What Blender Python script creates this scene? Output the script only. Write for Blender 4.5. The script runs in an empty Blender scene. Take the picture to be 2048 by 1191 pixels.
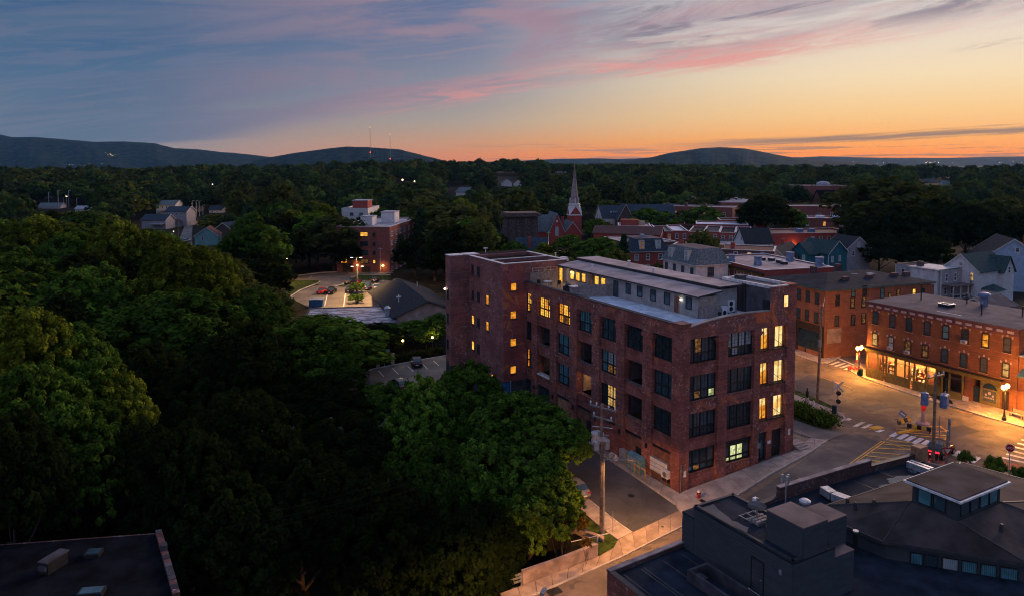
import bpy, math, random
import numpy as np
R = math.radians
sc = bpy.context.scene
col = sc.collection
# ------------------------------------------------------------------ camera
HC = 34.0; F = 1463.0; PX = 1024.0; PY = 422.0; PIT = R(3.8)
cd = bpy.data.cameras.new('camera'); cam = bpy.data.objects.new('camera', cd); col.objects.link(cam)
cam.location = (0, 0, HC); cam.rotation_euler = (math.pi / 2 - PIT, 0, 0)
cd.sensor_width = 36; cd.lens = 36 * F / 2048; cd.shift_y = -(595.5 - PY) / 2048
cd.clip_start = 0.5; cd.clip_end = 60000
sc.camera = cam
# ------------------------------------------------------------------ render
sc.render.engine = 'CYCLES'
cy = sc.cycles
cy.max_bounces = 5; cy.diffuse_bounces = 3; cy.glossy_bounces = 3; cy.transmission_bounces = 4
cy.transparent_max_bounces = 6; cy.volume_bounces = 0
cy.caustics_reflective = False; cy.caustics_refractive = False
cy.sample_clamp_indirect = 3.0; cy.filter_width = 1.1; cy.use_denoising = True
sc.view_settings.view_transform = 'Standard'; sc.view_settings.look = 'None'
sc.view_settings.gamma = 1.0; sc.view_settings.exposure = 0.0
sc.view_settings.use_curve_mapping = False
# ------------------------------------------------------------------ sky (dusk, sun just gone on the right)
SUN_AZ = 43.0; ZEN = (.22, .30, .53)
w = bpy.data.worlds.new('World'); sc.world = w; w.use_nodes = True
nt = w.node_tree; N = nt.nodes; L = nt.links
for n in list(N): N.remove(n)
class NT:
    """small node writing helper"""
    def __init__(s, tree): s.t = tree
    def new(s, typ, **kw):
        n = s.t.nodes.new(typ)
        for k, v in kw.items(): setattr(n, k, v)
        return n
    def put(s, sock, v):
        if isinstance(v, bpy.types.NodeSocket): s.t.links.new(v, sock)
        elif v is not None:
            if isinstance(v, (tuple, list)) and len(v) == 3 and sock.type == 'RGBA': v = (*v, 1)
            sock.default_value = v
    def m(s, op, a, b=None, c=None, clamp=False):
        n = s.new('ShaderNodeMath', operation=op); n.use_clamp = clamp
        for i, x in enumerate((a, b, c)):
            if x is not None: s.put(n.inputs[i], x)
        return n.outputs[0]
    def vm(s, op, a, b=None):
        n = s.new('ShaderNodeVectorMath', operation=op)
        s.put(n.inputs[0], a)
        if b is not None: s.put(n.inputs[1], b)
        return n.outputs['Value'] if op in ('DOT_PRODUCT', 'LENGTH') else n.outputs[0]
    def mix(s, f, a, b, mode='MIX'):
        n = s.new('ShaderNodeMix', data_type='RGBA', blend_type=mode)
        s.put(n.inputs[0], f); s.put(n.inputs[6], a); s.put(n.inputs[7], b)
        return n.outputs[2]
    def ss(s, x, a, b):
        n = s.new('ShaderNodeMapRange', interpolation_type='SMOOTHSTEP')
        s.put(n.inputs[0], x); n.inputs[1].default_value = a; n.inputs[2].default_value = b
        return n.outputs[0]
    def ramp(s, x, stops):
        n = s.new('ShaderNodeValToRGB'); cr = n.color_ramp
        s.put(n.inputs[0], x)
        while len(cr.elements) < len(stops): cr.elements.new(0.5)
        for e, (p, c) in zip(cr.elements, stops):
            e.position = p; e.color = (*c, 1)
        return n.outputs[0]
    def xyz(s, x, y, z):
        n = s.new('ShaderNodeCombineXYZ')
        s.put(n.inputs[0], x); s.put(n.inputs[1], y); s.put(n.inputs[2], z)
        return n.outputs[0]
    def sep(s, v):
        n = s.new('ShaderNodeSeparateXYZ'); s.put(n.inputs[0], v); return n.outputs
    def noise(s, v, scale=5, detail=4, rough=0.55, dist=0.0, color=False):
        n = s.new('ShaderNodeTexNoise')
        if v is not None: s.put(n.inputs['Vector'], v)
        n.inputs['Scale'].default_value = scale; n.inputs['Detail'].default_value = detail
        n.inputs['Roughness'].default_value = rough; n.inputs['Distortion'].default_value = dist
        return n.outputs['Color' if color else 'Fac']
def sky():
    k = NT(nt)
    d = k.new('ShaderNodeTexCoord').outputs['Generated']
    x, y, z = k.sep(d)
    hz = k.m('SQRT', k.m('ADD', k.m('MULTIPLY', x, x), k.m('ADD', k.m('MULTIPLY', y, y), 1e-6)))
    s = k.m('DIVIDE', k.m('ADD', k.m('MULTIPLY', x, math.sin(R(SUN_AZ))), k.m('MULTIPLY', y, math.cos(R(SUN_AZ)))), hz)
    e = k.m('MAXIMUM', z, 0.0)
    sq = k.m('SQRT', e)           # ramps run over sqrt(sin elevation)
    P = lambda v: math.sqrt(v)
    sun = k.ramp(sq, [(0, (.95, .22, .01)), (P(.013), (1.0, .31, .012)), (P(.03), (1.0, .43, .05)), (P(.06), (.97, .61, .22)),
                      (P(.105), (.93, .74, .47)), (P(.165), (.80, .70, .62)), (P(.22), (.62, .59, .60)), (P(.45), (.34, .38, .52)), (1, ZEN)])
    mid = k.ramp(sq, [(0, (.74, .19, .05)), (P(.012), (.73, .25, .07)), (P(.028), (.63, .31, .135)), (P(.055), (.46, .365, .275)),
                      (P(.095), (.31, .31, .345)), (P(.16), (.165, .21, .33)), (P(.22), (.115, .165, .30)), (P(.45), (.19, .24, .40)), (1, ZEN)])
    away = k.ramp(sq, [(0, (.34, .27, .26)), (P(.025), (.28, .265, .29)), (P(.05), (.19, .22, .285)), (P(.085), (.090, .160, .270)),
                       (P(.15), (.050, .118, .245)), (P(.22), (.046, .108, .24)), (P(.45), (.13, .19, .35)), (1, ZEN)])
    back = k.ramp(sq, [(0, (.22, .20, .31)), (P(.06), (.38, .32, .45)), (P(.2), (.34, .33, .49)), (P(.45), (.26, .32, .52)), (1, ZEN)])
    c = k.mix(k.ss(s, .02, -.75), away, back)
    c = k.mix(k.ss(s, .27, .84), c, mid)
    c = k.mix(k.ss(s, .66, .99), c, sun)
    az = k.m('DIVIDE', x, k.m('MAXIMUM', y, .02)); el = k.m('DIVIDE', z, hz); front = k.ss(y, .05, .4)
    # the cloud deck ends in a lower fringe that climbs towards the sunset; all streaks run along it
    fr = k.m('ADD', .093, k.m('SUBTRACT', k.m('MULTIPLY', az, .155), k.m('MULTIPLY', k.m('MULTIPLY', az, az), .1)))
    wob = k.m('MULTIPLY', k.m('SUBTRACT', k.noise(k.xyz(k.m('MULTIPLY', az, 2.2), k.m('MULTIPLY', el, 8.0), 3.1), 1.0, 4, .55), .5), .03)
    ab = k.m('ADD', k.m('SUBTRACT', el, fr), wob)
    tilt = lambda ka, kb, o, det=7, ro=.62, di=.5: k.noise(k.xyz(k.m('MULTIPLY', az, ka), k.m('MULTIPLY', k.m('SUBTRACT', el, k.m('MULTIPLY', az, .11)), kb), o), 1.0, det, ro, di)
    n1 = tilt(4.5, 60, .3, 9, .68, .9); n2 = tilt(2.0, 15, 4.7, 7, .6, 1.0); n3 = tilt(6.0, 75, 2.2, 9, .70, .9); n4 = tilt(3.2, 24, 9.1, 8, .64, 1.0)
    side = k.ss(az, -.35, .45)
    veil = k.m('MULTIPLY', k.ss(ab, -.006, .03), k.m('ADD', .10, k.m('MULTIPLY', k.ss(n2, .40, .57), .80)))
    veil = k.m('MULTIPLY', k.m('MULTIPLY', veil, front), k.m('SUBTRACT', 1.0, k.m('MULTIPLY', k.ss(az, .2, .6), .55)))
    vcol = k.mix(k.ss(az, -.60, .0), (.085, .145, .25), (.35, .235, .30)); vcol = k.mix(k.ss(az, .05, .55), vcol, (.36, .30, .35))
    c = k.mix(veil, c, vcol)
    # finer bright and pink streaks through the deck
    stk = k.m('MULTIPLY', k.m('MULTIPLY', k.ss(n1, .46, .60), k.ss(ab, -.012, .03)), k.m('MULTIPLY', front, k.m('ADD', .28, k.m('MULTIPLY', k.ss(az, -.45, .0), .34))))
    scol = k.mix(side, (.20, .195, .28), (.60, .37, .37))
    c = k.mix(k.m('MULTIPLY', stk, k.m('SUBTRACT', 1.0, k.m('MULTIPLY', k.ss(el, .13, .2), .4))), c, scol)
    # pink fringe lit from below
    fg = k.m('MULTIPLY', k.ss(ab, -.010, .004), k.m('SUBTRACT', 1.0, k.ss(ab, .006, .040)))
    fg = k.m('MULTIPLY', k.m('MULTIPLY', fg, k.ss(n3, .38, .58)), k.m('MULTIPLY', front, k.m('MULTIPLY', k.ss(az, -.42, .0), k.m('SUBTRACT', 1.0, k.m('MULTIPLY', k.ss(az, .25, .65), .85)))))
    c = k.mix(k.m('MULTIPLY', fg, .80), c, k.mix(k.ss(az, -.3, .1), (.40, .25, .26), (.78, .30, .27)))
    # grey purple clouds high over the sunset
    dk = k.m('MULTIPLY', k.ss(n4, .47, .59), k.m('MULTIPLY', k.ss(k.m('SUBTRACT', el, k.m('MULTIPLY', k.m('MAXIMUM', k.m('SUBTRACT', az, .3), 0.0), .06)), .142, .168), k.m('MULTIPLY', k.ss(az, .02, .22), front)))
    c = k.mix(k.m('MULTIPLY', dk, .82), c, (.21, .185, .245))
    ln = k.m('ABSOLUTE', k.m('SUBTRACT', el, k.m('ADD', .134, k.m('MULTIPLY', k.m('SUBTRACT', az, .65), .07))))
    c = k.mix(k.m('MULTIPLY', k.m('MULTIPLY', k.ss(ln, .007, .001), k.ss(n3, .42, .58)), k.m('MULTIPLY', k.ss(az, .58, .66), .6)), c, (.30, .25, .24))
    # dark bars low over the horizon
    bl = k.m('SUBTRACT', el, k.m('ADD', .0245, k.m('MULTIPLY', k.m('SUBTRACT', az, .312), .034)))
    n5 = k.noise(k.xyz(k.m('MULTIPLY', az, 7.0), k.m('MULTIPLY', bl, 260.0), 1.5), 1.0, 6, .66, .3)
    bar = k.m('MULTIPLY', k.ss(k.m('ABSOLUTE', k.m('ADD', bl, k.m('MULTIPLY', k.m('SUBTRACT', n5, .5), .014))), .0062, .0012), k.ss(az, .14, .38))
    n6 = k.noise(k.xyz(k.m('MULTIPLY', az, 6.0), k.m('MULTIPLY', el, 230.0), 7.7), 1.0, 5, .6, .2)
    bar2 = k.m('MULTIPLY', k.m('MULTIPLY', k.ss(n6, .52, .60), k.m('MULTIPLY', k.ss(el, .001, .006), k.ss(el, .030, .016))), k.ss(az, -.12, .04))
    bar = k.m('MULTIPLY', k.m('MAXIMUM', bar, k.m('MULTIPLY', bar2, .8)), k.m('MULTIPLY', front, .84))
    c = k.mix(bar, c, k.mix(k.ss(az, .1, .5), (.30, .19, .18), (.24, .155, .10)))
    c = k.mix(k.ss(z, 0.0, -.02), c, (.05, .05, .05))
    bg = k.new('ShaderNodeBackground'); k.put(bg.inputs[0], c); bg.inputs[1].default_value = 1.0
    out = k.new('ShaderNodeOutputWorld'); k.t.links.new(bg.outputs[0], out.inputs[0])
sky()
# the afterglow: one weak, very soft sun from the sunset side
sl = bpy.data.lights.new('sun', 'SUN'); so = bpy.data.objects.new('sun', sl); col.objects.link(so)
sl.energy = 2.6; sl.angle = R(24); sl.color = (1.0, .66, .52)
so.rotation_euler = (R(90 - 15), 0, R(180 - SUN_AZ)); so.location = (200, 200, 300)
# ------------------------------------------------------------------ projection helpers (photo pixel -> place on the ground)
SU, CU = math.sin(R(61.112)), math.cos(R(61.112))
C0 = (17.188, 73.421)
def smooth(t): t = min(1.0, max(0.0, t)); return t * t * (3 - 2 * t)
def uv_of(x, y): return ((x - C0[0]) * SU + (y - C0[1]) * CU, -(x - C0[0]) * CU + (y - C0[1]) * SU)
def xy_of(u, v): return (C0[0] + u * SU - v * CU, C0[1] + u * CU + v * SU)
def sclamp(x, a, b, r=3.0):
    lo = a + r * math.log1p(math.exp(min(50, (x - a) / r))) if (x - a) / r < 50 else x
    return b - r * math.log1p(math.exp(min(50, (b - lo) / r))) if (b - lo) / r < 50 else lo
def G(x, y):
    u, v = uv_of(x, y)
    k = .085 + (.03 - .085) * smooth((v + 3) / 8)
    z = k * sclamp(u, -24, 18, 1.5)
    d = math.hypot(x, y); a = math.degrees(math.atan2(x, max(y, 1)))
    amp = 17 - 7 * smooth((-9 - a) / 10) - 6 * smooth((a - 8) / 12)
    z += amp * smooth((d - 330) / 620) - (amp + 6) * smooth((d - 1150) / 900)
    z -= 5.5 * smooth((-12.5 - u) / 6) * smooth((26 - v) / 14) * smooth((v + 3.7) / 2.2)
    return z
def ray(px, py):
    r = (px - PX) / F; q = -(py - PY) / F
    return (r, math.cos(PIT) + q * math.sin(PIT), -math.sin(PIT) + q * math.cos(PIT))
def at(px, py, z):
    d = ray(px, py); t = (z - HC) / d[2]
    return (d[0] * t, d[1] * t, z)
def g(px, py, dz=0.0):
    z = 1.0
    for i in range(12):
        p = at(px, py, z + dz); z = G(p[0], p[1])
    return (p[0], p[1], z + dz)
def atd(px, py, d):
    r = ray(px, py); t = d / r[1]
    return (r[0] * t, r[1] * t, HC + r[2] * t)
# ------------------------------------------------------------------ mesh helpers
class MB:
    def __init__(s): s.v = []; s.f = []; s.m = []
    def poly(s, pts, m=0):
        i = len(s.v); s.v += [tuple(p) for p in pts]; s.f.append(tuple(range(i, i + len(pts)))); s.m.append(m); return s
    def box(s, x0, y0, z0, x1, y1, z1, m=0):
        x0, x1 = min(x0, x1), max(x0, x1); y0, y1 = min(y0, y1), max(y0, y1); z0, z1 = min(z0, z1), max(z0, z1)
        i = len(s.v)
        s.v += [(x0, y0, z0), (x1, y0, z0), (x1, y1, z0), (x0, y1, z0), (x0, y0, z1), (x1, y0, z1), (x1, y1, z1), (x0, y1, z1)]
        for q in ((0, 3, 2, 1), (4, 5, 6, 7), (0, 1, 5, 4), (1, 2, 6, 5), (2, 3, 7, 6), (3, 0, 4, 7)):
            s.f.append(tuple(i + a for a in q)); s.m.append(m)
        return s
    def prism(s, pts, z0, z1, m=0, mt=None):
        """pts: counter clockwise (x, y) or (x, y, zoff)"""
        n = len(pts); i = len(s.v)
        zo = [p[2] if len(p) > 2 else 0 for p in pts]
        s.v += [(p[0], p[1], z0 + o) for p, o in zip(pts, zo)] + [(p[0], p[1], z1 + o) for p, o in zip(pts, zo)]
        s.f.append(tuple(i + a for a in reversed(range(n)))); s.m.append(m)
        s.f.append(tuple(i + n + a for a in range(n))); s.m.append(m if mt is None else mt)
        for a in range(n):
            b = (a + 1) % n
            s.f.append((i + a, i + b, i + n + b, i + n + a)); s.m.append(m)
        return s
    def tube(s, p, q, r0, r1=None, n=8, m=0, cap=True):
        r1 = r0 if r1 is None else r1
        p = np.array(p, float); q = np.array(q, float); d = q - p; d /= max(1e-9, np.linalg.norm(d))
        a = np.cross(d, (0, 0, 1) if abs(d[2]) < .9 else (1, 0, 0)); a /= np.linalg.norm(a); b = np.cross(d, a)
        i = len(s.v)
        for c, r in ((p, r0), (q, r1)):
            for j in range(n):
                t = 2 * math.pi * j / n
                s.v.append(tuple(c + r * (math.cos(t) * a + math.sin(t) * b)))
        for j in range(n):
            k = (j + 1) % n
            s.f.append((i + k, i + j, i + n + j, i + n + k)); s.m.append(m)
        if cap:
            s.f.append(tuple(i + j for j in range(n))); s.m.append(m)
            s.f.append(tuple(i + n + j for j in reversed(range(n)))); s.m.append(m)
        return s
    def lathe(s, prof, cx=0, cy=0, n=12, m=0):
        """prof: list of (r, z) bottom to top"""
        i = len(s.v)
        for r, z in prof:
            for j in range(n):
                t = 2 * math.pi * j / n; s.v.append((cx + r * math.cos(t), cy + r * math.sin(t), z))
        for k in range(len(prof) - 1):
            for j in range(n):
                l = (j + 1) % n
                s.f.append((i + k * n + j, i + k * n + l, i + (k + 1) * n + l, i + (k + 1) * n + j)); s.m.append(m)
        s.f.append(tuple(i + j for j in reversed(range(n)))); s.m.append(m)
        s.f.append(tuple(i + (len(prof) - 1) * n + j for j in range(n))); s.m.append(m)
        return s
    def ball(s, c, r, n=10, m=0, sq=(1, 1, 1)):
        i = len(s.v); k = n // 2
        for a in range(1, k):
            t = math.pi * a / k
            for j in range(n):
                u = 2 * math.pi * j / n
                s.v.append((c[0] + r * sq[0] * math.sin(t) * math.cos(u), c[1] + r * sq[1] * math.sin(t) * math.sin(u), c[2] - r * sq[2] * math.cos(t)))
        s.v += [(c[0], c[1], c[2] - r * sq[2]), (c[0], c[1], c[2] + r * sq[2])]; b, t_ = len(s.v) - 2, len(s.v) - 1
        for a in range(k - 2):
            for j in range(n):
                l = (j + 1) % n
                s.f.append((i + a * n + j, i + a * n + l, i + (a + 1) * n + l, i + (a + 1) * n + j)); s.m.append(m)
        for j in range(n):
            l = (j + 1) % n
            s.f.append((b, i + l, i + j)); s.m.append(m)
            s.f.append((i + (k - 2) * n + j, i + (k - 2) * n + l, t_)); s.m.append(m)
        return s
    def mesh(s, name, mats, shade=False):
        me = bpy.data.meshes.new(name); me.from_pydata(s.v, [], s.f)
        for x in (mats if isinstance(mats, (list, tuple)) else [mats]): me.materials.append(x)
        if any(s.m): me.polygons.foreach_set('material_index', s.m)
        if shade: me.polygons.foreach_set('use_smooth', [True] * len(s.f))
        me.update(); return me
    def build(s, name, mats, parent=None, loc=(0, 0, 0), rz=0.0, shade=False, **kw):
        return obj(name, s.mesh(name, mats, shade), parent, loc, rz, **kw)
def obj(name, me, parent=None, loc=(0, 0, 0), rz=0.0, **kw):
    o = bpy.data.objects.new(name, me); col.objects.link(o); o.location = loc
    if rz: o.rotation_euler = (0, 0, rz)
    if parent is not None: o.parent = parent
    for k, v in kw.items(): o[k] = v
    return o
def thing(name, label, cat, loc=(0, 0, 0), rz=0.0, group=None):
    o = obj(name, None, None, loc, rz, label=label, category=cat)
    o.empty_display_size = 0.3
    if group: o['group'] = group
    return o
CACHE = {}
def cached(key, fn):
    if key not in CACHE: CACHE[key] = fn()
    return CACHE[key]
def sheet(name, pts, mat, dz, step=2.0, parent=None, **kw):
    """flat polygon (x, y) draped on the ground at height dz above it"""
    import bmesh
    bm = bmesh.new()
    f = bm.faces.new([bm.verts.new((p[0], p[1], 0)) for p in pts])
    if f.normal.z < 0 or True:
        bm.normal_update()
    xs = [p[0] for p in pts]; ys = [p[1] for p in pts]
    for ax, lo, hi in ((0, min(xs), max(xs)), (1, min(ys), max(ys))):
        t = math.floor(lo / step) * step + step
        while t < hi:
            co = (t, 0, 0) if ax == 0 else (0, t, 0); no = (1, 0, 0) if ax == 0 else (0, 1, 0)
            bmesh.ops.bisect_plane(bm, geom=bm.verts[:] + bm.edges[:] + bm.faces[:], dist=1e-5, plane_co=co, plane_no=no)
            t += step
    bmesh.ops.triangulate(bm, faces=bm.faces[:])
    for v in bm.verts: v.co.z = G(v.co.x, v.co.y) + dz
    bm.normal_update()
    for fc in bm.faces:
        if fc.normal.z < 0: fc.normal_flip()
    me = bpy.data.meshes.new(name); bm.to_mesh(me); bm.free(); me.materials.append(mat)
    return obj(name, me, parent, **kw)
# ------------------------------------------------------------------ materials
def mat_base(name):
    m = bpy.data.materials.new(name); m.use_nodes = True; t = m.node_tree
    for n in list(t.nodes): t.nodes.remove(n)
    k = NT(t); b = k.new('ShaderNodeBsdfPrincipled'); o = k.new('ShaderNodeOutputMaterial')
    t.links.new(b.outputs[0], o.inputs[0])
    return m, k, b
def wall_vec(k):
    """(along the wall, height, 0) for walls that follow the local axes"""
    x, y, z = k.sep(k.new('ShaderNodeTexCoord').outputs['Object'])
    return k.xyz(k.m('ADD', x, y), z, k.m('SUBTRACT', x, y)), (x, y, z)
def plain(name, c, rough=.75, var=.18, scale=1.2, metal=0.0, spec=.3, bump=0.0, grime=None, detail=5):
    m, k, b = mat_base(name)
    v = k.new('ShaderNodeTexCoord').outputs['Object']
    v = k.vm('ADD', v, k.xyz(k.m('MULTIPLY', k.new('ShaderNodeObjectInfo').outputs['Random'], 60.0), 0.0, 0.0))
    n = k.noise(v, scale, detail, .6)
    c2 = tuple(x * (1 - var * 2) for x in c); c3 = tuple(min(1, x * (1 + var * 1.6)) for x in c)
    cc = k.mix(k.ss(n, .3, .72), c2, c3)
    if grime:
        n2 = k.noise(v, scale * .23, 4, .6)
        cc = k.mix(k.m('MULTIPLY', k.ss(n2, .5, .68), .8), cc, grime)
    k.put(b.inputs['Base Color'], cc)
    b.inputs['Roughness'].default_value = rough; b.inputs['Metallic'].default_value = metal
    b.inputs['Specular IOR Level'].default_value = spec
    if bump:
        bp = k.new('ShaderNodeBump'); bp.inputs['Strength'].default_value = bump; bp.inputs['Distance'].default_value = .05
        k.put(bp.inputs['Height'], k.noise(v, scale * 8, 4, .6)); k.t.links.new(bp.outputs[0], b.inputs['Normal'])
    return m
def brick(name, c, c2, mortar, patch=None, pale=None, bw=.215, bh=.075, patchy=.45, fade=0.35):
    m, k, b = mat_base(name)
    v, (x, y, z) = wall_vec(k)
    t = k.new('ShaderNodeTexBrick'); k.put(t.inputs['Vector'], v)
    t.inputs['Scale'].default_value = 1.0; t.inputs['Brick Width'].default_value = bw; t.inputs['Row Height'].default_value = bh
    t.inputs['Mortar Size'].default_value = .008; t.inputs['Mortar Smooth'].default_value = .3; t.inputs['Bias'].default_value = -.1
    k.put(t.inputs['Color1'], c); k.put(t.inputs['Color2'], c2); k.put(t.inputs['Mortar'], mortar)
    cc = t.outputs['Color']
    obv = k.new('ShaderNodeTexCoord').outputs['Object']
    n = k.noise(obv, .55, 6, .65)
    cc = k.mix(k.ss(n, .38, .72), k.mix(fade, cc, (0, 0, 0)), cc)
    hv = k.noise(k.xyz(k.m('MULTIPLY', k.m('ADD', x, y), 1.4), k.m('MULTIPLY', z, .28), k.m('SUBTRACT', x, y)), 1.0, 4, .6)
    cc = k.mix(k.m('MULTIPLY', k.ss(hv, .52, .70), .38), cc, k.mix(.6, cc, (.03, .02, .02)))      # soot washed down the face
    # course to course tone, like sooty and washed rows
    rows = k.noise(k.xyz(k.m('MULTIPLY', k.m('ADD', x, y), .25), k.m('MULTIPLY', z, 6.0), 0.0), 1.0, 3, .6)
    cc = k.mix(k.m('MULTIPLY', k.ss(rows, .45, .75), .35), cc, tuple(min(1, a * 1.5) for a in c2))
    if patch:
        n2 = k.noise(obv, .33, 5, .6, .8)
        cc = k.mix(k.m('MULTIPLY', k.ss(n2, .58, .64), patchy), cc, patch)
    if pale:
        n3 = k.noise(obv, 3.2, 5, .7, .4); n4 = k.noise(obv, .3, 3, .5)
        cc = k.mix(k.m('MULTIPLY', k.m('MULTIPLY', k.ss(n3, .54, .66), k.ss(n4, .40, .60)), .8), cc, pale)
    k.put(b.inputs['Base Color'], cc); b.inputs['Roughness'].default_value = .88; b.inputs['Specular IOR Level'].default_value = .2
    bp = k.new('ShaderNodeBump'); bp.inputs['Strength'].default_value = .5; bp.inputs['Distance'].default_value = .02
    k.put(bp.inputs['Height'], k.m('SUBTRACT', n, t.outputs['Fac'])); k.t.links.new(bp.outputs[0], b.inputs['Normal'])
    return m
def lapped(name, c, pitch=.11, rough=.7, dark=.55):
    """painted clapboard: a thin shadow gap relief every board"""
    m, k, b = mat_base(name)
    v, (x, y, z) = wall_vec(k)
    f = k.m('FRACT', k.m('DIVIDE', z, pitch))
    n = k.noise(v, .8, 5, .6)
    cc = k.mix(k.ss(n, .3, .7), tuple(a * .8 for a in c), tuple(min(1, a * 1.08) for a in c))
    k.put(b.inputs['Base Color'], cc); b.inputs['Roughness'].default_value = rough; b.inputs['Specular IOR Level'].default_value = .25
    bp = k.new('ShaderNodeBump'); bp.inputs['Strength'].default_value = 1.0; bp.inputs['Distance'].default_value = .03
    k.put(bp.inputs['Height'], k.m('SUBTRACT', 1.0, f)); k.t.links.new(bp.outputs[0], b.inputs['Normal'])
    return m
def glow(name, c, strength, var=.5, scale=1.6, dark=None):
    """a lit window or lamp: it gives off light"""
    m, k, b = mat_base(name)
    v = k.new('ShaderNodeTexCoord').outputs['Object']
    inf = k.new('ShaderNodeObjectInfo')
    vv = k.vm('ADD', v, k.xyz(k.m('MULTIPLY', inf.outputs['Random'], 40.0), 0.0, 0.0))
    n = k.noise(vv, scale, 3, .6)
    lo = dark if dark else tuple(a * (1 - var) for a in c)
    cc = k.mix(k.ss(n, .33, .62), lo, c)
    vo = k.new('ShaderNodeTexVoronoi', feature='F1', distance='CHEBYCHEV'); vo.inputs['Scale'].default_value = scale * 1.7; k.put(vo.inputs['Vector'], k.vm('MULTIPLY', vv, (1.0, 1.0, 1.4)))
    if strength < 2: cc = k.mix(k.m('MULTIPLY', k.ss(k.sep(vo.outputs['Color'])[0], .45, .85), .62), cc, tuple(a * .5 for a in lo))      # furniture, blinds, corners of the room
    k.put(b.inputs['Base Color'], (.02, .02, .02)); b.inputs['Roughness'].default_value = .2
    k.put(b.inputs['Emission Color'], cc); b.inputs['Emission Strength'].default_value = strength
    return m
def glass(name, c, rough=.06, var=.5, scale=1.1):
    m, k, b = mat_base(name)
    v = k.new('ShaderNodeTexCoord').outputs['Object']
    inf = k.new('ShaderNodeObjectInfo')
    vv = k.vm('ADD', v, k.xyz(k.m('MULTIPLY', inf.outputs['Random'], 40.0), 0.0, 0.0))
    cc = k.mix(k.ss(k.noise(vv, scale, 3, .6), .3, .7), tuple(a * (1 - var) for a in c), c)
    k.put(b.inputs['Base Color'], cc); b.inputs['Roughness'].default_value = rough; b.inputs['Specular IOR Level'].default_value = .85
    bp = k.new('ShaderNodeBump'); bp.inputs['Strength'].default_value = .15; bp.inputs['Distance'].default_value = .02
    k.put(bp.inputs['Height'], k.noise(vv, .9, 2, .5)); k.t.links.new(bp.outputs[0], b.inputs['Normal'])
    return m
def leaf(name, c1, c2):
    m, k, b = mat_base(name)
    at_ = k.new('ShaderNodeAttribute', attribute_name='tint'); inf = k.new('ShaderNodeObjectInfo')
    cc = k.mix(at_.outputs['Fac'], c1, c2)
    cc = k.mix(k.m('MULTIPLY', k.m('POWER', inf.outputs['Random'], 1.4), .75), cc, tuple(a * .7 for a in c1))
    tr = k.new('ShaderNodeBsdfTranslucent'); mx = k.new('ShaderNodeMixShader'); mx.inputs[0].default_value = .28
    k.put(b.inputs['Base Color'], cc); b.inputs['Roughness'].default_value = .8; b.inputs['Specular IOR Level'].default_value = 0.0
    k.put(tr.inputs[0], k.mix(.5, cc, (.10, .13, .02)))
    o = [n for n in k.t.nodes if n.type == 'OUTPUT_MATERIAL'][0]
    k.t.links.new(b.outputs[0], mx.inputs[1]); k.t.links.new(tr.outputs[0], mx.inputs[2]); k.t.links.new(mx.outputs[0], o.inputs[0])
    return m
def asphalt(name, c, crack=.6, patch=None, wet=.0):
    m, k, b = mat_base(name)
    v = k.new('ShaderNodeTexCoord').outputs['Object']
    n = k.noise(v, .18, 6, .62); n2 = k.noise(v, 3.0, 5, .7); n3 = k.noise(k.vm('MULTIPLY', v, (.35, .35, .35)), .9, 3, .5, 1.5)
    cc = k.mix(k.ss(n, .35, .68), tuple(a * .68 for a in c), tuple(a * 1.25 for a in c))
    cc = k.mix(k.m('MULTIPLY', k.ss(n2, .35, .7), .3), cc, tuple(a * .6 for a in c))
    if patch: cc = k.mix(k.m('MULTIPLY', k.ss(n3, .57, .6), .75), cc, patch)
    vo = k.new('ShaderNodeTexVoronoi', feature='DISTANCE_TO_EDGE'); vo.inputs['Scale'].default_value = .17
    k.put(vo.inputs['Vector'], k.vm('ADD', v, k.vm('MULTIPLY', k.noise(v, .5, 4, .6, 0, True), (3.0, 3.0, 0.0))))
    cc = k.mix(k.m('MULTIPLY', k.ss(vo.outputs['Distance'], .012, .004), crack), cc, tuple(a * .35 for a in c))
    k.put(b.inputs['Base Color'], cc); b.inputs['Specular IOR Level'].default_value = .35
    k.put(b.inputs['Roughness'], k.m('SUBTRACT', .8, k.m('MULTIPLY', k.ss(n, .4, .65), .2 + wet)))
    bp = k.new('ShaderNodeBump'); bp.inputs['Strength'].default_value = .3; bp.inputs['Distance'].default_value = .02
    k.put(bp.inputs['Height'], k.noise(v, 14, 3, .6)); k.t.links.new(bp.outputs[0], b.inputs['Normal'])
    return m
M = {}
M['brick_main'] = brick('brick_main', (.32, .100, .085), (.44, .155, .125), (.29, .19, .175), (.55, .17, .075), (.62, .44, .42), patchy=.55, fade=.5)
M['brick_top'] = brick('brick_top', (0.294, 0.119, 0.105), (0.364, 0.14, 0.119), (0.224, 0.154, 0.14), (0.63, 0.168, 0.063), (0.672, 0.56, 0.532), patchy=.85)
M['brick_tower'] = brick('brick_tower', (.33, .118, .108), (.43, .160, .142), (.28, .19, .185), (.42, .16, .12), (.62, .47, .48), fade=.4)
M['brick_face'] = brick('brick_face', (0.378, 0.084, 0.077), (0.462, 0.105, 0.084), (0.266, 0.168, 0.168), (0.672, 0.238, 0.056), (0.42, 0.308, 0.56), patchy=.6)
M['brick_row'] = brick('brick_row', (.265, .092, .045), (.33, .118, .055), (.24, .15, .10), (.30, .10, .05), None, fade=.35)
M['brick_hip'] = brick('brick_hip', (.32, .125, .075), (.38, .155, .095), (.27, .18, .13), (.33, .13, .08), None, fade=.3)
M['brick_red'] = brick('brick_red', (0.378, 0.063, 0.049), (0.448, 0.084, 0.063), (0.28, 0.14, 0.126), None, (0.42, 0.224, 0.196), fade=.25)
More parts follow.
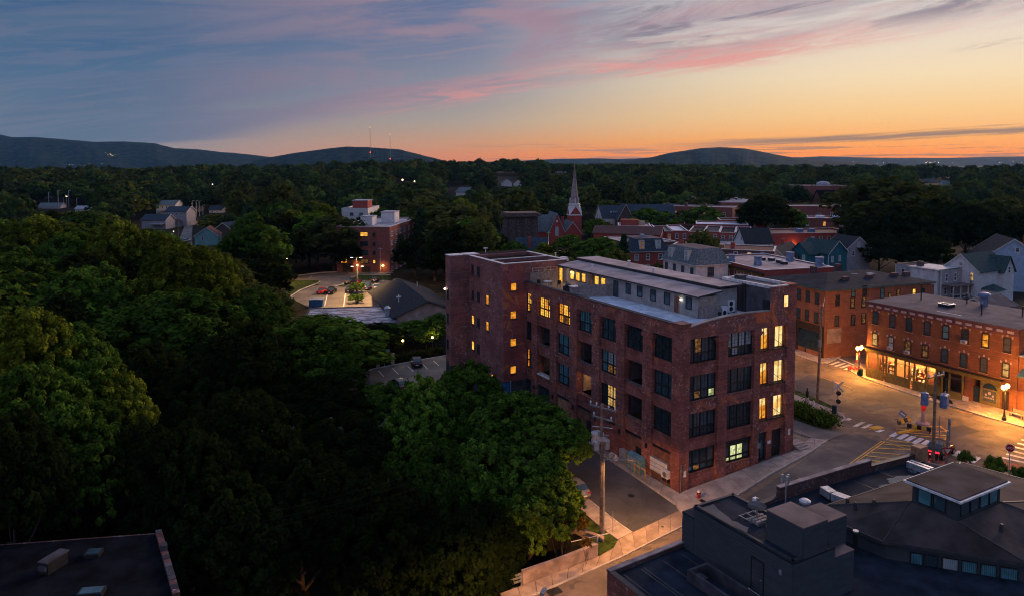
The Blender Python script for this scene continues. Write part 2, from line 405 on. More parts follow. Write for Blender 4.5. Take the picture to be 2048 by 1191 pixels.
M['brick_far'] = brick('brick_far', (0.28, 0.0868, 0.0728), (0.343, 0.112, 0.091), (0.224, 0.126, 0.112), None, None, fade=.25)
M['brick_church'] = brick('brick_church', (0.462, 0.0588, 0.049), (0.532, 0.077, 0.063), (0.336, 0.14, 0.126), None, None, fade=.2)
M['brick_dark'] = brick('brick_dark', (0.14, 0.063, 0.063), (0.182, 0.084, 0.077), (0.14, 0.112, 0.112), None, (0.364, 0.308, 0.336))
M['base_paint'] = plain('base_paint', (.062, .058, .072), .8, .25, .9)
M['siding_grey'] = lapped('siding_grey', (.20, .20, .205))
M['siding_dark'] = plain('siding_dark', (.056, .068, .078), .93, .07, .6, spec=.08)
M['siding_penthouse'] = plain('siding_penthouse', (0.351, 0.332, 0.325), .93, .12, 1.5, grime=(0.26, 0.247, 0.247), spec=.08)
M['stucco_tan'] = plain('stucco_tan', (0.429, 0.351, 0.299), .85, .12, 2.0)
M['bulkhead'] = plain('bulkhead', (.085, .085, .098), .8, .2, 1.2, grime=(.12, .115, .13))
M['white'] = lapped('white', (.62, .62, .64), .12)
M['white_plain'] = plain('white_plain', (.66, .63, .63), .75, .08, 1.0)
M['trim'] = plain('trim', (.62, .61, .60), .6, .08, 2)
M['cream'] = lapped('cream', (.50, .42, .30), .12)
M['grey_house'] = lapped('grey_house', (.36, .34, .37), .12)
M['blue_house'] = lapped('blue_house', (0.325, 0.442, 0.598), .12)
M['teal_house'] = lapped('teal_house', (.025, .15, .19), .12)
M['mint_house'] = lapped('mint_house', (.22, .42, .42), .12)
M['brown_house'] = lapped('brown_house', (.10, .07, .06), .12)
M['timber_dark'] = plain('timber_dark', (.13, .095, .085), .9, .35, 1.5)
M['slate'] = plain('slate', (.055, .075, .10), .93, .25, 3.0, spec=.08)
M['slate_grey'] = plain('slate_grey', (0.156, 0.189, 0.208), .93, .25, 3.0, spec=.08)
M['shingle'] = plain('shingle', (.045, .048, .055), .93, .22, 3.0, spec=.08)
M['shingle_green'] = plain('shingle_green', (.045, .08, .085), .93, .2, 3.0, spec=.08)
M['shingle_brown'] = plain('shingle_brown', (.16, .085, .075), .93, .2, 3.0, spec=.08)
M['membrane'] = plain('membrane', (0.442, 0.364, 0.37), .93, .14, .5, grime=(0.286, 0.234, 0.234), spec=.08)
M['membrane_pale'] = plain('membrane_pale', (.40, .40, .45), .93, .14, .6, grime=(.28, .28, .33), spec=.08)
M['membrane_blue'] = plain('membrane_blue', (0.65, 0.702, 0.832), .93, .14, .9, grime=(0.52, 0.559, 0.676), spec=.08)
M['roof_grey'] = plain('roof_grey', (.125, .108, .125), .93, .16, .5, grime=(.09, .08, .095), spec=.08)
M['roof_dark'] = plain('roof_dark', (.022, .031, .048), .93, .25, .6, grime=(.014, .020, .032), spec=.08)
M['roof_brown'] = plain('roof_brown', (0.182, 0.137, 0.13), .93, .16, .45, grime=(0.117, 0.091, 0.0936), spec=.08)
M['roof_black'] = plain('roof_black', (.008, .009, .013), .93, .3, .6, spec=.06)
M['coping'] = plain('coping', (0.715, 0.689, 0.702), .55, .14, 2.0)
M['coping_dark'] = plain('coping_dark', (.05, .05, .055), .6, .15, 2.0)
M['copper'] = plain('copper', (.05, .14, .14), .7, .2, 1.5)
M['cornice'] = plain('cornice', (0.143, 0.065, 0.0715), .75, .15, 2)
M['cornice_panel'] = plain('cornice_panel', (.46, .36, .36), .7, .1, 3)
M['steel_black'] = plain('steel_black', (.018, .02, .023), .5, .2, 2, spec=.4)
M['steel_grey'] = plain('steel_grey', (.33, .34, .36), .45, .15, 2, metal=.6)
M['galv'] = plain('galv', (.50, .53, .58), .4, .15, 3, metal=.5)
M['steel_blue'] = plain('steel_blue', (.16, .22, .36), .5, .2, 1.5)
M['ac_white'] = plain('ac_white', (.68, .68, .72), .5, .06, 3)
M['wood_fence'] = plain('wood_fence', (0.312, 0.254, 0.24), .85, .2, 3)
M['wood_deck'] = plain('wood_deck', (0.442, 0.286, 0.169), .75, .2, 3)
M['wood_pole'] = plain('wood_pole', (0.247, 0.163, 0.111), .85, .25, 2.5)
M['wood_board'] = plain('wood_board', (0.39, 0.202, 0.117), .8, .18, 1.5)
M['panel_brown'] = plain('panel_brown', (0.221, 0.0975, 0.0715), .8, .2, 1.2, grime=(0.13, 0.065, 0.0585))
M['asphalt'] = asphalt('asphalt', (.175, .138, .11), .5, (.085, .075, .07))
M['asphalt_new'] = asphalt('asphalt_new', (0.0858, 0.0858, 0.0962), .3)
M['asphalt_lot'] = asphalt('asphalt_lot', (.185, .165, .15), .3)
M['concrete'] = plain('concrete', (0.403, 0.345, 0.319), .93, .14, .9, bump=.25, grime=(0.286, 0.24, 0.221), spec=.08)
M['concrete_warm'] = plain('concrete_warm', (0.39, 0.305, 0.247), .93, .16, .8, bump=.25, grime=(0.26, 0.195, 0.156), spec=.08)
M['concrete_wall'] = plain('concrete_wall', (0.325, 0.26, 0.26), .93, .2, .8, bump=.3, grime=(0.156, 0.117, 0.117), spec=.08)
M['kerb'] = plain('kerb', (0.468, 0.429, 0.403), .85, .12, 1.2)
M['red_brick_pave'] = plain('red_brick_pave', (0.39, 0.13, 0.078), .85, .2, 3)
M['paint_white'] = plain('paint_white', (.82, .78, .74), .7, .16, 2.2, grime=(.4, .37, .34))
M['paint_yellow'] = plain('paint_yellow', (.82, .46, .06), .7, .16, 2.2, grime=(.5, .3, .08))
M['soil'] = plain('soil', (.028, .026, .018), .93, .3, .5, grime=(.018, .024, .010), spec=.08)
M['grass'] = plain('grass', (.045, .075, .018), .93, .35, 1.2, bump=.6, grime=(.03, .045, .014), spec=.08)
M['hill'] = plain('hill', (.020, .034, .024), .95, .4, .02, spec=.02)
M['leaf_mid'] = leaf('leaf_mid', (0.0207, 0.0517, 0.0092), (0.172, 0.31, 0.0345))
M['leaf_light'] = leaf('leaf_light', (.040, .066, .007), (.28, .33, .030))
M['leaf_far'] = leaf('leaf_far', (0.0169, 0.0406, 0.0169), (0.127, 0.212, 0.0507))
M['leaf_fard'] = leaf('leaf_fard', (0.013, 0.0324, 0.0173), (0.0562, 0.0972, 0.0367))
M['leaf_faro'] = leaf('leaf_faro', (0.0227, 0.0358, 0.013), (0.188, 0.211, 0.0455))
M['roof_hex'] = plain('roof_hex', (.072, .058, .058), .93, .22, .45, grime=(.035, .035, .04), spec=.08)
M['leaf_dark'] = leaf('leaf_dark', (.005, .011, .004), (.020, .036, .009))  # leaf colour darkened to carry the shade over the lower left wood
M['leaf_olive'] = leaf('leaf_olive', (0.0462, 0.063, 0.0168), (0.179, 0.185, 0.042))
M['leaf_pine'] = leaf('leaf_pine', (0.014, 0.0385, 0.021), (0.042, 0.0875, 0.0385))
M['leaf_lamplit'] = leaf('leaf_lamplit', (0.105, 0.0613, 0.014), (0.35, 0.21, 0.035))  # orange lamplight put into the leaf colour of the verge shrubs
M['bark'] = plain('bark', (.085, .065, .05), .95, .3, 3)
M['bark_pale'] = plain('bark_pale', (.30, .27, .22), .9, .3, 2)
M['glass_dark'] = glass('glass_dark', (.028, .058, .075))  # teal base colour stands in for reflected sky
M['glass_blue'] = glass('glass_blue', (.055, .115, .150))  # stronger blue base, also in place of the sky's reflection
M['glass_teal'] = glass('glass_teal', (.10, .30, .36), .12, .35)
M['glass_pale'] = glass('glass_pale', (.42, .52, .55), .15, .25)
M['glass_curtain'] = glass('glass_curtain', (.10, .12, .13), .12, .4, 2.5)
M['glow_yellow'] = glow('glow_yellow', (1.0, .62, .10), 1.25, .35, 1.4, (.85, .30, .02))
M['glow_orange'] = glow('glow_orange', (1.0, .42, .035), 1.0, .3, 1.5, (.62, .17, .01))
M['glow_cream'] = glow('glow_cream', (1.0, .76, .32), 1.15, .25, .9, (1.0, .50, .10))
M['glow_amber'] = glow('glow_amber', (.95, .62, .22), .72, .3, 1.5, (.70, .36, .08))
M['glow_green'] = glow('glow_green', (.88, .92, .45), .95, .4, 1.3, (.30, .36, .14))
M['glow_dim'] = glow('glow_dim', (.45, .20, .05), .5, .8, 2.0, (.05, .02, .01))
M['glow_shop'] = glow('glow_shop', (1.0, .55, .16), .9, .5, 1.2, (.55, .17, .03))
M['lamp_white'] = glow('lamp_white', (1.0, .93, .78), 10, 0.02)
M['lamp_warm'] = glow('lamp_warm', (1.0, .62, .22), 16, 0.02)
M['lamp_far'] = glow('lamp_far', (1.0, .78, .48), 3.5, .05)
M['lamp_red'] = glow('lamp_red', (1.0, .03, .05), 6, 0.02)
M['tail_red'] = glow('tail_red', (1.0, .01, .02), 4, .2)
M['screen_blue'] = glow('screen_blue', (.4, .6, 1.0), 2.0, .2)
M['car_black'] = plain('car_black', (.010, .012, .016), .18, .1, 2, spec=.6)
M['car_blue'] = plain('car_blue', (.02, .06, .13), .2, .1, 2, spec=.6)
M['car_red'] = plain('car_red', (.32, .012, .02), .2, .1, 2, spec=.6)
M['car_silver'] = plain('car_silver', (.38, .39, .42), .25, .1, 2, metal=.4)
M['car_grey'] = plain('car_grey', (.09, .095, .10), .22, .1, 2, spec=.6)
M['rubber'] = plain('rubber', (.012, .012, .012), .85, .1, 2)
M['sign_red'] = plain('sign_red', (.42, .02, .025), .5, .06, 2)
M['hydrant_red'] = plain('hydrant_red', (.40, .03, .03), .45, .15, 4)
M['green_bin'] = plain('green_bin', (.012, .05, .045), .6, .2, 3)
M['flower_red'] = plain('flower_red', (.55, .03, .04), .8, .3, 8)
M['tarp_blue'] = plain('tarp_blue', (.035, .13, .30), .6, .25, 2)
M['bluebox'] = plain('bluebox', (.13, .30, .40), .5, .15, 3)
M['shop_paint'] = plain('shop_paint', (.20, .155, .05), .6, .12, 2)
M['shop_dark'] = plain('shop_dark', (.045, .030, .020), .6, .2, 2)
M['shop_wall'] = plain('shop_wall', (.42, .20, .10), .8, .2, 1)
M['shop_shelf'] = plain('shop_shelf', (.55, .36, .22), .7, .3, 4)
M['awning_teal'] = plain('awning_teal', (.06, .14, .20), .7, .15, 2)
def patchy():
    m, k, b = mat_base("patchy_roof"); v = k.new("ShaderNodeTexCoord").outputs["Object"]
    n = k.noise(k.vm("MULTIPLY", v, (.35, 1.3, 1.0)), 1.3, 5, .65, .3); k.put(b.inputs["Base Color"], k.mix(k.ss(n, .49, .56), (.13, .13, .17), (.56, .56, .62))); b.inputs["Roughness"].default_value = .7
    return m
M["patchy_roof"] = patchy()
# ------------------------------------------------------------------ ground
def ground():
    def axis(lo, hi, step, far_lo, far_hi):
        a = list(np.arange(lo, hi + .01, step)); st = step
        while a[-1] < far_hi: st *= 1.13; a.append(a[-1] + st)
        st = step; b = []
        while (b[-1] if b else lo) > far_lo: st *= 1.13; b.append((b[-1] if b else lo) - st)
        return b[::-1] + a
    xs = axis(-120, 160, 2.0, -7500, 7500); ys = axis(4, 320, 2.0, -300, 8200)
    v = [(x, y, G(x, y) - .07) for y in ys for x in xs]; n = len(xs)
    f = [(j * n + i, j * n + i + 1, (j + 1) * n + i + 1, (j + 1) * n + i) for j in range(len(ys) - 1) for i in range(n - 1)]
    me = bpy.data.meshes.new('ground'); me.from_pydata(v, [], f); me.materials.append(M['soil'])
    me.polygons.foreach_set('use_smooth', [True] * len(f))
    obj('ground', me, kind='structure')
ground()
def hill_range(name, prof, d, depth, seed, kind='structure', lift=0):
    """prof: (photo x, photo row) skyline at distance d"""
    rnd = np.random.RandomState(seed); n = 260
    px = np.linspace(prof[0][0], prof[-1][0], n)
    py = np.interp(px, [p[0] for p in prof], [p[1] for p in prof])
    v = []; rows = [(-.55, 0.0), (-.42, .22), (-.3, .45), (-.2, .66), (-.1, .86), (-.04, .955), (0, 1.0), (.06, .96), (.3, .5), (.6, 0)]
    j1 = sum(rnd.randn(n // s + 2)[(np.arange(n) // s)] * a for s, a in ((1, .12), (3, .16), (9, .25)))
    for t, hfac in rows:
        for i in range(n):
            P = atd(px[i], py[i], d); hz = max(4.0, P[2])
            wob = 0 if t == 0 else rnd.randn() * hz * .012 + hz * .09 * math.sin(i * .21 + t * 9) * (1 - hfac)
            s = 1 + t * depth / d
            v.append((P[0] * s, P[1] * s, -30 + (hz + 30 + (j1[i] * d / 2600 if hfac > .9 else 0)) * hfac + wob))
    f = [(r * n + i, r * n + i + 1, (r + 1) * n + i + 1, (r + 1) * n + i) for r in range(len(rows) - 1) for i in range(n - 1)]
    me = bpy.data.meshes.new(name); me.from_pydata(v, [], f); me.materials.append(M['hill'])
    me.polygons.foreach_set('use_smooth', [True] * len(f)); return obj(name, me, kind=kind)
hill_range('mountain', [(-420, 262), (-200, 240), (-60, 255), (0, 269), (25, 275), (70, 274), (130, 279), (190, 284), (250, 283), (310, 287), (350, 297), (400, 299), (445, 305),
                        (480, 307), (530, 313), (600, 321), (700, 326)], 6200, 2600, 3)
hill_range('mountain', [(500, 326), (545, 314), (590, 306), (650, 298), (690, 293.5), (740, 295), (800, 299), (850, 312), (900, 324), (930, 328)], 4600, 1500, 5)
hill_range('hill', [(1180, 327), (1260, 322), (1300, 315), (1340, 306), (1400, 297), (1440, 294.5), (1490, 297), (1540, 307), (1590, 316), (1640, 321), (1750, 326)], 4200, 1500, 7)
hill_range('ridge', [(850, 328), (1000, 323), (1120, 318), (1180, 317), (1240, 318), (1330, 315), (1480, 316), (1600, 315), (1640, 313), (1720, 315), (1800, 316), (1900, 316), (1980, 314), (2048, 313), (2400, 312)], 7600, 1500, 9)
# ------------------------------------------------------------------ roads
road = sheet('road', [(-40, 22), (120, 22), (120, 150), (40, 150), (30, 118), (22, 84), (12, 70), (2, 62), (-22, 52), (-40, 46)], M['asphalt'], -.02, 2.0, kind='structure')
P_ = lambda pts: [g(*p)[:2] for p in pts]
UV = lambda pts: [xy_of(*p) for p in pts]
sheet('street', UV([(-9.3, -4.0), (-1.7, -3.0), (-1.2, 6), (-.7, 12), (-.9, 33), (-7.5, 33), (-7.5, 60), (-42, 60), (-42, 32), (-12, 30), (-10.9, 8)]), M['asphalt_new'], .0, 2.0, kind='structure')
# pale patched lane in front of the brick block, beyond the dark seam
sheet('road_patch', P_([(1480, 1004), (1560, 951), (1612, 915), (1655, 885), (1690, 866), (1720, 868), (1765, 888), (1700, 930), (1600, 990), (1500, 1040)]), M['asphalt_new'], .004, 2.0, kind='structure')
for pts_ in ([(1588, 762), (1620, 748), (1645, 752), (1672, 768), (1690, 780), (1660, 790), (1600, 792)], [(1722, 812), (1760, 806), (1778, 815), (1738, 824)], [(1880, 860), (1925, 848), (1960, 862), (1905, 876)]):
    sheet('road_patch', P_(pts_), M['asphalt_new'], .003, 2.0, kind='structure')
def walk(name, inner, outer, n, mat, h=.13, closed=False, split=1):
    """pavement of separate slabs between two poly-lines of (x, y); each slab its own object"""
    def res(pl, n):
        pl = np.array(pl, float); s = np.r_[0, np.cumsum(np.linalg.norm(np.diff(pl, axis=0), axis=1))]
        t = np.linspace(0, s[-1], n + 1); return np.c_[np.interp(t, s, pl[:, 0]), np.interp(t, s, pl[:, 1])]
    a, b = res(inner, n), res(outer, n)
    root = MB()
    for i in range(n):      # bedding under the slabs (the joints show it), with a kerb on the outer line
        q = [a[i], b[i], b[i + 1], a[i + 1]]
        root.poly([(p[0], p[1], G(*p) + h - .05) for p in q])
    r = root.build(name, [M['soil']], kind='structure')
    rr = random.Random(n)
    for i in range(n):
        for j in range(split):
            lo, hi = j / split, (j + 1) / split
            P = lambda k, t: a[k] * (1 - t) + b[k] * t
            q = [P(i, lo), P(i, hi), P(i + 1, hi), P(i + 1, lo)]; c = sum(q) / 4
            q = [c + (p - c) * (1 - .028 / max(.5, np.linalg.norm(p - c))) for p in q]
            dz = rr.uniform(-.008, .008)
            top = [(p[0], p[1], G(*p) + h + dz) for p in q]
            area = sum(q[k][0] * q[(k + 1) % 4][1] - q[(k + 1) % 4][0] * q[k][1] for k in range(4))
            if area < 0: top = top[::-1]
            m = MB(); i0 = len(m.v)
            bot = [(p[0], p[1], p[2] - .25) for p in top]
            m.v += top + bot; m.f += [(0, 1, 2, 3)] + [((k + 1) % 4, k, 4 + k, 4 + (k + 1) % 4) for k in range(4)]; m.m += [0] * 5
            m.build('slab', [mat], r)
    k = MB()
    for i in range(n):
        d = b[i + 1] - b[i]; d = d / np.linalg.norm(d); nn = np.array((-d[1], d[0]))
        if np.dot(nn, a[i] - b[i]) > 0: nn = -nn
        q = [b[i] + nn * .01, b[i] + nn * .17, b[i + 1] + nn * .17, b[i + 1] + nn * .01]
        top = [(p[0], p[1], G(*p) + h + .012) for p in q]; bot = [(x, y, z - .3) for x, y, z in top]
        i0 = len(k.v); k.v += top + bot
        k.f += [(i0, i0 + 1, i0 + 2, i0 + 3)] + [(i0 + (e + 1) % 4, i0 + e, i0 + 4 + e, i0 + 4 + (e + 1) % 4) for e in range(4)]; k.m += [0] * 5
    k.build('kerb', [M['kerb']], r)
    return r
# along the right hand (short) front of the loft block
walk('pavement', UV([(-1.4, -.6), (0, -.15), (8, -.15), (17, -.15), (19.5, .9), (22.5, 2.0)]),
     P_([(1372, 1045), (1471, 991), (1538, 948), (1580, 925), (1620, 904), (1653, 880)]), 12, M['concrete'], split=1)
# across the mouth of the side street and on down the slope
walk('pavement', P_([(1366, 1017), (1264.6, 1064.5), (1236, 1078), (1228, 1095), (1197.5, 1112), (1049, 1168), (1000, 1186)]),
     P_([(1364, 1050), (1300, 1082), (1247.6, 1109), (1200, 1130), (1156, 1149), (1063, 1189), (1010, 1208)]), 13, M['concrete_warm'], .06)
walk('pavement', UV([(-.05, -.2), (-.05, 8), (-.05, 16), (-.05, 31.8)]), UV([(-1.75, -1.6), (-1.25, 6.4), (-.95, 12.3), (-.9, 31.8)]), 13, M['concrete'], .12)
walk('pavement', P_([(1235, 1079), (1167, 1026), (1120, 985), (1060, 935)]), P_([(1263, 1066), (1192, 1013), (1140, 972), (1085, 927)]), 9, M['concrete'], .10)
# in front of the shops
walk('pavement', P_([(1715, 716), (1729.6, 740), (1776, 752.5), (1833, 770), (1890, 788), (1976, 812), (2024, 824), (2110, 850)]),
     P_([(1701, 741), (1720, 752), (1784, 775), (1864, 800.5), (1928, 820), (1992, 839), (2048, 853), (2140, 885)]), 15, M['concrete_warm'], split=2)
# by the hip roofed building and its side street
walk('pavement', P_([(1585, 690), (1644, 706), (1690, 690), (1725, 672)]), P_([(1585, 706), (1650, 728), (1694, 705), (1728, 688)]), 8, M['concrete'])
# strip by the crossing signal, with a grass verge and shrubs behind
walk('pavement', P_([(1586, 802), (1620, 815), (1655, 832), (1672, 842)]), P_([(1586, 789), (1635, 809), (1668, 822), (1686, 830)]), 6, M['concrete_warm'])
sheet('verge', P_([(1586, 788), (1635, 808), (1668, 822), (1664, 812), (1634, 797), (1586, 778)]), M['grass'], .10, 1.0, kind='structure')
sheet('verge', P_([(1586, 803), (1620, 816), (1655, 833), (1672, 846), (1655, 858), (1620, 850), (1586, 838)]), M['grass'], .08, 1.0, kind='structure')
sheet('path', P_([(1586, 838), (1620, 850), (1660, 862), (1690, 866), (1652, 882), (1620, 874), (1586, 862)]), M['asphalt_lot'], .05, 1.0, kind='structure')
# island in the junction on the right
sheet('traffic_island', P_([(1962, 929), (1985, 921), (2020, 926), (2060, 936), (2060, 946), (2000, 938), (1965, 934)]), M['red_brick_pave'], .12, 1.0, kind='structure')
# grass verge and dirt by the left utility pole
sheet('verge', P_([(1234, 1079), (1228, 1094), (1198, 1111), (1192, 1086), (1150, 1050), (1120, 1010), (1166, 1027)]), M['grass'], .06, 1.0, kind='structure')
# car parks
sheet('car_park', P_([(740, 742), (745, 738), (830, 721), (893, 711), (893, 800), (800, 830), (740, 790)]), M['asphalt_lot'], .03, 2.0, kind='structure')
sheet('car_park', P_([(581, 596), (600, 582), (628, 572), (640, 570), (575, 558), (590, 551), (640, 547), (782, 541), (786, 546), (745, 553), (815, 570), (815, 625), (640, 625)]),
      M['asphalt_lot'], .03, 2.0, kind='structure')
sheet('verge', P_([(676, 572), (700, 556), (716, 550), (780, 552), (782, 560), (700, 562), (690, 574)]), M['grass'], .12, 2.0, kind='structure')
sheet('verge', P_([(572, 574), (590, 562), (637, 561), (640, 566), (604, 577), (585, 590), (575, 604), (565, 590)]), M['grass'], .12, 2.0, kind='structure')
def stripe(name, quad, mat, dz=.008, parent=None):
    return sheet(name, P_(quad), mat, dz, 2.0, parent)
def bar_px(name, a, b, wpx, mat, dz=.010, wm=None):
    """painted bar on the road between two photo points, wm metres wide"""
    A = np.array(g(*a)[:2]); B = np.array(g(*b)[:2]); d = (B - A) / np.linalg.norm(B - A); n = np.array((-d[1], d[0])) * (wm or wpx) / 2
    o = sheet(name, [A - n, B - n, B + n, A + n], mat, dz, 2.0, road); return o
# zebra bars by the crossing signal, across the middle and far right
for a, b in (((1684, 843), (1701, 836)), ((1709, 852), (1727, 843)), ((1726, 855), (1741, 847.5)), ((1742, 858), (1754, 851.5)), ((1754, 863), (1766, 858.5)),
             ((1782, 872), (1798, 863)), ((1797, 877), (1814, 867)), ((1812, 881), (1828, 871.5)), ((1827, 886), (1844, 875.5)), ((1843, 890), (1858, 880)),
             ((1909, 911), (1921, 901)), ((1943, 924), (1957, 913))):
    bar_px('crosswalk_bar', a, b, .55, M['paint_white'], .012)
for i in range(7):
    a = (2005 + i * 7.5, 914 - i * 7.2); bar_px('crosswalk_bar', a, (a[0] + 44 - i * 1, a[1] + 10), .5, M['paint_white'], .012)
for i in range(6):
    a = (1642 + i * 9.5, 722 + i * 3.2); bar_px('crosswalk_bar', a, (a[0] + 16 + i * 1.2, a[1] - 6.5), .5, M['paint_white'], .012)
bar_px('stop_line', (1664, 710), (1713, 731), .5, M['paint_white'], .012)
# yellow lines and hatching
bar_px('lane_line', (1639, 752), (1704, 775), .16, M['paint_yellow'], .012)
bar_px('lane_line', (1700, 926), (1764, 881), .14, M['paint_yellow'], .012); bar_px('lane_line', (1706, 927), (1770, 882), .14, M['paint_yellow'], .012)
bar_px('lane_line', (1774, 878), (1782, 871), .14, M['paint_yellow'], .012)
bar_px('lane_line', (1766, 881), (1820, 899), .14, M['paint_yellow'], .012)
for a, b in (((1779, 880), (1822, 884)), ((1767, 887), (1848, 893)), ((1755, 895), (1842, 899)), ((1743, 903), (1800, 908)), ((1732, 910), (1792, 917)), ((1724, 918), (1770, 923)), ((1716, 924), (1750, 929))):
    bar_px('hatch_line', a, b, .22, M['paint_yellow'], .012)
for a, b in (((1793, 857), (1890, 862)), ((1800, 851), (1884, 852)), ((1830, 870), (1893, 875)), ((1812, 864), (1893, 870))):
    bar_px('hatch_line', a, b, .22, M['paint_yellow'], .012)
for a, b in (((1880, 852), (1892, 860)), ((1892, 860), (1897, 868)), ((1897, 868), (1893, 876)), ((1893, 876), (1880, 883))):
    bar_px('lane_line', a, b, .2, M['paint_yellow'], .013)
for a, b in (((1703, 745), (1722, 757)), ((1722, 757), (1760, 769)), ((1760, 769), (1800, 783)), ((1725, 754), (1798, 779)), ((1900, 815), (1928, 824)), ((1928, 824), (1950, 826)), ((1898, 811), (1945, 822))):
    bar_px('kerb_line', a, b, .12, M['paint_yellow'], .012)
for k in range(4): bar_px('hatch_line', (1902 + k * 12, 814 + k * 3), (1914 + k * 12, 815.5 + k * 2.5), .14, M['paint_yellow'], .012)
# bays in the two car parks
for a, b in (((757, 741), (768, 753)), ((785, 736), (797, 748)), ((815, 731), (827, 743)), ((846, 727), (855, 738)), ((867, 721), (878, 731)), ((832, 770), (822, 781))):
    o = bar_px('bay_line', a, b, .14, M['paint_white'], .045)
for x0, y0, x1, y1 in ((649, 612, 655, 588), (687, 612, 691, 586), (745, 588, 747, 568), (728, 562, 734, 554), (765, 563, 772, 556), (775, 566, 790, 558), (618, 557, 624, 552)):
    bar_px('bay_line', (x0, y0), (x1, y1), .22, M['paint_white'], .045)
def kerb_run(pts, h=.13, wdt=.22, mat='kerb', dz=0):
    p = [np.array(g(*q)[:2]) for q in pts]; m = MB()
    for a, b in zip(p, p[1:]):
        n = max(1, int(np.linalg.norm(b - a) / 4)); d = (b - a) / np.linalg.norm(b - a); nn = np.array((-d[1], d[0])) * wdt / 2
        for i in range(n):
            s, e = a + (b - a) * i / n, a + (b - a) * (i + 1) / n
            q = [s - nn, e - nn, e + nn, s + nn]
            i0 = len(m.v); m.v += [(x[0], x[1], G(*x) + h + dz) for x in q] + [(x[0], x[1], G(*x) - .1) for x in q]
            m.f += [(i0, i0 + 1, i0 + 2, i0 + 3)] + [(i0 + (k + 1) % 4, i0 + k, i0 + 4 + k, i0 + 4 + (k + 1) % 4) for k in range(4)]; m.m += [0] * 5
    return m.build('kerb', [M[mat]], kind='structure')
kerb_run([(738, 741), (745, 738), (830, 722), (891, 711)], .16, .3)
kerb_run([(575, 606), (582, 592), (600, 580), (637, 566), (640, 562)], .16, .35); kerb_run([(668, 572), (684, 570), (700, 557), (716, 551)], .16, .9)
kerb_run([(583, 553), (640, 545.5), (782, 540)], .16, .5); kerb_run([(716, 551), (782, 549.5)], .16, .3)
kerb_run([(638, 809), (668, 823)], .16, .3)
kerb_run([(1686, 831), (1690, 838), (1677, 846)], .15, .25)
# ------------------------------------------------------------------ the brick loft block (local axes: x along the short front, y along the long front)
RZ = R(28.888)
def uvz(px, py, z):
    p = at(px, py, z); return uv_of(p[0], p[1])
def onL(px, py, u0):
    """photo pixel on the plane u = u0 -> (v, z)"""
    d = ray(px, py); ou, ov = uv_of(0, 0); du = d[0] * SU + d[1] * CU; dv = -d[0] * CU + d[1] * SU
    t = (u0 - ou) / du; return ov + dv * t, HC + d[2] * t
def onR(px, py, v0):
    d = ray(px, py); ou, ov = uv_of(0, 0); du = d[0] * SU + d[1] * CU; dv = -d[0] * CU + d[1] * SU
    t = (v0 - ov) / dv; return ou + du * t, HC + d[2] * t
def frame_rect(m, w_, h, b, t0, t1, mi=0):
    """rectangular ring in the x-z plane, width b, from y=t0 to y=t1"""
    m.box(0, t0, 0, b, t1, h, mi); m.box(w_ - b, t0, 0, w_, t1, h, mi)
    m.box(b, t0, 0, w_ - b, t1, b, mi); m.box(b, t0, h - b, w_ - b, t1, h, mi)
def sash_mesh(w_, h, nx, ny, frm, gl, blind=None):
    def mk():
        m = MB(); frame_rect(m, w_, h, .05, -.03, .03)
        for i in range(1, nx): m.box(w_ * i / nx - .014, -.018, .05, w_ * i / nx + .014, .012, h - .05)
        for j in range(1, ny): m.box(.05, -.016, h * j / ny - .014, w_ - .05, .014, h * j / ny + .014)
        m.poly([(.05, .006, .05), (w_ - .05, .006, .05), (w_ - .05, .006, h - .05), (.05, .006, h - .05)], 1)
        return m.mesh('sash', [M[frm], M[gl]])
    return cached(('sash', round(w_, 2), round(h, 2), nx, ny, frm, gl), mk)
def big_window(parent, x, y, z, w_, h, rz, cols, glz, split=.42, grid=(2, 3), frm='steel_black', lits=None):
    """steel industrial window: outer frame > one sash per column and row"""
    def mk():
        m = MB(); frame_rect(m, w_, h, .09, -.07, .07)
        for c in range(1, cols): m.box(w_ * c / cols - .045, -.06, .09, w_ * c / cols + .045, .06, h - .09)
        m.box(.09, -.055, h * split - .045, w_ - .09, .055, h * split + .045)
        m.box(-.06, -.16, -.08, w_ + .06, .06, 0)
        return m.mesh('window', [M[frm]])
    o = obj('window', cached(('bw', round(w_, 2), round(h, 2), cols, split, frm), mk), parent, (x, y, z), rz)
    k = 0
    for r in range(2):
        z0, z1 = (.09, h * split - .045) if r == 0 else (h * split + .045, h - .09)
        for c in range(cols):
            x0 = (w_ * c / cols + .045) if c else .09; x1 = (w_ * (c + 1) / cols - .045) if c < cols - 1 else w_ - .09
            gname = glz[r][c] if isinstance(glz[0], (list, tuple)) else glz[c] if isinstance(glz, (list, tuple)) else glz
            obj('sash', sash_mesh(x1 - x0, z1 - z0, grid[0], grid[1] if r else max(1, grid[1] - 1), frm, gname), o, (x0, 0, z0))
    return o
loft = thing('brick_loft_building', 'five storey dark brick loft block with a flat roof terrace at the street corner', 'building', (C0[0], C0[1], 0), RZ)
PUT = lambda name, m, mats, **kw: m.build(name, [M[x] for x in mats], loft, **kw)
T2 = math.pi / 2
# long front (faces -x): local window x axis runs along -y there -> rotate -90 deg
LB = [(1.25 + 4.8 * i, min(4.5 + 4.8 * i, 31.9)) for i in range(7)]
RB = [(1.28, 5.28), (6.6, 10.58), (11.5, 15.66)]
FL = [5.35, 9.3, 13.25]; WH = 2.62
GZ = lambda u, v: G(*xy_of(u, v))
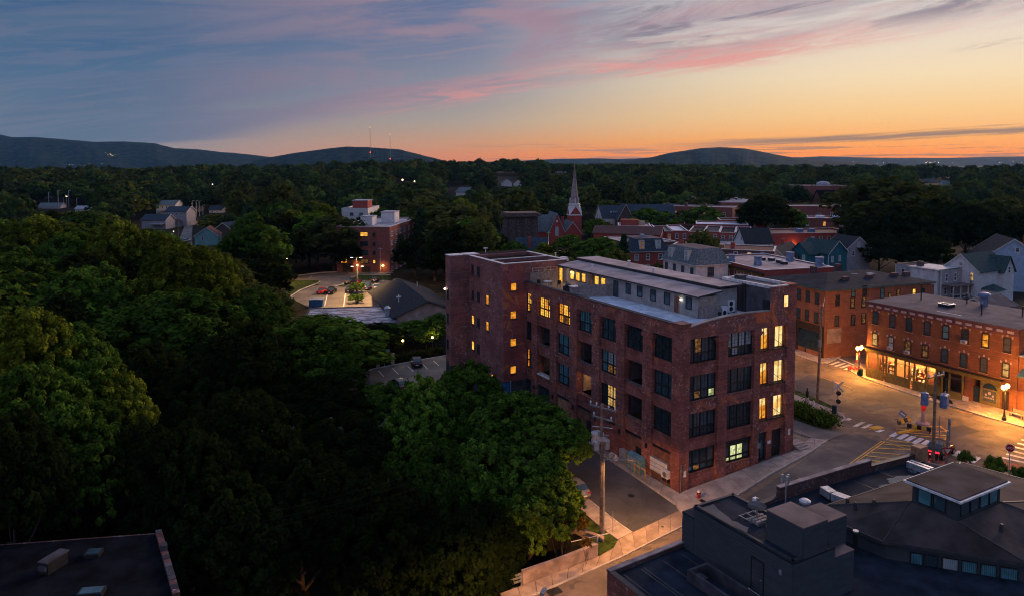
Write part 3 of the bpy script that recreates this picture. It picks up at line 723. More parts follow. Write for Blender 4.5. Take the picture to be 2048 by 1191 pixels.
# pilasters
for i in range(7):
    v0, v1 = (LB[i][1], LB[i + 1][0] if i < 6 else LB[i][1] + .3) if i < 6 else (None, None)
    if v0 is None: continue
    m = MB().box(0, v0, -1.5, 1.1, v1, 15.2).box(-.06, v0 - .12, 15.2, 1.1, v1 + .12, 15.36).box(-.12, v0 - .2, 15.36, 1.1, v1 + .2, 15.62).box(-.04, v0 - .06, 15.62, 1.1, v1 + .06, 15.9)
    PUT('pilaster', m, ['brick_main'])
for a, b in ((5.28, 6.6), (10.58, 11.5)):
    m = MB().box(a, 0, -.5, b, 1.1, 15.2).box(a - .12, -.06, 15.2, b + .12, 1.1, 15.36).box(a - .2, -.12, 15.36, b + .2, 1.1, 15.62).box(a - .06, -.04, 15.62, b + .06, 1.1, 15.9)
    PUT('pilaster', m, ['brick_main'])
PUT('corner_pilaster', MB().box(-.04, -.04, -1.5, 1.28, 1.25, 17.5).box(-.14, -.14, 17.5, 1.36, 1.3, 17.62), ['brick_main'])
PUT('corner_pilaster', MB().box(15.66, -.04, -.5, 17.0, 1.1, 20.3).box(15.6, -.1, 20.3, 17.06, 1.1, 20.42), ['brick_main'])
# spandrels and parapets
for i, (a, b) in enumerate(LB):
    for z0, z1 in ((3.75, 5.35), (FL[0] + WH, 9.3), (FL[1] + WH, 13.25)):
        PUT('spandrel', MB().box(.22, a, z0, .7, b, z1 - .1).box(.12, a, z1 - .1, .72, b, z1), ['brick_main'])
for i, (a, b) in enumerate(RB):
    for z0, z1 in (((4.05, 5.35) if i < 2 else (4.1, 5.35)), (FL[0] + WH, 9.3), (FL[1] + WH, 13.25)):
        PUT('spandrel', MB().box(a, .22, z0, b, .7, z1 - .1).box(a, .12, z1 - .1, b, .72, z1), ['brick_main'])
for a, b in RB[:2]: PUT('base_wall', MB().box(a, .15, -.8, b, .7, 1.55).box(a, .08, 1.55, b, .72, 1.64), ['brick_main'])
PUT('parapet', MB().box(.1, 1.25, 15.87, .55, 31.95, 17.38), ['brick_main'])
PUT('coping', MB().box(0, 1.3, 17.38, .68, 31.95, 17.46), ['coping_dark'])
m = MB(); n = 24                                     # arched parapet over the short front
top = lambda u: float(np.interp(u, (1.28, 2.56, 3.94, 6.17, 9.0, 12.1, 15.7), (17.1, 17.33, 17.5, 17.71, 17.79, 17.7, 17.58)))
us = [1.28 + (15.66 - 1.28) * i / n for i in range(n + 1)]
for a, b in zip(us, us[1:]):
    i = len(m.v)
    m.v += [(a, .1, 15.87), (b, .1, 15.87), (b, .55, 15.87), (a, .55, 15.87), (a, .1, top(a)), (b, .1, top(b)), (b, .55, top(b)), (a, .55, top(a))]
    m.f += [(i, i + 1, i + 5, i + 4), (i + 2, i + 3, i + 7, i + 6), (i + 4, i + 5, i + 6, i + 7), (i + 1, i, i + 3, i + 2)]; m.m += [0] * 4
PUT('parapet', m, ['brick_top'])
m = MB()
for a, b in zip(us, us[1:]):
    i = len(m.v); m.v += [(x, y, top(x) + dz) for dz in (.0, .09) for x, y in ((a, .04), (b, .04), (b, .62), (a, .62))]
    m.f += [(i + 4, i + 5, i + 6, i + 7), (i, i + 1, i + 5, i + 4), (i + 2, i + 3, i + 7, i + 6)]; m.m += [0] * 3
PUT('coping', m, ['concrete'])
# body behind the fronts, flat roof deck
PUT('inner_wall', MB().box(2.9, 2.9, -1.5, 16.9, 31.9, 16.7).box(.75, 1.3, 16.0, 2.9, 31.9, 16.7).box(2.9, .75, 16.0, 15.6, 2.9, 16.7), ['bulkhead'])
PUT('side_wall', MB().box(16.55, 1.1, -.5, 17.0, 32, 17.3), ['brick_main'])
PUT('roof_deck', MB().box(.56, .56, 16.7, 16.55, 32.2, 16.9), ['membrane_blue'])
for z in (3.95, 7.85 + .1, 11.9): PUT('floor_slab', MB().box(.7, .72, z, 2.9, 31.9, z + .2).box(2.9, .72, z, 16.5, 2.9, z + .2), ['bulkhead'])
# long front bays
Y, O, A_, Tl, D, B_, Cu, Pa = 'glow_yellow', 'glow_orange', 'glow_amber', 'glass_teal', 'glass_dark', 'glass_blue', 'glass_curtain', 'glass_pale'
LW = {(0, 0): D, (1, 0): 'LOG', (2, 0): [[D, A_, A_], [D, A_, A_]], (3, 0): 'LOGLIT', (4, 0): [[Tl, Tl, B_], [Tl, Tl, Tl]], (5, 0): 'LOGDIM', (6, 0): [[O, B_, Tl]] * 2,
      (0, 1): B_, (1, 1): 'LOG2', (2, 1): [[Tl, 'glow_dim', 'glow_dim'], [Tl, Pa, Pa]], (3, 1): 'LOG', (4, 1): [[B_, Tl, Tl], [Tl, Tl, Tl]], (5, 1): 'LOG', (6, 1): D,
      (0, 2): D, (1, 2): D, (2, 2): B_, (3, 2): [[B_, Tl, B_], [Tl, Tl, Tl]], (4, 2): [[O, 'glow_dim', O], [O, Y, O]], (5, 2): [[Y, Y, Y], [Y, O, Y]], (6, 2): [[Y, 'glow_dim', O], [Y, Y, Y]]}
for (i, f), spec in LW.items():
    a, b = LB[i]; z = FL[f]; w_ = b - a
    if isinstance(spec, str) and spec.startswith('LOG'):
        # open loggia: side walls, back wall, french window, rail
        PUT('loggia_wall', MB().box(2.55, a, z, 2.8, b, z + WH + .3).box(.7, a - .3, z, 2.55, a, z + WH + .3).box(.7, b, z, 2.55, b + .3, z + WH + .3), ['stucco_tan' if spec == 'LOGLIT' else 'bulkhead'])
        gl = {'LOG': D, 'LOG2': B_, 'LOGLIT': O, 'LOGDIM': O}[spec]
        big_window(loft, 2.5, a + 1.35 if spec != 'LOGDIM' else a + 1.0, z - .2, 1.25, 2.3, -T2, 1, gl, .4)
        if spec == 'LOGDIM': big_window(loft, 2.5, b - .45, z - .2, .8, 2.1, -T2, 1, Y, .4)
        m = MB().box(.2, a, z + .22, .25, b, z + .27)
        for q in range(9): m.box(.21, a + (b - a) * q / 8 - .012, z, .24, a + (b - a) * q / 8 + .012, z + .22)
        PUT('railing', m, ['steel_grey'])
        if spec == 'LOGLIT':
            ld = bpy.data.lights.new('balcony_bulb', 'POINT'); ld.energy = 45; ld.color = (1, .5, .16); ld.shadow_soft_size = .1
            lo = obj('ceiling_lamp', MB().ball((0, 0, 0), .09, 8).mesh('ceiling_lamp', [M['lamp_warm']]), loft, (1.9, (a + b) / 2, z + WH - .25))
            l2 = bpy.data.objects.new('balcony_bulb', ld); col.objects.link(l2); l2.parent = loft; l2.location = (1.9, (a + b) / 2, z + WH - .45)
    else:
        big_window(loft, .5, b, z, w_, WH, -T2, 3, spec, .42, (2, 4))
PUT('awning', MB().box(-.1, LB[5][0] + .1, FL[0] - .12, .75, LB[5][1] - .1, FL[0] + .03), ['coping'])
# ground floor of the long front
for i, (a, b) in enumerate(LB):
    mt = {4: 'wood_board', 5: 'glass_dark', 6: 'glass_dark', 3: 'panel_brown', 2: 'brick_main'}.get(i, 'panel_brown')
    PUT('infill_panel', MB().box(.3, a, -1.6, .6, b, 3.75), [mt])
    PUT('beam', MB().box(.24, a, 3.45, .66, b, 3.78), ['steel_black'])
    if i in (1, 3): PUT('door', MB().box(.24, a + .25, -.3, .34, a + 1.35, 2.4), ['steel_black'])
    if i in (0, 4):
        for q in (1, 2): PUT('batten', MB().box(.26, a + (b - a) * q / 3 - .05, -1.6, .3, a + (b - a) * q / 3 + .05, 3.45), [mt])
# short front windows
RW = {(0, 2): [[D, D, B_, D], [D, 'glow_dim', Cu, D]], (1, 2): [[D, Pa, D, D], [Pa, Pa, Pa, Pa]], (0, 1): [[B_, 'glow_dim', Cu, 'glow_green'], [D, Cu, B_, B_]], (1, 1): [[D, Cu, D, D], [D, Cu, Cu, B_]],
      (0, 0): [[D, D, D, D], [Cu, Cu, B_, B_]], (1, 0): D}
for (i, f), spec in RW.items():
    a, b = RB[i]; big_window(loft, a, .5, FL[f], b - a, WH, 0, 4, spec, .36, (2, 4))
big_window(loft, RB[0][0], .5, 1.64, 4.0, 2.38, 0, 4, [[Tl, 'glow_dim', B_, B_], [D, D, D, Cu]], .3, (1, 1))
# the lit workshop on the ground floor
wi = big_window(loft, RB[1][0], .5, 1.64, 3.98, 1.85, 0, 4, [['glow_green'] * 3 + [Cu], [Cu, 'glow_green', 'glow_green', Cu]], .3, (1, 1))
PUT('shop_fascia', MB().box(RB[1][0], .3, 3.49, RB[1][1], .6, 4.05), ['steel_black'])
# stair windows, lit, with the stair rail showing
a, b = RB[2]
for f in range(3):
    z = FL[f] + .15; h = WH - .1
    PUT('stair_wall', MB().box(a, .25, z, a + .06, .7, z + h).box(a + 1.62, .25, z, a + 2.45, .7, z + h).box(b - .06, .25, z, b, .7, z + h).box(a, .25, z + h, b, .7, z + h + .12), ['brick_main'])
    PUT('sill', MB().box(a, .1, z - .1, b, .74, z), ['steel_black'])
    for x0, x1 in ((a + .06, a + 1.62), (a + 2.45, b - .06)):
        m = MB(); frame_rect(m, x1 - x0, h, .05, -.03, .03); m.box((x1 - x0) / 2 - .03, -.03, .05, (x1 - x0) / 2 + .03, .03, h - .05)
        wn = m.build('window', [M['steel_black']], loft, (x0, .42, z))
        m = MB().poly([(.05, .22, .05), (x1 - x0 - .05, .22, .05), (x1 - x0 - .05, .22, h - .05), (.05, .22, h - .05)])
        m.build('pane', [M['glow_cream']], wn)
        if x0 > a + 1: MB().tube((.1, .12, h * .42), (x1 - x0 - .15, .12, h * .06), .03, n=5).tube((.1, .12, h * .2), (.1, .12, h * .42), .02, n=4).build('handrail', [M['steel_black']], wn)
        else: MB().poly([(.05, .2, .05), (x1 - x0 - .05, .2, .05), (x1 - x0 - .05, .2, h * .62), (.05, .2, h * .48)]).build('glowing_stair_side', [M['glow_orange']], wn)  # stair side glows by itself, the stairwell light put into its colour
# doors on the short front
PUT('stair_wall', MB().box(a + 1.45, .2, -.5, a + 2.25, .7, 4.1).box(b - .25, .2, -.5, b, .7, 4.1), ['brick_main'])
g0 = GZ(13, -.2) + .12
m = MB(); frame_rect(m, 1.4, 3.0, .08, -.05, .05); m.box(.08, -.04, 2.2, 1.32, .04, 2.28); m.box(.68, -.04, .08, .72, .04, 2.2)
dr = m.build('door', [M['steel_black']], loft, (a + .03, .5, g0)); MB().poly([(.08, .01, .08), (1.32, .01, .08), (1.32, .01, 2.92), (.08, .01, 2.92)]).build('pane', [M['glass_blue']], dr)
PUT('canopy', MB().box(a, .1, g0 + 3.0, a + 1.45, .6, 4.1), ['steel_black'])
dr = MB().box(0, -.04, 0, 1.6, .04, 3.0).box(.78, -.06, 0, .82, -.04, 3.0).build('door', [M['steel_black']], loft, (a + 2.28, .5, g0 - .02))
MB().box(.68, -.12, 1.05, .74, -.04, 1.15).build('handle', [M['steel_grey']], dr)
PUT('notice', MB().box(a + 1.6, .17, 2.65, a + 2.1, .2, 3.0), ['paint_white']); PUT('notice', MB().box(16.1, -.07, 3.2, 16.45, -.04, 3.9), ['paint_white']); PUT('notice', MB().box(.62, -.07, 1.55, .95, -.04, 2.2), ['paint_white'])
PUT('sign_bracket', MB().box(10.7, -.55, 2.8, 11.2, -.5, 3.4).box(10.92, -.5, 3.35, 10.98, 0, 3.4), ['steel_grey'])
PUT('downpipe', MB().tube((.2, -.1, -.1), (.2, -.1, 3.0), .05, n=6).box(.1, -.2, 2.2, .3, -.05, 2.5), ['steel_grey'])
for i in range(6): PUT('wall_lamp', MB().box(-.16, LB[i][1] + .62, 3.0, .0, LB[i][1] + .8, 3.5), ['steel_black'])
# ------------ the tower at the far end
PUT('tower', MB().box(-3.35, 31.95, 3.6, 7, 42.93, 19.5).box(-6.39, 42.93, 3.6, 7, 44.75, 19.6), ['brick_tower'])
PUT('tower_base', MB().box(-3.352, 31.9, -2, 7, 42.9, 3.6).box(-6.392, 42.9, -2, 7, 44.753, 3.6), ['base_paint'])
PUT('tower_face', MB().box(-3.36, 31.88, 3.6, -.02, 31.945, 20.02), ['brick_face'])
m = MB()
for q in ((-3.35, 31.95, -3.0, 42.9), (6.65, 31.95, 7, 42.9), (-3.0, 31.95, 6.65, 32.3), (-3.0, 36.6, 6.65, 36.85), (-3.0, 42.5, 6.65, 42.9)): m.box(q[0], q[1], 19.5, q[2], q[3], 20.02)
m.box(-6.39, 42.93, 19.6, 7, 44.75, 20.12); PUT('tower_parapet', m, ['brick_tower'])
m = MB()
for q in ((-3.43, 31.84, -2.9, 42.92), (6.6, 31.84, 7.08, 42.92), (-2.9, 31.84, 6.6, 32.38), (-2.9, 36.55, 6.6, 36.9)): m.box(q[0], q[1], 20.02, q[2], q[3], 20.1)
m.box(-6.47, 42.94, 20.12, -4.2, 44.83, 20.2).box(-3.9, 42.94, 20.12, -1.6, 44.83, 20.2); PUT('coping', m, ['coping'])
PUT('tower_roof', MB().box(-3.0, 32.3, 19.5, 6.65, 42.5, 19.56).box(-1.5, 42.94, 20.13, 7, 44.8, 20.16), ['roof_black'])
PUT('roof_vent', MB().tube((0, 44, 20.1), (0, 44, 20.9), .08).box(-.3, 43.85, 20.75, .3, 44.15, 20.9), ['coping'])
def small_win(px, py, plane, gl, w_=.85, h=1.25):
    m = MB(); frame_rect(m, w_, h, .06, -.02, .12); m.box(-.1, -.1, -.12, w_ + .1, .05, 0)
    if plane[0] == 'A': u, z = onR(px, py, 31.88); loc = (u - w_ / 2, 31.86, z - h / 2); rz = 0
    else: v, z = onL(px, py, plane[1]); loc = (plane[1] - .02, v + w_ / 2, z - h / 2); rz = -T2
    o = obj('window', cached(('sw', w_, h), lambda: m.mesh('window', [M['coping_dark']])), loft, loc, rz)
    obj('pane', cached(('swp', w_, h, gl), lambda: MB().poly([(.06, .004, .06), (w_ - .06, .004, .06), (w_ - .06, .004, h - .06), (.06, .004, h - .06)]).mesh('pane', [M[gl]])), o)
for x, y in ((1027, 573.5), (1026.5, 629), (1026.4, 684), (1026.4, 738.5)): small_win(x, y, 'A', 'glow_orange', .95, 1.1)
q = lambda x, y: (860 + x * .3525, 480 + y * .3526)
for x, y, gl in ((242, 165, D), (274, 177, D), (244, 310, D), (275, 320, D), (327, 337, O), (245, 450, Y), (275, 467, D), (327, 485, O), (245, 595, Y), (275, 614, D), (243, 730, D), (274, 750, D), (355, 785, O)):
    small_win(*q(x, y), ('B', -3.38), gl, .8, 1.35)
for x, y in ((101, 303), (101, 440), (101, 588), (101, 710)): small_win(*q(x, y), ('D', -6.42), D, .7, 1.5)
PUT('wall_lamp', MB().ball((-6.6, 44.6, 15.0), .14, 8), ['lamp_white'])
# ------------ rooftop penthouse
PH0 = 5.75
PUT('penthouse_wall', MB().box(PH0, 3.75, 16.9, 8.6, 31.6, 19.2), ['siding_penthouse'])
PUT('penthouse_end', MB().box(PH0 + .25, 3.7, 16.9, 8.5, 3.745, 19.2), ['stucco_tan'])
PUT('penthouse_wall', MB().box(8.75, 4.3, 16.9, 12.2, 31.6, 19.7), ['siding_penthouse'])
m = MB(); z0, z1 = 19.24, 19.62
m.v += [(PH0 - .45, 3.3, z0), (9.0, 3.3, z1), (9.0, 32.1, z1), (PH0 - .45, 32.1, z0)] + [(PH0 - .45, 3.3, z0 + .16), (9.0, 3.3, z1 + .16), (9.0, 32.1, z1 + .16), (PH0 - .45, 32.1, z0 + .16)]
m.f += [(0, 3, 2, 1), (4, 5, 6, 7), (0, 1, 5, 4), (1, 2, 6, 5), (2, 3, 7, 6), (3, 0, 4, 7)]; m.m += [1, 0, 1, 1, 1, 1]
PUT('penthouse_roof', m, ['membrane', 'coping_dark'])
PUT('clerestory', MB().box(9.02, 4.0, 19.7, 9.1, 32.0, 20.1), ['steel_black'])
PUT('penthouse_roof', MB().box(9.05, 3.8, 20.1, 12.6, 32.4, 20.14).box(9.0, 3.75, 19.98, 12.65, 32.45, 20.1, 1), ['membrane', 'coping_dark'])
def ph_item(name, px, py, w_, h, gl, frm='steel_black', z=None):
    v, zz = onL(px, py, PH0); zz = zz - h / 2 if z is None else z
    m = MB(); frame_rect(m, w_, h, .08, -.05, .05)
    o = obj(name, cached(('ph', name, w_, h, frm), lambda: m.mesh(name, [M[frm]])), loft, (PH0 - .02, v + w_ / 2, zz), -T2)
    obj('pane', cached(('php', w_, h, gl), lambda: MB().poly([(.08, 0, .08), (w_ - .08, 0, .08), (w_ - .08, 0, h - .08), (.08, 0, h - .08)]).mesh('pane', [M[gl]])), o); return o
qa = lambda x, y: (1220 + x / 5.389, 490 + y / 5.389); qb = lambda x, y: (1040 + x / 7.94, 500 + y / 7.94)
for x, y in ((197, 470), (323, 500), (466, 540), (615, 575), (850, 625)): ph_item('window', *qa(x, y), .95, 1.35, B_)
ph_item('door', *qa(65, 475), .95, 2.05, 'glass_blue', z=16.92)
o = ph_item('door', *qa(720, 630), .95, 2.05, 'panel_brown', 'stucco_tan', z=16.92)
ph_item('door', *qb(655, 385), 1.0, 2.1, Y, z=16.92)
for x, y in ((832, 395), (922, 420), (1015, 440), (1222, 485), (1327, 515)): ph_item('window', *qb(x, y), 1.05, 1.3, Y)
PUT('wall_lamp', MB().ball((PH0 - .15, onL(1363.7, 596, PH0)[0], 18.6), .11, 8), ['lamp_white'])
PUT('chimney', MB().box(PH0 - .35, onL(1184, 560, PH0)[0] - .35, 16.9, PH0 - .02, onL(1184, 560, PH0)[0] + .35, 19.15), ['wood_board'])
for px, py, z, r, h in ((1111, 517, 19.5, .07, .8), (1184, 540, 19.45, .12, .7), (1258, 531, 20.14, .13, .6), (1307, 545, 20.14, .13, .5)):
    u, v = uvz(px, py, z); PUT('roof_vent', MB().tube((u, v, z - .1), (u, v, z + h), r).tube((u, v, z + h), (u, v, z + h + .08), r * 1.9), ['coping'])
u, v = uvz(1128, 520, 19.6); PUT('roof_hood', MB().box(u - .5, v - .6, 19.5, u + .5, v + .6, 19.8).prism([(u - .4, v - .5), (u + .4, v - .5), (u + .4, v + .5), (u - .4, v + .5)], 19.8, 20.05), ['coping'])
# terrace: timber decking, screens
PUT('terrace_deck', MB().box(.9, 22.5, 16.9, 5.7, 31.4, 16.98), ['wood_deck'])
fence_me = cached('picket', lambda: MB().box(-.065, -.02, 0, .065, .02, 1.55).mesh('board', [M['wood_fence']]))
def picket_fence(label, a, b, z, h=1.55):
    A = np.array(a); B = np.array(b); n = int(np.linalg.norm(B - A) / .15); ang = math.atan2(B[1] - A[1], B[0] - A[0])
    X = xy_of(*a); f = thing('fence', label, 'fence', (X[0], X[1], z), RZ + ang, None); ln = np.linalg.norm(B - A)
    rr = random.Random(int(ln * 100))
    MB().box(0, .03, .3, ln, .07, .4).box(0, .03, 1.2, ln, .07, 1.3).build('rail', [M['wood_fence']], f)
    for i in range(n + 1):
        o = obj('board', fence_me, f, (i * ln / n, 0, rr.uniform(0, .03)))
        o.scale = (1, 1, h / 1.55 * rr.uniform(.98, 1.02))
    return f
picket_fence('grey timber screen across the roof terrace beside the dark penthouse door', (1.2, 20.3), (5.65, 19.2), 16.9, 1.6)
picket_fence('weathered timber screen at the tower end of the roof terrace', (.8, 31.6), (5.3, 31.6), 16.9, 1.7)
picket_fence('short dark timber screen beside the white rooftop air conditioners', (5.9, 3.55), (8.3, 3.0), 16.9, 1.35)
# bulkhead on the right
PUT('bulkhead_wall', MB().box(13.1, .3, 16.9, 16.6, 7.4, 20.1), ['bulkhead'])
PUT('bulkhead_front', MB().box(13.1, .0, 15.9, 15.66, .28, 20.3), ['brick_top'])
m = MB()
for q_ in ((13.0, .3, 13.35, 7.5), (16.4, 1.1, 16.75, 7.5), (13.35, 7.15, 16.4, 7.5), (13.0, -.1, 15.6, .3)): m.box(q_[0], q_[1], 20.1 if q_[1] > .2 else 20.3, q_[2], q_[3], 20.42)
PUT('coping', m, ['coping'])
PUT('chimney', MB().box(13.7, 5.2, 20.1, 14.6, 6.2, 20.75).box(13.6, 5.1, 20.75, 14.7, 6.3, 20.85), ['bulkhead'])
u, z = onR(1571.5, 601.5, 0); m = MB(); frame_rect(m, .8, 1.35, .06, -.06, .02)
o = m.build('window', [M['coping_dark']], loft, (u - .4, -.01, z - .68)); MB().poly([(.06, -.02, .06), (.74, -.02, .06), (.74, -.02, 1.29), (.06, -.02, 1.29)]).build('pane', [M['glow_cream']], o)
v, z = onL(1533, 608, 13.1); PUT('door', MB().box(13.04, v - .5, 16.9, 13.1, v + .5, 18.8), ['steel_black'])
m = MB(); v, z = onL(1493, 590, 13.1)
for k_ in (0, .5): m.box(12.95, v + k_, 16.9, 13.0, v + k_ + .05, 20.3)
for k_ in range(11): m.box(12.96, v + .05, 17.1 + k_ * .3, 12.99, v + .5, 17.14 + k_ * .3)
PUT('ladder', m, ['steel_black'])
m = MB()
for k_ in range(6): m.box(16.3, 8 + k_ * 1.6, 16.9, 16.36, 8.06 + k_ * 1.6, 18.0)
for zz in (17.4, 17.9): m.box(16.31, 8, zz, 16.35, 16.06, zz + .05)
PUT('railing', m, ['steel_grey'])
m = MB()
for k_ in range(5): m.box(1.2 + k_ * 1.0, 31.8, 16.9, 1.26 + k_ * 1.0, 31.86, 19.2)
for zz in (18.75, 19.15): m.box(1.2, 31.81, zz, 5.4, 31.85, zz + .05)
PUT('railing', m, ['galv'])
# ------------------------------------------------------------------ generic buildings
def root_at(label, cat, name, N, A, z=0.0, group=None):
    t = thing(name, label, cat, (N[0], N[1], z), R(90 - A), group); return t
def wmesh(w_, h, frm, gl, style='sash'):
    def mk():
        m = MB(); b = min(.14, w_ * .14); frame_rect(m, w_, h, b, -.07, .02)
        if style == 'sash': m.box(b, -.05, h * .48, w_ - b, .02, h * .54)
        if style == 'cross': m.box(b, -.05, h * .48, w_ - b, .02, h * .54); m.box(w_ / 2 - .04, -.05, b, w_ / 2 + .04, .02, h - b)
        m.box(-.08, -.14, -.1, w_ + .08, .02, 0)
        m.poly([(b, -.015, b), (w_ - b, -.015, b), (w_ - b, -.015, h - b), (b, -.015, h - b)], 1)
        return m.mesh('window', [M[frm], M[gl]])
    return cached(('wm', round(w_, 2), round(h, 2), frm, gl, style), mk)
def win(root, face, s, z, w_, h, gl='glass_dark', frm='trim', style='sash', W=0, D=0, name='window'):
    """s: centre along the face, z: sill height above the root"""
    me = wmesh(w_, h, frm, gl, style)
    if face == 'F': return obj(name, me, root, (s - w_ / 2, -.005, z), 0)
    if face == 'L': return obj(name, me, root, (-.005, s + w_ / 2, z), -T2)
    if face == 'R': return obj(name, me, root, (W + .005, s - w_ / 2, z), T2)
    return obj(name, me, root, (s + w_ / 2, D + .005, z), math.pi)
def fx(N, A, px, py):
    """photo pixel on the vertical plane through N along bearing A -> (distance along, height)"""
    dx, dy = math.sin(R(A)), math.cos(R(A)); r = ray(px, py)
    t = (N[0] * dy - N[1] * dx) / (r[0] * dy - r[1] * dx)
    return (r[0] * t - N[0]) * dx + (r[1] * t - N[1]) * dy, HC + r[2] * t
def gable(m, x0, y0, x1, y1, z, h, axis='x', over=.4, th=.14, mr=0, mw=1):
    """gable roof solids + gable end walls; ridge along axis"""
    if axis == 'x':
        c = (y0 + y1) / 2; sl = h / (c - y0)
        for sgn, ye in ((-1, y0), (1, y1)):
            e = ye + sgn * over; ze = z - sl * over
            q = [(x0 - over, e, ze), (x1 + over, e, ze), (x1 + over, c, z + h), (x0 - over, c, z + h)]
            if sgn > 0: q = q[::-1]
            i = len(m.v); m.v += q + [(a, b, d + th) for a, b, d in q]
            m.f += [(i + 3, i + 2, i + 1, i), (i + 4, i + 5, i + 6, i + 7)] + [(i + k, i + (k + 1) % 4, i + 4 + (k + 1) % 4, i + 4 + k) for k in range(4)]; m.m += [mr] * 6
        for x in (x0, x1): m.poly([(x, y0, z), (x, y1, z), (x, c, z + h)] if x == x1 else [(x, y1, z), (x, y0, z), (x, c, z + h)], mw)
    else:
        c = (x0 + x1) / 2; sl = h / (c - x0)
        for sgn, xe in ((-1, x0), (1, x1)):
            e = xe + sgn * over; ze = z - sl * over
            q = [(e, y0 - over, ze), (c, y0 - over, z + h), (c, y1 + over, z + h), (e, y1 + over, ze)]
            if sgn > 0: q = q[::-1]
            i = len(m.v); m.v += q + [(a, b, d + th) for a, b, d in q]
            m.f += [(i + 3, i + 2, i + 1, i), (i + 4, i + 5, i + 6, i + 7)] + [(i + k, i + (k + 1) % 4, i + 4 + (k + 1) % 4, i + 4 + k) for k in range(4)]; m.m += [mr] * 6
        for y in (y0, y1): m.poly([(x0, y, z), (x1, y, z), (c, y, z + h)] if y == y0 else [(x1, y, z), (x0, y, z), (c, y, z + h)], mw)
    return m
def hip(m, x0, y0, x1, y1, z, h, over=.5, mr=0, ridge=None):
    a, b, c, d = x0 - over, y0 - over, x1 + over, y1 + over
    r = ridge if ridge is not None else min(c - a, d - b) / 2
    if c - a >= d - b: p, q = (a + r, (b + d) / 2, z + h), (c - r, (b + d) / 2, z + h); F_ = [((a, b, z), (c, b, z), q, p), ((c, b, z), (c, d, z), q), ((c, d, z), (a, d, z), p, q), ((a, d, z), (a, b, z), p)]
    else: p, q = ((a + c) / 2, b + r, z + h), ((a + c) / 2, d - r, z + h); F_ = [((a, b, z), (c, b, z), p), ((c, b, z), (c, d, z), q, p), ((c, d, z), (a, d, z), q), ((a, d, z), (a, b, z), p, q)]
    for f in F_: m.poly(f, mr)
    m.poly([(a, b, z), (a, d, z), (c, d, z), (c, b, z)], mr); return m
def flat_block(label, cat, name, N, A, w_, d, z1, wall, roof, zg=None, par=.35, cop='coping', group=None):
    zg = G(*N) if zg is None else zg
    t = root_at(label, cat, name, N, A, zg, group); h = z1 - zg
    MB().box(0, 0, -3, w_, d, h - par - .1).build('wall', [M[wall]], t)
    MB().box(0, 0, h - par - .1, .3, d, h).box(w_ - .3, 0, h - par - .1, w_, d, h).box(.3, 0, h - par - .1, w_ - .3, .3, h).box(.3, d - .3, h - par - .1, w_ - .3, d, h).build('parapet', [M[wall]], t)
    MB().box(.3, .3, h - par - .1, w_ - .3, d - .3, h - par + .02).build('roof', [M[roof]], t)
    c = MB()
    for q in ((-.06, -.06, .36, d + .06), (w_ - .36, -.06, w_ + .06, d + .06), (.36, -.06, w_ - .36, .36), (.36, d - .36, w_ - .36, d + .06)): c.box(q[0], q[1], h, q[2], q[3], h + .08)
    c.build('coping', [M[cop]], t)
    return t, h
def house(label, N, A, w_, d, ze, rise, axis, wall, roof, name='house', chim=None, group=None, cat='house'):
    zg = G(*N); t = root_at(label, cat, name, N, A, zg, group); h = ze - zg
    MB().box(0, 0, -3, w_, d, h).build('wall', [M[wall]], t)
    r = gable(MB(), 0, 0, w_, d, h, rise, axis).build('roof', [M[roof], M[wall]], t)
    m = MB(); th = .02
    if axis == 'x':
        c = d / 2; sl = rise / c
        for x in (-.42, w_ + .36):
            for s_, ye in ((-1, 0), (1, d)):
                e = ye + s_ * .4; m.poly([(x, e, h - sl * .4 - .08), (x + .06, e, h - sl * .4 - .08), (x + .06, c, h + rise - .08), (x, c, h + rise - .08)])
                a_, b_ = (x, e, h - sl * .4 - .1), (x, c, h + rise - .1); m.poly([a_, (a_[0], a_[1], a_[2] + .28), (b_[0], b_[1], b_[2] + .28), b_]); m.poly([(p[0] + .06, p[1], p[2]) for p in (a_, b_, (b_[0], b_[1], b_[2] + .28), (a_[0], a_[1], a_[2] + .28))])
    else:
        c = w_ / 2; sl = rise / c
        for y in (-.42, d + .36):
            for s_, xe in ((-1, 0), (1, w_)):
                e = xe + s_ * .4; a_, b_ = (e, y, h - sl * .4 - .1), (c, y, h + rise - .1)
                m.poly([a_, (a_[0], a_[1], a_[2] + .28), (b_[0], b_[1], b_[2] + .28), b_]); m.poly([(p[0], p[1] + .06, p[2]) for p in (a_, b_, (b_[0], b_[1], b_[2] + .28), (a_[0], a_[1], a_[2] + .28))])
    m.build('bargeboard', [M['trim']], t)
    if chim: MB().box(chim[0] - .4, chim[1] - .4, h + .2, chim[0] + .4, chim[1] + .4, h + rise + .7).build('chimney', [M['brick_red']], t)
    return t, h
def wrow(t, face, ss, z, w_, h, gls, frm='trim', style='sash', W=0, D=0):
    for i, s in enumerate(ss): win(t, face, s, z, w_, h, gls[i % len(gls)] if isinstance(gls, (list, tuple)) else gls, frm, style, W, D)
def local(t, x, y):
    """world xy -> local xy of a building root"""
    a = t.rotation_euler[2]; dx, dy = x - t.location[0], y - t.location[1]
    return dx * math.cos(a) + dy * math.sin(a), -dx * math.sin(a) + dy * math.cos(a)
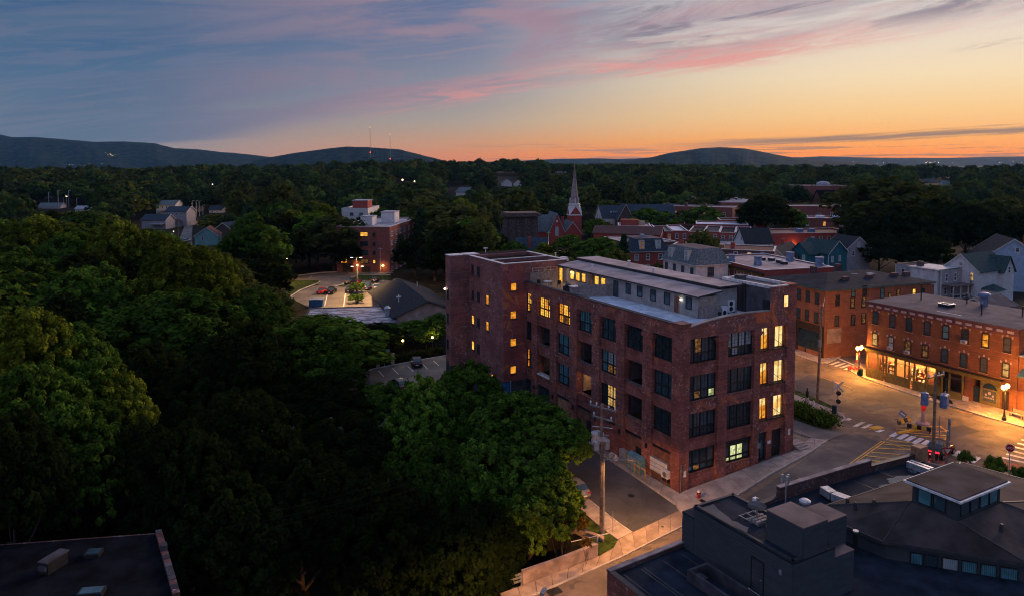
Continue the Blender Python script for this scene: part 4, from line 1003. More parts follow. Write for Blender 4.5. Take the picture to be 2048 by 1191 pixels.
# ------------------------------------------------------------------ shop row on the right
RN = (55.5, 112.8); RA = 152.3; RWd = 21.9; RDp = 14.0; RG = 1.5; RH = 11.0
row = root_at('three storey orange brick shop row with lit shopfronts along the pavement', 'building', 'shop_row', RN, RA, RG)
MB().box(0, 0, 3.75, RWd, RDp, RH - .15).box(0, 3.2, -1.5, RWd, RDp, 3.75).box(RWd - 2.0, 0, -1.5, RWd, 3.2, 3.75).box(-.0, 0, -1.5, .35, 3.2, 3.75).box(15.2, .05, -1.5, 16.2, 3.2, 3.75).build('wall', [M['brick_row']], row)
MB().box(-.25, -.35, RH - .15, RWd + .2, RDp, RH + .05).build('roof', [M['roof_grey']], row)
MB().box(-.2, -.3, RH - .95, RWd + .1, 0, RH - .15).box(-.28, -.45, RH - .15, RWd + .2, -.35, RH + .02).build('cornice', [M['cornice']], row)
for i in range(16): MB().box(.35 + i * 1.35, -.36, RH - .72, 1.15 + i * 1.35, -.3, RH - .4).build('cornice_panel', [M['cornice_panel']], row)
tp = [(1751, 635), (1785, 639), (1818, 648), (1854.5, 656), (1891.5, 664.5), (1930.5, 672), (1971, 680.5), (2014.5, 691)]
bt = [(1750, 676.5), (1782, 685), (1816, 692), (1850.5, 700), (1889.5, 711), (1927.5, 721), (1967.5, 730.5), (2011.5, 742)]
zt = sum(fx(RN, RA, *p)[1] for p in tp) / 8 - RG; zb = sum(fx(RN, RA, *p)[1] for p in bt) / 8 - RG
kst = cached('key', lambda: MB().box(-.1, -.06, 0, .1, 0, .3).mesh('keystone', [M['cornice_panel']]))
gT = ['glass_blue', 'glass_curtain', 'glass_blue', 'glass_blue', 'glass_teal', 'glass_dark', 'glow_orange', 'glass_curtain']
gB = ['glow_amber', 'glass_pale', 'glow_dim', 'glow_dim', 'glass_blue', 'glass_blue', 'glass_curtain', 'glow_amber']
for (pts, zz, gl) in ((tp, zt, gT), (bt, zb, gB)):
    for i, p in enumerate(pts):
        s = fx(RN, RA, *p)[0]
        win(row, 'F', s, zz - .95, 1.0, 1.95, gl[i], 'shop_dark'); [obj('keystone', kst, row, (s + q_, 0, zz + r_)) for q_, r_ in ((0, 1.15), (-.62, .9), (.62, .9))]
        MB().box(s - .62, -.12, zz - 1.12, s + .62, 0, zz - .98).build('sill', [M['cornice_panel']], row)
acm = cached('acbox', lambda: MB().box(-.34, -.45, 0, .34, .1, .42).box(-.28, -.47, .06, .28, -.45, .36, 1).mesh('air_conditioner', [M['ac_white'], M['steel_grey']]))
for s_, zz in ((fx(RN, RA, 1930, 682)[0], zt - .95), (fx(RN, RA, 1782, 697)[0], zb - .95), (fx(RN, RA, 1816, 703)[0], zb - .95)): obj('air_conditioner', acm, row, (s_, -.05, zz))
# shopfront band: fascia, posts, panes, doors, rooms
MB().box(-.1, -.55, 3.62, RWd - 1.7, -.02, 3.78).box(0, -.35, 3.2, RWd - 2.0, -.02, 3.62).build('shop_fascia', [M['shop_paint']], row)
MB().box(-.15, -.75, 3.78, RWd - 1.6, -.02, 3.9).build('shop_cornice', [M['shop_dark']], row)
sx = lambda x, y=790: fx(RN, RA, 1720 + x * .16016, 690 + y * .16016)[0]
fl0 = G(*RN) - RG + .14
def glazing(x0, x1, lit, sill=.55, top=3.2, bars=2.45, y=-.06):
    s0, s1 = x0, x1; m = MB(); wd, hh = s1 - s0, top - sill; frame_rect(m, wd, hh, .08, -.05, .05); m.box(.08, -.04, bars - sill, wd - .08, .04, bars - sill + .08)
    o = m.build('shop_window', [M['shop_paint']], row, (s0, y, sill))
    MB().poly([(.08, 0, .08), (wd - .08, 0, .08), (wd - .08, 0, hh - .08), (.08, 0, hh - .08)]).build('pane', [M['glass_clear']], o)
    MB().box(s0, y - .06, -1.2, s1, .2, sill).build('stall_riser', [M['shop_paint']], row)
def glass_clear():
    m, k, b = mat_base('glass_clear'); tr = k.new('ShaderNodeBsdfTransparent'); gl = k.new('ShaderNodeBsdfGlossy'); gl.inputs['Roughness'].default_value = .04
    mx = k.new('ShaderNodeMixShader'); fr = k.new('ShaderNodeFresnel'); fr.inputs[0].default_value = 1.45; k.put(tr.inputs[0], (.93, .93, .93))
    o = [n for n in k.t.nodes if n.type == 'OUTPUT_MATERIAL'][0]
    k.t.links.new(fr.outputs[0], mx.inputs[0]); k.t.links.new(tr.outputs[0], mx.inputs[1]); k.t.links.new(gl.outputs[0], mx.inputs[2]); k.t.links.new(mx.outputs[0], o.inputs[0])
    return m
M['glass_clear'] = glass_clear()
S0 = [.45, 2.05, 2.95, 3.45, 4.9, 5.15, 6.5, 7.25, 7.95, 9.75, 10.05, 11.2, 11.45, 12.0, 13.15, 14.95]
for a_, b_ in ((.45, 2.0), (2.1, 2.9), (3.5, 4.85), (5.15, 6.45), (6.55, 7.2), (8.0, 9.75), (10.0, 11.2), (11.5, 12.0), (13.2, 14.9)): glazing(a_, b_, True)
for s_ in (.38, 2.05, 2.95, 3.42, 4.95, 5.08, 6.5, 7.25, 7.92, 9.85, 11.3, 12.1, 13.12, 15.0): MB().box(s_ - .07, -.16, -1.2, s_ + .07, .08, 3.2).build('shop_post', [M['shop_paint']], row)
for s_, w2 in ((2.98, .42), (7.3, .6), (12.15, .9), (16.25, 1.0)):
    m = MB(); frame_rect(m, w2, 2.9, .1, -.04, .04); d_ = m.build('door', [M['shop_dark']], row, (s_, .7 if s_ < 12 else .3, fl0))
    MB().poly([(.1, 0, .1), (w2 - .1, 0, .1), (w2 - .1, 0, 2.8), (.1, 0, 2.8)]).build('pane', [M['glass_dark' if s_ > 12 else 'glow_shop']], d_)
MB().box(.35, 3.0, -1.2, 15.2, 3.2, 3.7).box(.35, .2, 3.6, 15.2, 3.0, 3.72).box(.35, .2, -1.2, 15.2, 3.0, fl0 + .02).box(5.0, .1, -1.2, 5.08, 3.0, 3.6).box(9.85, .1, -1.2, 9.93, 3.0, 3.6).box(11.25, .2, -1.2, 11.33, 3.0, 3.6).build('shop_room', [M['shop_wall']], row)
rr = random.Random(4)
for k_, (a_, b_) in enumerate(((.6, 4.7), (5.3, 9.6), (10.1, 11.1))):
    for sh in range(3): MB().box(a_ + .1, 2.55, .5 + sh * .75 + fl0, b_ - .1, 2.98, .56 + sh * .75 + fl0).build('shelf', [M['shop_shelf']], row)
    for j in range(int((b_ - a_) / .3)):
        for sh in range(3):
            if rr.random() < .75: MB().box(a_ + .15 + j * .3, 2.6, .56 + sh * .75 + fl0, a_ + .38 + j * .3, 2.9, .56 + sh * .75 + fl0 + rr.uniform(.2, .55)).build('goods', [M[rr.choice(['shop_shelf', 'white_plain', 'flower_red', 'shop_dark', 'wood_board', 'cream'])]], row)
    for q in range(max(1, int((b_ - a_) / 1.2))):
        x_ = a_ + .5 + q * 1.15; MB().box(x_, .9, fl0, x_ + .7, 1.5, fl0 + .75).build('counter', [M['shop_shelf']], row)
    for q in range(3 if k_ < 2 else 1):
        x_ = a_ + (b_ - a_) * (q + .5) / (3 if k_ < 2 else 1)
        for yy in (.9, 1.9): MB().ball((x_ + (.25 if yy > 1 else -.2), yy, 3.05), .11, 8).tube((x_ + (.25 if yy > 1 else -.2), yy, 3.1), (x_ + (.25 if yy > 1 else -.2), yy, 3.6), .012, n=4).build('pendant_lamp', [M['lamp_white']], row)
    ld = bpy.data.lights.new('shop_light', 'POINT'); ld.energy = (1500, 1700, 450)[k_]; ld.color = (1, .50, .16); ld.shadow_soft_size = .35
    lo = bpy.data.objects.new('shop_light', ld); col.objects.link(lo); lo.parent = row; lo.location = ((a_ + b_) / 2, 1.3, 2.85)
# the arched shop at the right end
MB().box(17.3, .0, -1.2, 19.9, .3, 3.75).build('shop_wall', [M['shop_paint']], row)
m = MB(); arc = [(17.6 + 1.9 * i / 10, 2.25 + .75 * math.sin(math.pi * i / 10) ** .6) for i in range(11)]
m.poly([(x, -.02, z) for x, z in [(17.6, 2.2), (19.5, 2.2)] + arc[::-1]]); m.build('arched_light', [M['glass_dark']], row)
m = MB(); frame_rect(m, 1.9, 1.75, .08, -.06, .02); o = m.build('shop_window', [M['shop_paint']], row, (17.6, -.01, .35)); MB().poly([(.08, -.01, .08), (1.82, -.01, .08), (1.82, -.01, 1.67), (.08, -.01, 1.67)]).build('pane', [M['glass_curtain']], o)
m = MB()      # pale painted ornament on the lower pane
for cx_, cz_, r_ in ((.95, 1.3, .22), (.5, 1.0, .16), (1.4, 1.0, .16)): m.poly([(cx_ + r_ * math.cos(t * .7854), -.02, cz_ + r_ * math.sin(t * .7854)) for t in range(8)])
for q in range(6): m.box(.35 + q * .21, -.022, .55, .49 + q * .21, -.018, .74)
m.build('window_ornament', [M['cornice_panel']], o)
dr = MB().box(20.15, -.05, fl0, 21.0, .0, 2.6).build('door', [M['shop_dark']], row)
MB().box(17.2, -.5, fl0 - .3, 21.9, .0, fl0 + .03).build('step', [M['concrete']], row)
# roof furniture
for px, py, h_ in ((1842, 600, 2.6), (1933.5, 607, 1.6), (1963, 630, 1.7), (2045, 632, 1.4)):
    x_, y_ = local(row, *at(px, py, RG + RH)[:2]); MB().tube((x_, y_, RH), (x_, y_, RH + h_), .09, n=6).build('vent_pipe', [M['steel_black']], row)
x_, y_ = local(row, *at(1893, 613, RG + RH)[:2]); MB().box(x_ - .8, y_ - .8, RH, x_ + .8, y_ + .8, RH + .45).box(x_ - .9, y_ - .9, RH + .45, x_ + .9, y_ + .9, RH + .55, 1).box(x_ - .55, y_ - .55, RH + .55, x_ + .55, y_ + .55, RH + .62, 2).build('skylight', [M['steel_black'], M['galv'], M['glass_dark']], row)
x_, y_ = local(row, *at(1968, 611, RG + RH)[:2]); MB().lathe([(.5, RH), (.5, RH + 1.3), (.85, RH + 1.35), (.85, RH + 1.75), (.6, RH + 1.95), (.1, RH + 2.05)], x_, y_).build('exhaust_fan', [M['steel_blue']], row)
MB().box(10, 1.5, RH + .055, 13.5, 1.62, RH + .1).box(16, 12.5, RH + .055, 21.5, 12.8, RH + .1).build('flashing', [M['coping']], row)
# next building along, only its blue awning and orange wall show
nb, h_ = flat_block('orange brick shop building at the right end of the lit row, with a blue awning', 'building', 'corner_shop', (RN[0] + math.sin(R(RA)) * 22.0, RN[1] + math.cos(R(RA)) * 22.0), RA, 12, 14, 9.0, 'brick_row', 'roof_grey', 1.5)
m = MB(); m.v += [(.4, -1.3, 5.2), (5, -1.3, 5.2), (5, 0, 6.0), (.4, 0, 6.0), (.4, -1.3, 5.1), (5, -1.3, 5.1), (5, 0, 5.1), (.4, 0, 5.1)]; m.f += [(0, 1, 2, 3), (0, 4, 5, 1), (1, 5, 6, 2), (3, 7, 4, 0)]; m.m += [0] * 4
m.build('awning', [M['awning_teal']], nb); MB().box(1.2, -.05, -1, 2.3, 0, 2.2).build('door', [M['shop_dark']], nb); MB().box(.8, -.12, 2.3, 3.4, 0, 2.9).build('shop_sign', [M['green_bin']], nb)
# ------------------------------------------------------------------ hip roofed brick block behind
HN = at(1651, 580.7, 12.3)[:2]; HA = 69.5
hipb = root_at('three storey orange brick block with a green eaved low hip roof and skylights', 'building', 'hip_roof_block', HN, HA, 1.5); HH = 10.75
MB().box(0, 0, -1.5, 24.5, 14.5, HH).build('wall', [M['brick_hip']], hipb)
MB().box(-.55, -.55, HH - .05, 25.05, 15.05, HH + .2).build('eave', [M['copper']], hipb)
hip(MB(), 0, 0, 24.5, 14.5, HH + .21, 1.5, .6, ridge=8).build('roof', [M['roof_dark']], hipb)
MB().box(24.5, 1.5, -1.5, 27, 10, HH - .6).build('side_wing', [M['brick_hip']], hipb)
qh = lambda x, y: (1560 + x / 6.27, 540 + y / 6.27)
for x, y, gl in ((722, 375, 'glass_dark'), (908, 405, 'glow_dim'), (1050, 395, 'glow_dim'), (712, 630, 'glass_curtain'), (915, 620, 'glass_curtain'), (1045, 600, 'glow_dim'), (918, 275, 'glass_teal'), (1062, 250, 'glass_dark'), (1283, 285, 'glass_teal'), (1480, 300, 'glow_dim'), (1678, 290, 'glow_yellow'), (1378, 345, 'glow_dim'), (1790, 290, 'glass_dark')):
    s, z = fx(HN, HA, *qh(x, y)); win(hipb, 'F', s, z - 1.5 - .9, .95, 1.8, gl, 'shop_dark')
HL = HA - 90
for x, y in ((242, 300), (352, 325), (468, 355), (232, 535), (340, 560), (456, 595)):
    s, z = fx(HN, HL, *qh(x, y)); win(hipb, 'L', s, z - 1.5 - .9, .95, 1.85, 'glass_blue', 'shop_dark')
MB().box(-.25, .1, 3.4, 0, 14.0, 4.5).box(-.1, .0, -1, 0, .5, 3.4).box(-.1, 6.2, -1, 0, 6.7, 3.4).build('shop_fascia', [M['shop_dark']], hipb)
MB().box(-.06, .6, 0, -.0, 6.1, 3.3).box(-.06, 6.8, 0, 0, 13.8, 3.3).build('shop_window', [M['glass_dark']], hipb)
MB().box(.6, -.04, 1.6, 3.7, 0, 4.1).build('painted_panel', [M['concrete_warm']], hipb)
for px, py in ((1703, 553), (1738, 552)):
    x_, y_ = local(hipb, *at(px, py, 13.1)[:2]); MB().box(x_ - .8, y_ - .9, HH + .6, x_ + .8, y_ + .9, HH + 1.35).box(x_ - .7, y_ - .8, HH + 1.35, x_ + .7, y_ + .8, HH + 1.42, 1).build('skylight', [M['steel_grey'], M['membrane_pale']], hipb)
for px, py in ((1690, 566), (1738, 562), (1788, 558), (1812, 556)):
    x_, y_ = local(hipb, *at(px, py, 12.6)[:2]); MB().box(x_ - .55, y_ - .45, HH, x_ + .55, y_ + .45, HH + 1.5).build('chimney', [M['brick_dark']], hipb)
# ------------------------------------------------------------------ long red block with drum vents
LN = at(1408, 512, 13)[:2]; LA = 164.5
lred, h_ = flat_block('long red brick commercial block with bracketed cornice and drum vents on a pale roof', 'building', 'commercial_block', LN, LA, 22.6, 16, 13, 'brick_red', 'membrane', 1.5, .2)
MB().box(-.2, -.55, h_ - .9, 22.8, -.02, h_ - .55).build('cornice', [M['shop_dark']], lred)
for i in range(24): MB().box(.2 + i * .95, -.5, h_ - 1.35, .42 + i * .95, -.02, h_ - .9).build('bracket', [M['shop_paint']], lred)
ql = lambda x, y: (1380 + x / 6.4, 440 + y / 6.4)
for i, (x, y) in enumerate(((240, 625), (320, 645), (405, 668), (493, 690), (585, 700), (672, 715), (770, 725), (865, 745))):
    s, z = fx(LN, LA, *ql(x, y))
    for zz in (z - 1.5, z - 5.0): win(lred, 'F', s, zz - 1.05, 1.15, 2.1, ('glass_blue', 'glass_curtain', 'glass_blue', 'glass_teal')[i % 4], 'trim')
MB().box(1.0, -1.6, 6.4, 9.5, -.02, 6.55).box(1.0, -1.6, 6.55, 1.06, -1.54, 7.5).box(9.44, -1.6, 6.55, 9.5, -1.54, 7.5).box(1.0, -1.6, 7.45, 9.5, -1.55, 7.5).build('fire_escape', [M['steel_black']], lred)
for px, py, r_, hh in ((1463.5, 522, .75, 1.3), (1516, 529, .85, 1.6), (1580, 521, .9, 1.7), (1638.5, 533, .85, 1.8)):
    x_, y_ = local(lred, *at(px, py, 13)[:2]); MB().lathe([(r_, h_ - .2), (r_, h_ + hh * .35), (r_ * .9, h_ + hh * .4), (r_ * .9, h_ + hh), (r_ * 1.05, h_ + hh), (r_ * 1.05, h_ + hh + .12)], x_, y_, 14).build('drum_vent', [M['steel_blue']], lred)
for px, py in ((1524, 519), (1543, 520), (1559, 524), (1568, 527)):
    x_, y_ = local(lred, *at(px, py, 13)[:2]); MB().box(x_ - .6, y_ - .5, h_ - .2, x_ + .6, y_ + .5, h_ + .4).box(x_ - .65, y_ - .55, h_ + .4, x_ + .65, y_ + .55, h_ + .48, 1).build('roof_hatch', [M['steel_black'], M['coping']], lred)
for px, py in ((1627, 542), (1676, 537)):
    x_, y_ = local(lred, *at(px, py, 13)[:2]); MB().box(x_ - .6, y_ - .4, h_ - .5, x_ + .6, y_ + .4, h_ + .9).build('chimney', [M['brick_dark']], lred)
# ------------------------------------------------------------------ white mansard house, brown roof behind it
def mansard(label, N, A, w_, d, ze, zt, wall, roof, inset=1.2, dorm=(), top='roof_grey', cat='house'):
    zg = G(*N); t = root_at(label, cat, 'mansard_house', N, A, zg); h = ze - zg; k = zt - zg
    MB().box(0, 0, -3, w_, d, h).build('wall', [M[wall]], t)
    m = MB(); a, b = -.35, inset
    lo = [(a, a, h), (w_ - a, a, h), (w_ - a, d - a, h), (a, d - a, h)]; hi = [(b, b, k), (w_ - b, b, k), (w_ - b, d - b, k), (b, d - b, k)]
    for i in range(4): m.poly([lo[i], lo[(i + 1) % 4], hi[(i + 1) % 4], hi[i]])
    m.poly(hi, 1); m.poly(lo[::-1]); m.build('roof', [M[roof], M[top]], t)
    MB().box(-.42, -.42, h - .12, w_ + .42, d + .42, h).build('cornice', [M['trim']], t)
    for face, s, gl in dorm:
        if face == 'F': x, y = s, -.05
        else: x, y = -.05, s
        if face == 'F':
            dm = MB().box(s - .75, .0, h + .3, s + .75, 1.6, k - .35).box(s - .85, -.1, k - .35, s + .85, 1.7, k - .22, 1).build('dormer', [M['trim'], M[roof]], t)
            obj('window', wmesh(1.15, k - h - .9, 'trim', gl), dm, (s - .575, -.01, h + .4))
        else:
            dm = MB().box(.0, s - .75, h + .3, 1.6, s + .75, k - .35).box(-.1, s - .85, k - .35, 1.7, s + .85, k - .22, 1).build('dormer', [M['trim'], M[roof]], t)
            obj('window', wmesh(1.15, k - h - .9, 'trim', gl), dm, (-.01, s + .575, h + .4), -T2)
    return t, h
MN = at(1327, 517, 13)[:2]
wm_, h_ = mansard('white three storey house with a slate mansard roof beside the long red block', MN, 158, 11.8, 8, 13, 16.2, 'white_plain', 'slate_grey', 1.1, (('F', 2.6, 'glass_pale'), ('F', 8.4, 'glass_pale')))
for zz in (h_ - 2.6, h_ - 5.9): wrow(wm_, 'F', (1.2, 4.2, 7.2, 10.4), zz, 1.05, 2.0, ['glass_curtain', 'glass_blue'], 'cornice')
MB().box(11.8, .5, -2, 17, 7, h_ - 3.4).build('side_wing', [M['white_plain']], wm_); MB().box(11.7, .4, h_ - 3.4, 17.1, 7.1, h_ - 3.1).build('roof', [M['roof_grey']], wm_)
wrow(wm_, 'R', (3.6,), h_ - 2.4, 1.6, 1.9, 'glass_blue', 'cornice', W=11.82)
BN = at(1338, 494, 13.6)[:2]
bfl, h_ = flat_block('low flat brown roofed block with red chimneys behind the white mansard house', 'building', 'flat_roof_block', BN, 112, 24, 11, 13.6, 'brick_dark', 'shingle_brown', None, .15)
wrow(bfl, 'F', (15.5, 18.5, 21.5), h_ - 1.7, 1.0, 1.3, ['glass_curtain', 'glow_amber'])
for x_ in (2.6, 14.6): MB().box(x_ - .5, 2, h_ - .5, x_ + .5, 2.9, h_ + 1.5).build('chimney', [M['brick_red']], bfl)
MB().box(11.2, 5, h_ - .1, 12.4, 6, h_ + .5).build('skylight', [M['wood_board']], bfl)
# blue mansard
BM = at(1265, 504, 9)[:2]
bm_, h_ = mansard('red brick house under a dark blue slate mansard with two white dormers', BM, 78, 10.6, 11, 9, 12.6, 'brick_red', 'slate', 1.3, (('F', 2.8, 'glow_dim'), ('F', 7.7, 'glass_pale'), ('L', 6.0, 'glass_pale')))
for zz in (h_ - 2.4, h_ - 5.4): wrow(bm_, 'F', (1.2, 4.6, 8.4), zz, 1.2, 1.8, ['glass_teal', 'glass_curtain', 'glass_blue'])
wrow(bm_, 'L', (2.5, 6, 9), h_ - 2.4, 1.0, 1.7, 'glass_curtain')
MB().box(4.6, 4.5, 12.6 - G(*BM), 5.4, 6.2, 13.4 - G(*BM)).box(4.0, 5, 12.6 - G(*BM), 7, 5.3, 13.0 - G(*BM)).build('roof_unit', [M['membrane_pale']], bm_)
# brown roofed complex and the brick terrace
X = at(1243, 484, 9)[:2]
t, h_ = flat_block('wide low brick hall with a pale flat roof, left of the blue mansard house', 'building', 'brick_hall', at(1207, 474, 9)[:2], 165, 19, 17, 9, 'brick_dark', 'membrane', None, .2)
t, h_ = house('brown hip roofed brick annex behind the pale flat hall roof', at(1187, 463, 9)[:2], 110, 24, 9, 8.6, 2.2, 'x', 'brick_red', 'shingle_brown', 'annex', cat='building')
t, h_ = flat_block('brick block with a raised red stair box, behind the brown roofed annex', 'building', 'brick_block', at(1236, 452, 10.5)[:2], 98, 12, 14, 10.5, 'brick_red', 'membrane', None, .3)
MB().box(1, 2, h_, 7.5, 6, h_ + 2.2).build('stair_box', [M['brick_red']], t); MB().box(7.6, 3, h_, 10, 5, h_ + 1.6).build('roof_unit', [M['cream']], t)
RH0 = at(1286, 461, 9.3)[:2]
for i in range(7):
    a_ = 96 if i < 3 else 108
    N_ = (RH0[0] + (min(i, 3) * 5.4) * math.sin(R(96)) + max(0, i - 3) * 5.4 * math.sin(R(108)) + .01, RH0[1] + min(i, 3) * 5.4 * math.cos(R(96)) + max(0, i - 3) * 5.4 * math.cos(R(108)))
    t, h_ = flat_block('narrow brick terrace house with white trimmed windows, %s from the left end of the row' % ('first', 'second', 'third', 'fourth', 'fifth', 'sixth', 'seventh')[i], 'house', 'terrace_house', N_, a_, 5.36, 24, 9.3 - (i % 2) * .25, 'brick_red', ('membrane_blue', 'slate_grey', 'membrane_blue', 'roof_dark', 'slate', 'roof_dark', 'shingle_green')[i], None, .45, 'coping', 'brick terrace houses in a row')
    for zz in (h_ - 2.9, h_ - 5.8): wrow(t, 'F', (1.3, 4.0), zz, 1.15, 2.0, ['glass_blue', 'glow_dim' if i == 1 else 'glass_curtain'])
    if i > 3: MB().box(.4, -3.5, -2, 4.9, -.02, h_ - 2.6).box(.3, -3.6, h_ - 2.6, 5, -.02, h_ - 2.45, 1).build('rear_porch', [M['white_plain'], M['roof_grey']], t)
# ------------------------------------------------------------------ church with steeple
CN = at(1062, 470, 4)[:2]; CG = G(*CN); 
ch = root_at('red brick church with a tall tapering grey steeple and slate roofs', 'church', 'church', CN, 82, CG)
def brickg(x0, y0, x1, y1, h, r, ax, nm='wing'):
    MB().box(x0, y0, -3, x1, y1, h).build('wall', [M['brick_church']], ch)
    gable(MB(), x0, y0, x1, y1, h, r, ax, .35).build('roof', [M['slate_grey'], M['brick_church']], ch)
brickg(-2.5, 0, 9.5, 13, 5.0, 6.2, 'x'); brickg(7.2, -3.5, 13.2, 12, 5.0, 7.5, 'y'); brickg(13.4, -2.0, 21.0, 12, 3.6, 5.2, 'y'); brickg(-2.6, -.5, 1.5, 3, 6, 3.4, 'y')
MB().box(18.0, 7.5, -3, 23.2, 12.7, 11.0).build('tower', [M['brick_church']], ch)
gable(MB(), 18.0, 7.5, 23.2, 12.7, 11.0, 3.6, 'y', .2).build('tower_gable', [M['trim'], M['brick_church']], ch); gable(MB(), 18.0, 7.45, 23.2, 12.75, 11.0, 3.5, 'x', .2).build('tower_gable', [M['trim'], M['brick_church']], ch)
MB().lathe([(2.5, 11.5), (2.4, 15.0), (2.65, 15.2), (2.65, 15.6), (2.0, 15.8)], 20.6, 10.1, 8).build('belfry', [M['white_plain']], ch)
MB().lathe([(2.05, 15.7), (1.35, 20.5), (.75, 26.0), (.18, 31.8), (.03, 33.6)], 20.6, 10.1, 8).build('steeple', [M['concrete_wall']], ch)
for a_ in range(4): MB().box(20.6 + 1.75 * math.cos(a_ * T2) - .3, 10.1 + 1.75 * math.sin(a_ * T2) - .3, 15.8, 20.6 + 1.75 * math.cos(a_ * T2) + .3, 10.1 + 1.75 * math.sin(a_ * T2) + .3, 18.2).build('steeple_dormer', [M['trim']], ch)
m = MB(); m.poly([(10.2 + x, -3.53, z) for x, z in [(-.7, 3.2), (.7, 3.2), (.7, 6.2)] + [(.7 * math.cos(math.pi * i / 8), 6.2 + 1.1 * math.sin(math.pi * i / 8)) for i in range(1, 8)] + [(-.7, 6.2)]]); m.build('arched_window', [M['glass_pale']], ch)
m = MB(); m.poly([(10.2 + .5 * math.cos(math.pi * i / 6), -3.53, 9.3 + .5 * math.sin(math.pi * i / 6)) for i in range(12)]); m.build('round_window', [M['trim']], ch)
for x0, x1, y_, h_, r_ in ((7.2, 13.2, -3.9, 5.0, 7.5), (13.4, 21.0, -2.4, 3.6, 5.2), (-2.6, 1.5, -.9, 6, 3.4)):
    c_ = (x0 + x1) / 2; m = MB()
    for xa in (x0 - .35, x1 + .35): m.poly([(xa, y_, h_ - .5), (xa, y_, h_ + .05), (c_, y_, h_ + r_ + .35), (c_, y_, h_ + r_ - .25)])
    m.build('bargeboard', [M['cornice_panel']], ch)
MB().box(14.2, 6, 5, 15.2, 7, 10.5).build('chimney', [M['brick_church']], ch)
# dark timber tower beside it
dt = root_at('tall dark weathered timber tower with a flat overhanging cap beside the church', 'tower', 'timber_tower', at(1014, 424, 14)[:2], 80, G(*at(1014, 424, 14)[:2]))
for i in range(12):
    x_ = .2 + i * 1.05; MB().box(x_, 0 + .12 * (i % 3), -2, x_ + 1.0, 9, 11.2 + .1 * (i % 2)).build('timber_plank', [M['timber_dark' if i % 3 else 'brown_house']], dt)
MB().box(-1, -1.2, 11.5, 14, 10, 12.6).box(-.4, -.8, 12.6, 13.2, 9.6, 13.0).build('cap', [M['timber_dark']], dt)
m = MB(); m.v += [(-2.6, -1, -2), (.2, -.2, -2), (.2, 8, -2), (-2.6, 8, -2), (.0, -.2, 10), (.2, -.2, 10), (.2, 8, 10), (0, 8, 10)]; m.f += [(0, 1, 5, 4), (0, 4, 7, 3), (1, 2, 6, 5), (2, 3, 7, 6)]; m.m += [0] * 4; m.build('buttress', [M['timber_dark']], dt)
# slate house in front of the church
t, h_ = house('house with a steep dark slate roof and brick chimney, in the trees below the church', at(1032, 511, 5.4)[:2], 92, 9.5, 9, 5.4, 5.0, 'x', 'stucco_tan', 'slate', chim=(4.2, 2.2))
wrow(t, 'F', (2, 5, 8), h_ - 2.0, 1, 1.4, 'glass_blue')
# gambrel house, big roofs behind
t, h_ = house('pale gabled house with three small skylights in a blue slate roof', at(1205, 433, 9)[:2], 75, 10, 9, 8.5, 5.2, 'x', 'white_plain', 'slate')
for i in range(3): MB().box(4.6 + i * 1.3, 1.6, h_ + 1.9, 5.4 + i * 1.3, 2.3, h_ + 2.75).build('skylight', [M['membrane_pale']], t)
wrow(t, 'L', (3, 6), h_ - .5, 1, 1.5, 'glass_curtain')
t, h_ = house('long hall with a broad grey blue gable roof, right of the skylight house', at(1252, 436, 9)[:2], 92, 22, 14, 8.5, 6.2, 'x', 'brown_house', 'slate')
t, h_ = house('dark gabled front hall beside the skylight house', at(1236, 438, 8.5)[:2], 90, 7, 12, 8.5, 6.5, 'y', 'brown_house', 'slate')
t, h_ = flat_block('red brick block with arched lit windows, half hidden behind round trees', 'building', 'brick_block', at(1312, 411, 11)[:2], 118, 40, 16, 11, 'brick_far', 'membrane', None, .4)
wrow(t, 'F', (11, 16, 21, 26, 31, 36), h_ - 5, 1.3, 2.3, ['glow_orange', 'glass_dark', 'glow_orange', 'glow_orange']); wrow(t, 'F', (16, 31), h_ - 9, 1.3, 2.0, ['glow_orange'])
for x_ in (4, 14, 24): MB().box(x_, 5, h_ - .4, x_ + 1.5, 6.5, h_ + 1.6).build('chimney', [M['brick_dark']], t)
t, h_ = house('small house with a blue slate gable roof, beyond the arched window block', at(1370, 405, 12)[:2], 85, 9, 9, 11.5, 4, 'y', 'brick_far', 'slate'); 
t, h_ = flat_block('plain red brick hall with a pale roof edge, right of the round trees', 'building', 'brick_hall', at(1443, 405, 12.5)[:2], 96, 22, 26, 12.5, 'brick_far', 'membrane', None, .5)
win(t, 'F', 8, h_ - 7, 1.2, 3, 'glow_dim'); win(t, 'F', 17, h_ - 7, 1.2, 3, 'glass_dark'); hip(MB(), 1, 1, 21, 25, h_, 2.2, 0).build('roof_ridge', [M['membrane']], t)
# auditorium with cupola
t, h_ = flat_block('large dark red brick auditorium with a shallow dome, far behind the town', 'building', 'auditorium', at(1598, 372, 18)[:2], 92, 34, 26, 18, 'brick_far', 'roof_brown', None, .5)
MB().lathe([(4.5, h_ - .2), (4.5, h_ + 1.4), (3.4, h_ + 2.4), (1.5, h_ + 2.9), (.2, h_ + 3.0)], 20, 10, 14).build('dome', [M['membrane_pale']], t); win(t, 'F', 5, h_ - 7, 1.2, 3, 'glow_amber')
m = MB(); gable(m, 8, -22, 46, -1, h_ - 11, 8.5, 'x', .6).build('hall_roof', [M['roof_black'], M['brick_far']], t); MB().box(8, -22, -4, 46, -1, h_ - 11).build('hall_wall', [M['brick_far']], t)
t, h_ = flat_block('long low red brick range below the auditorium', 'building', 'brick_range', at(1580, 412, 12)[:2], 100, 34, 14, 12, 'brick_far', 'membrane', None, .4); win(t, 'F', 3.5, h_ - 3.2, 1.3, 1.3, 'glow_yellow')
wrow(t, 'F', (14, 20, 27), h_ - 5, 1.2, 2, ['glass_dark', 'glass_curtain'])
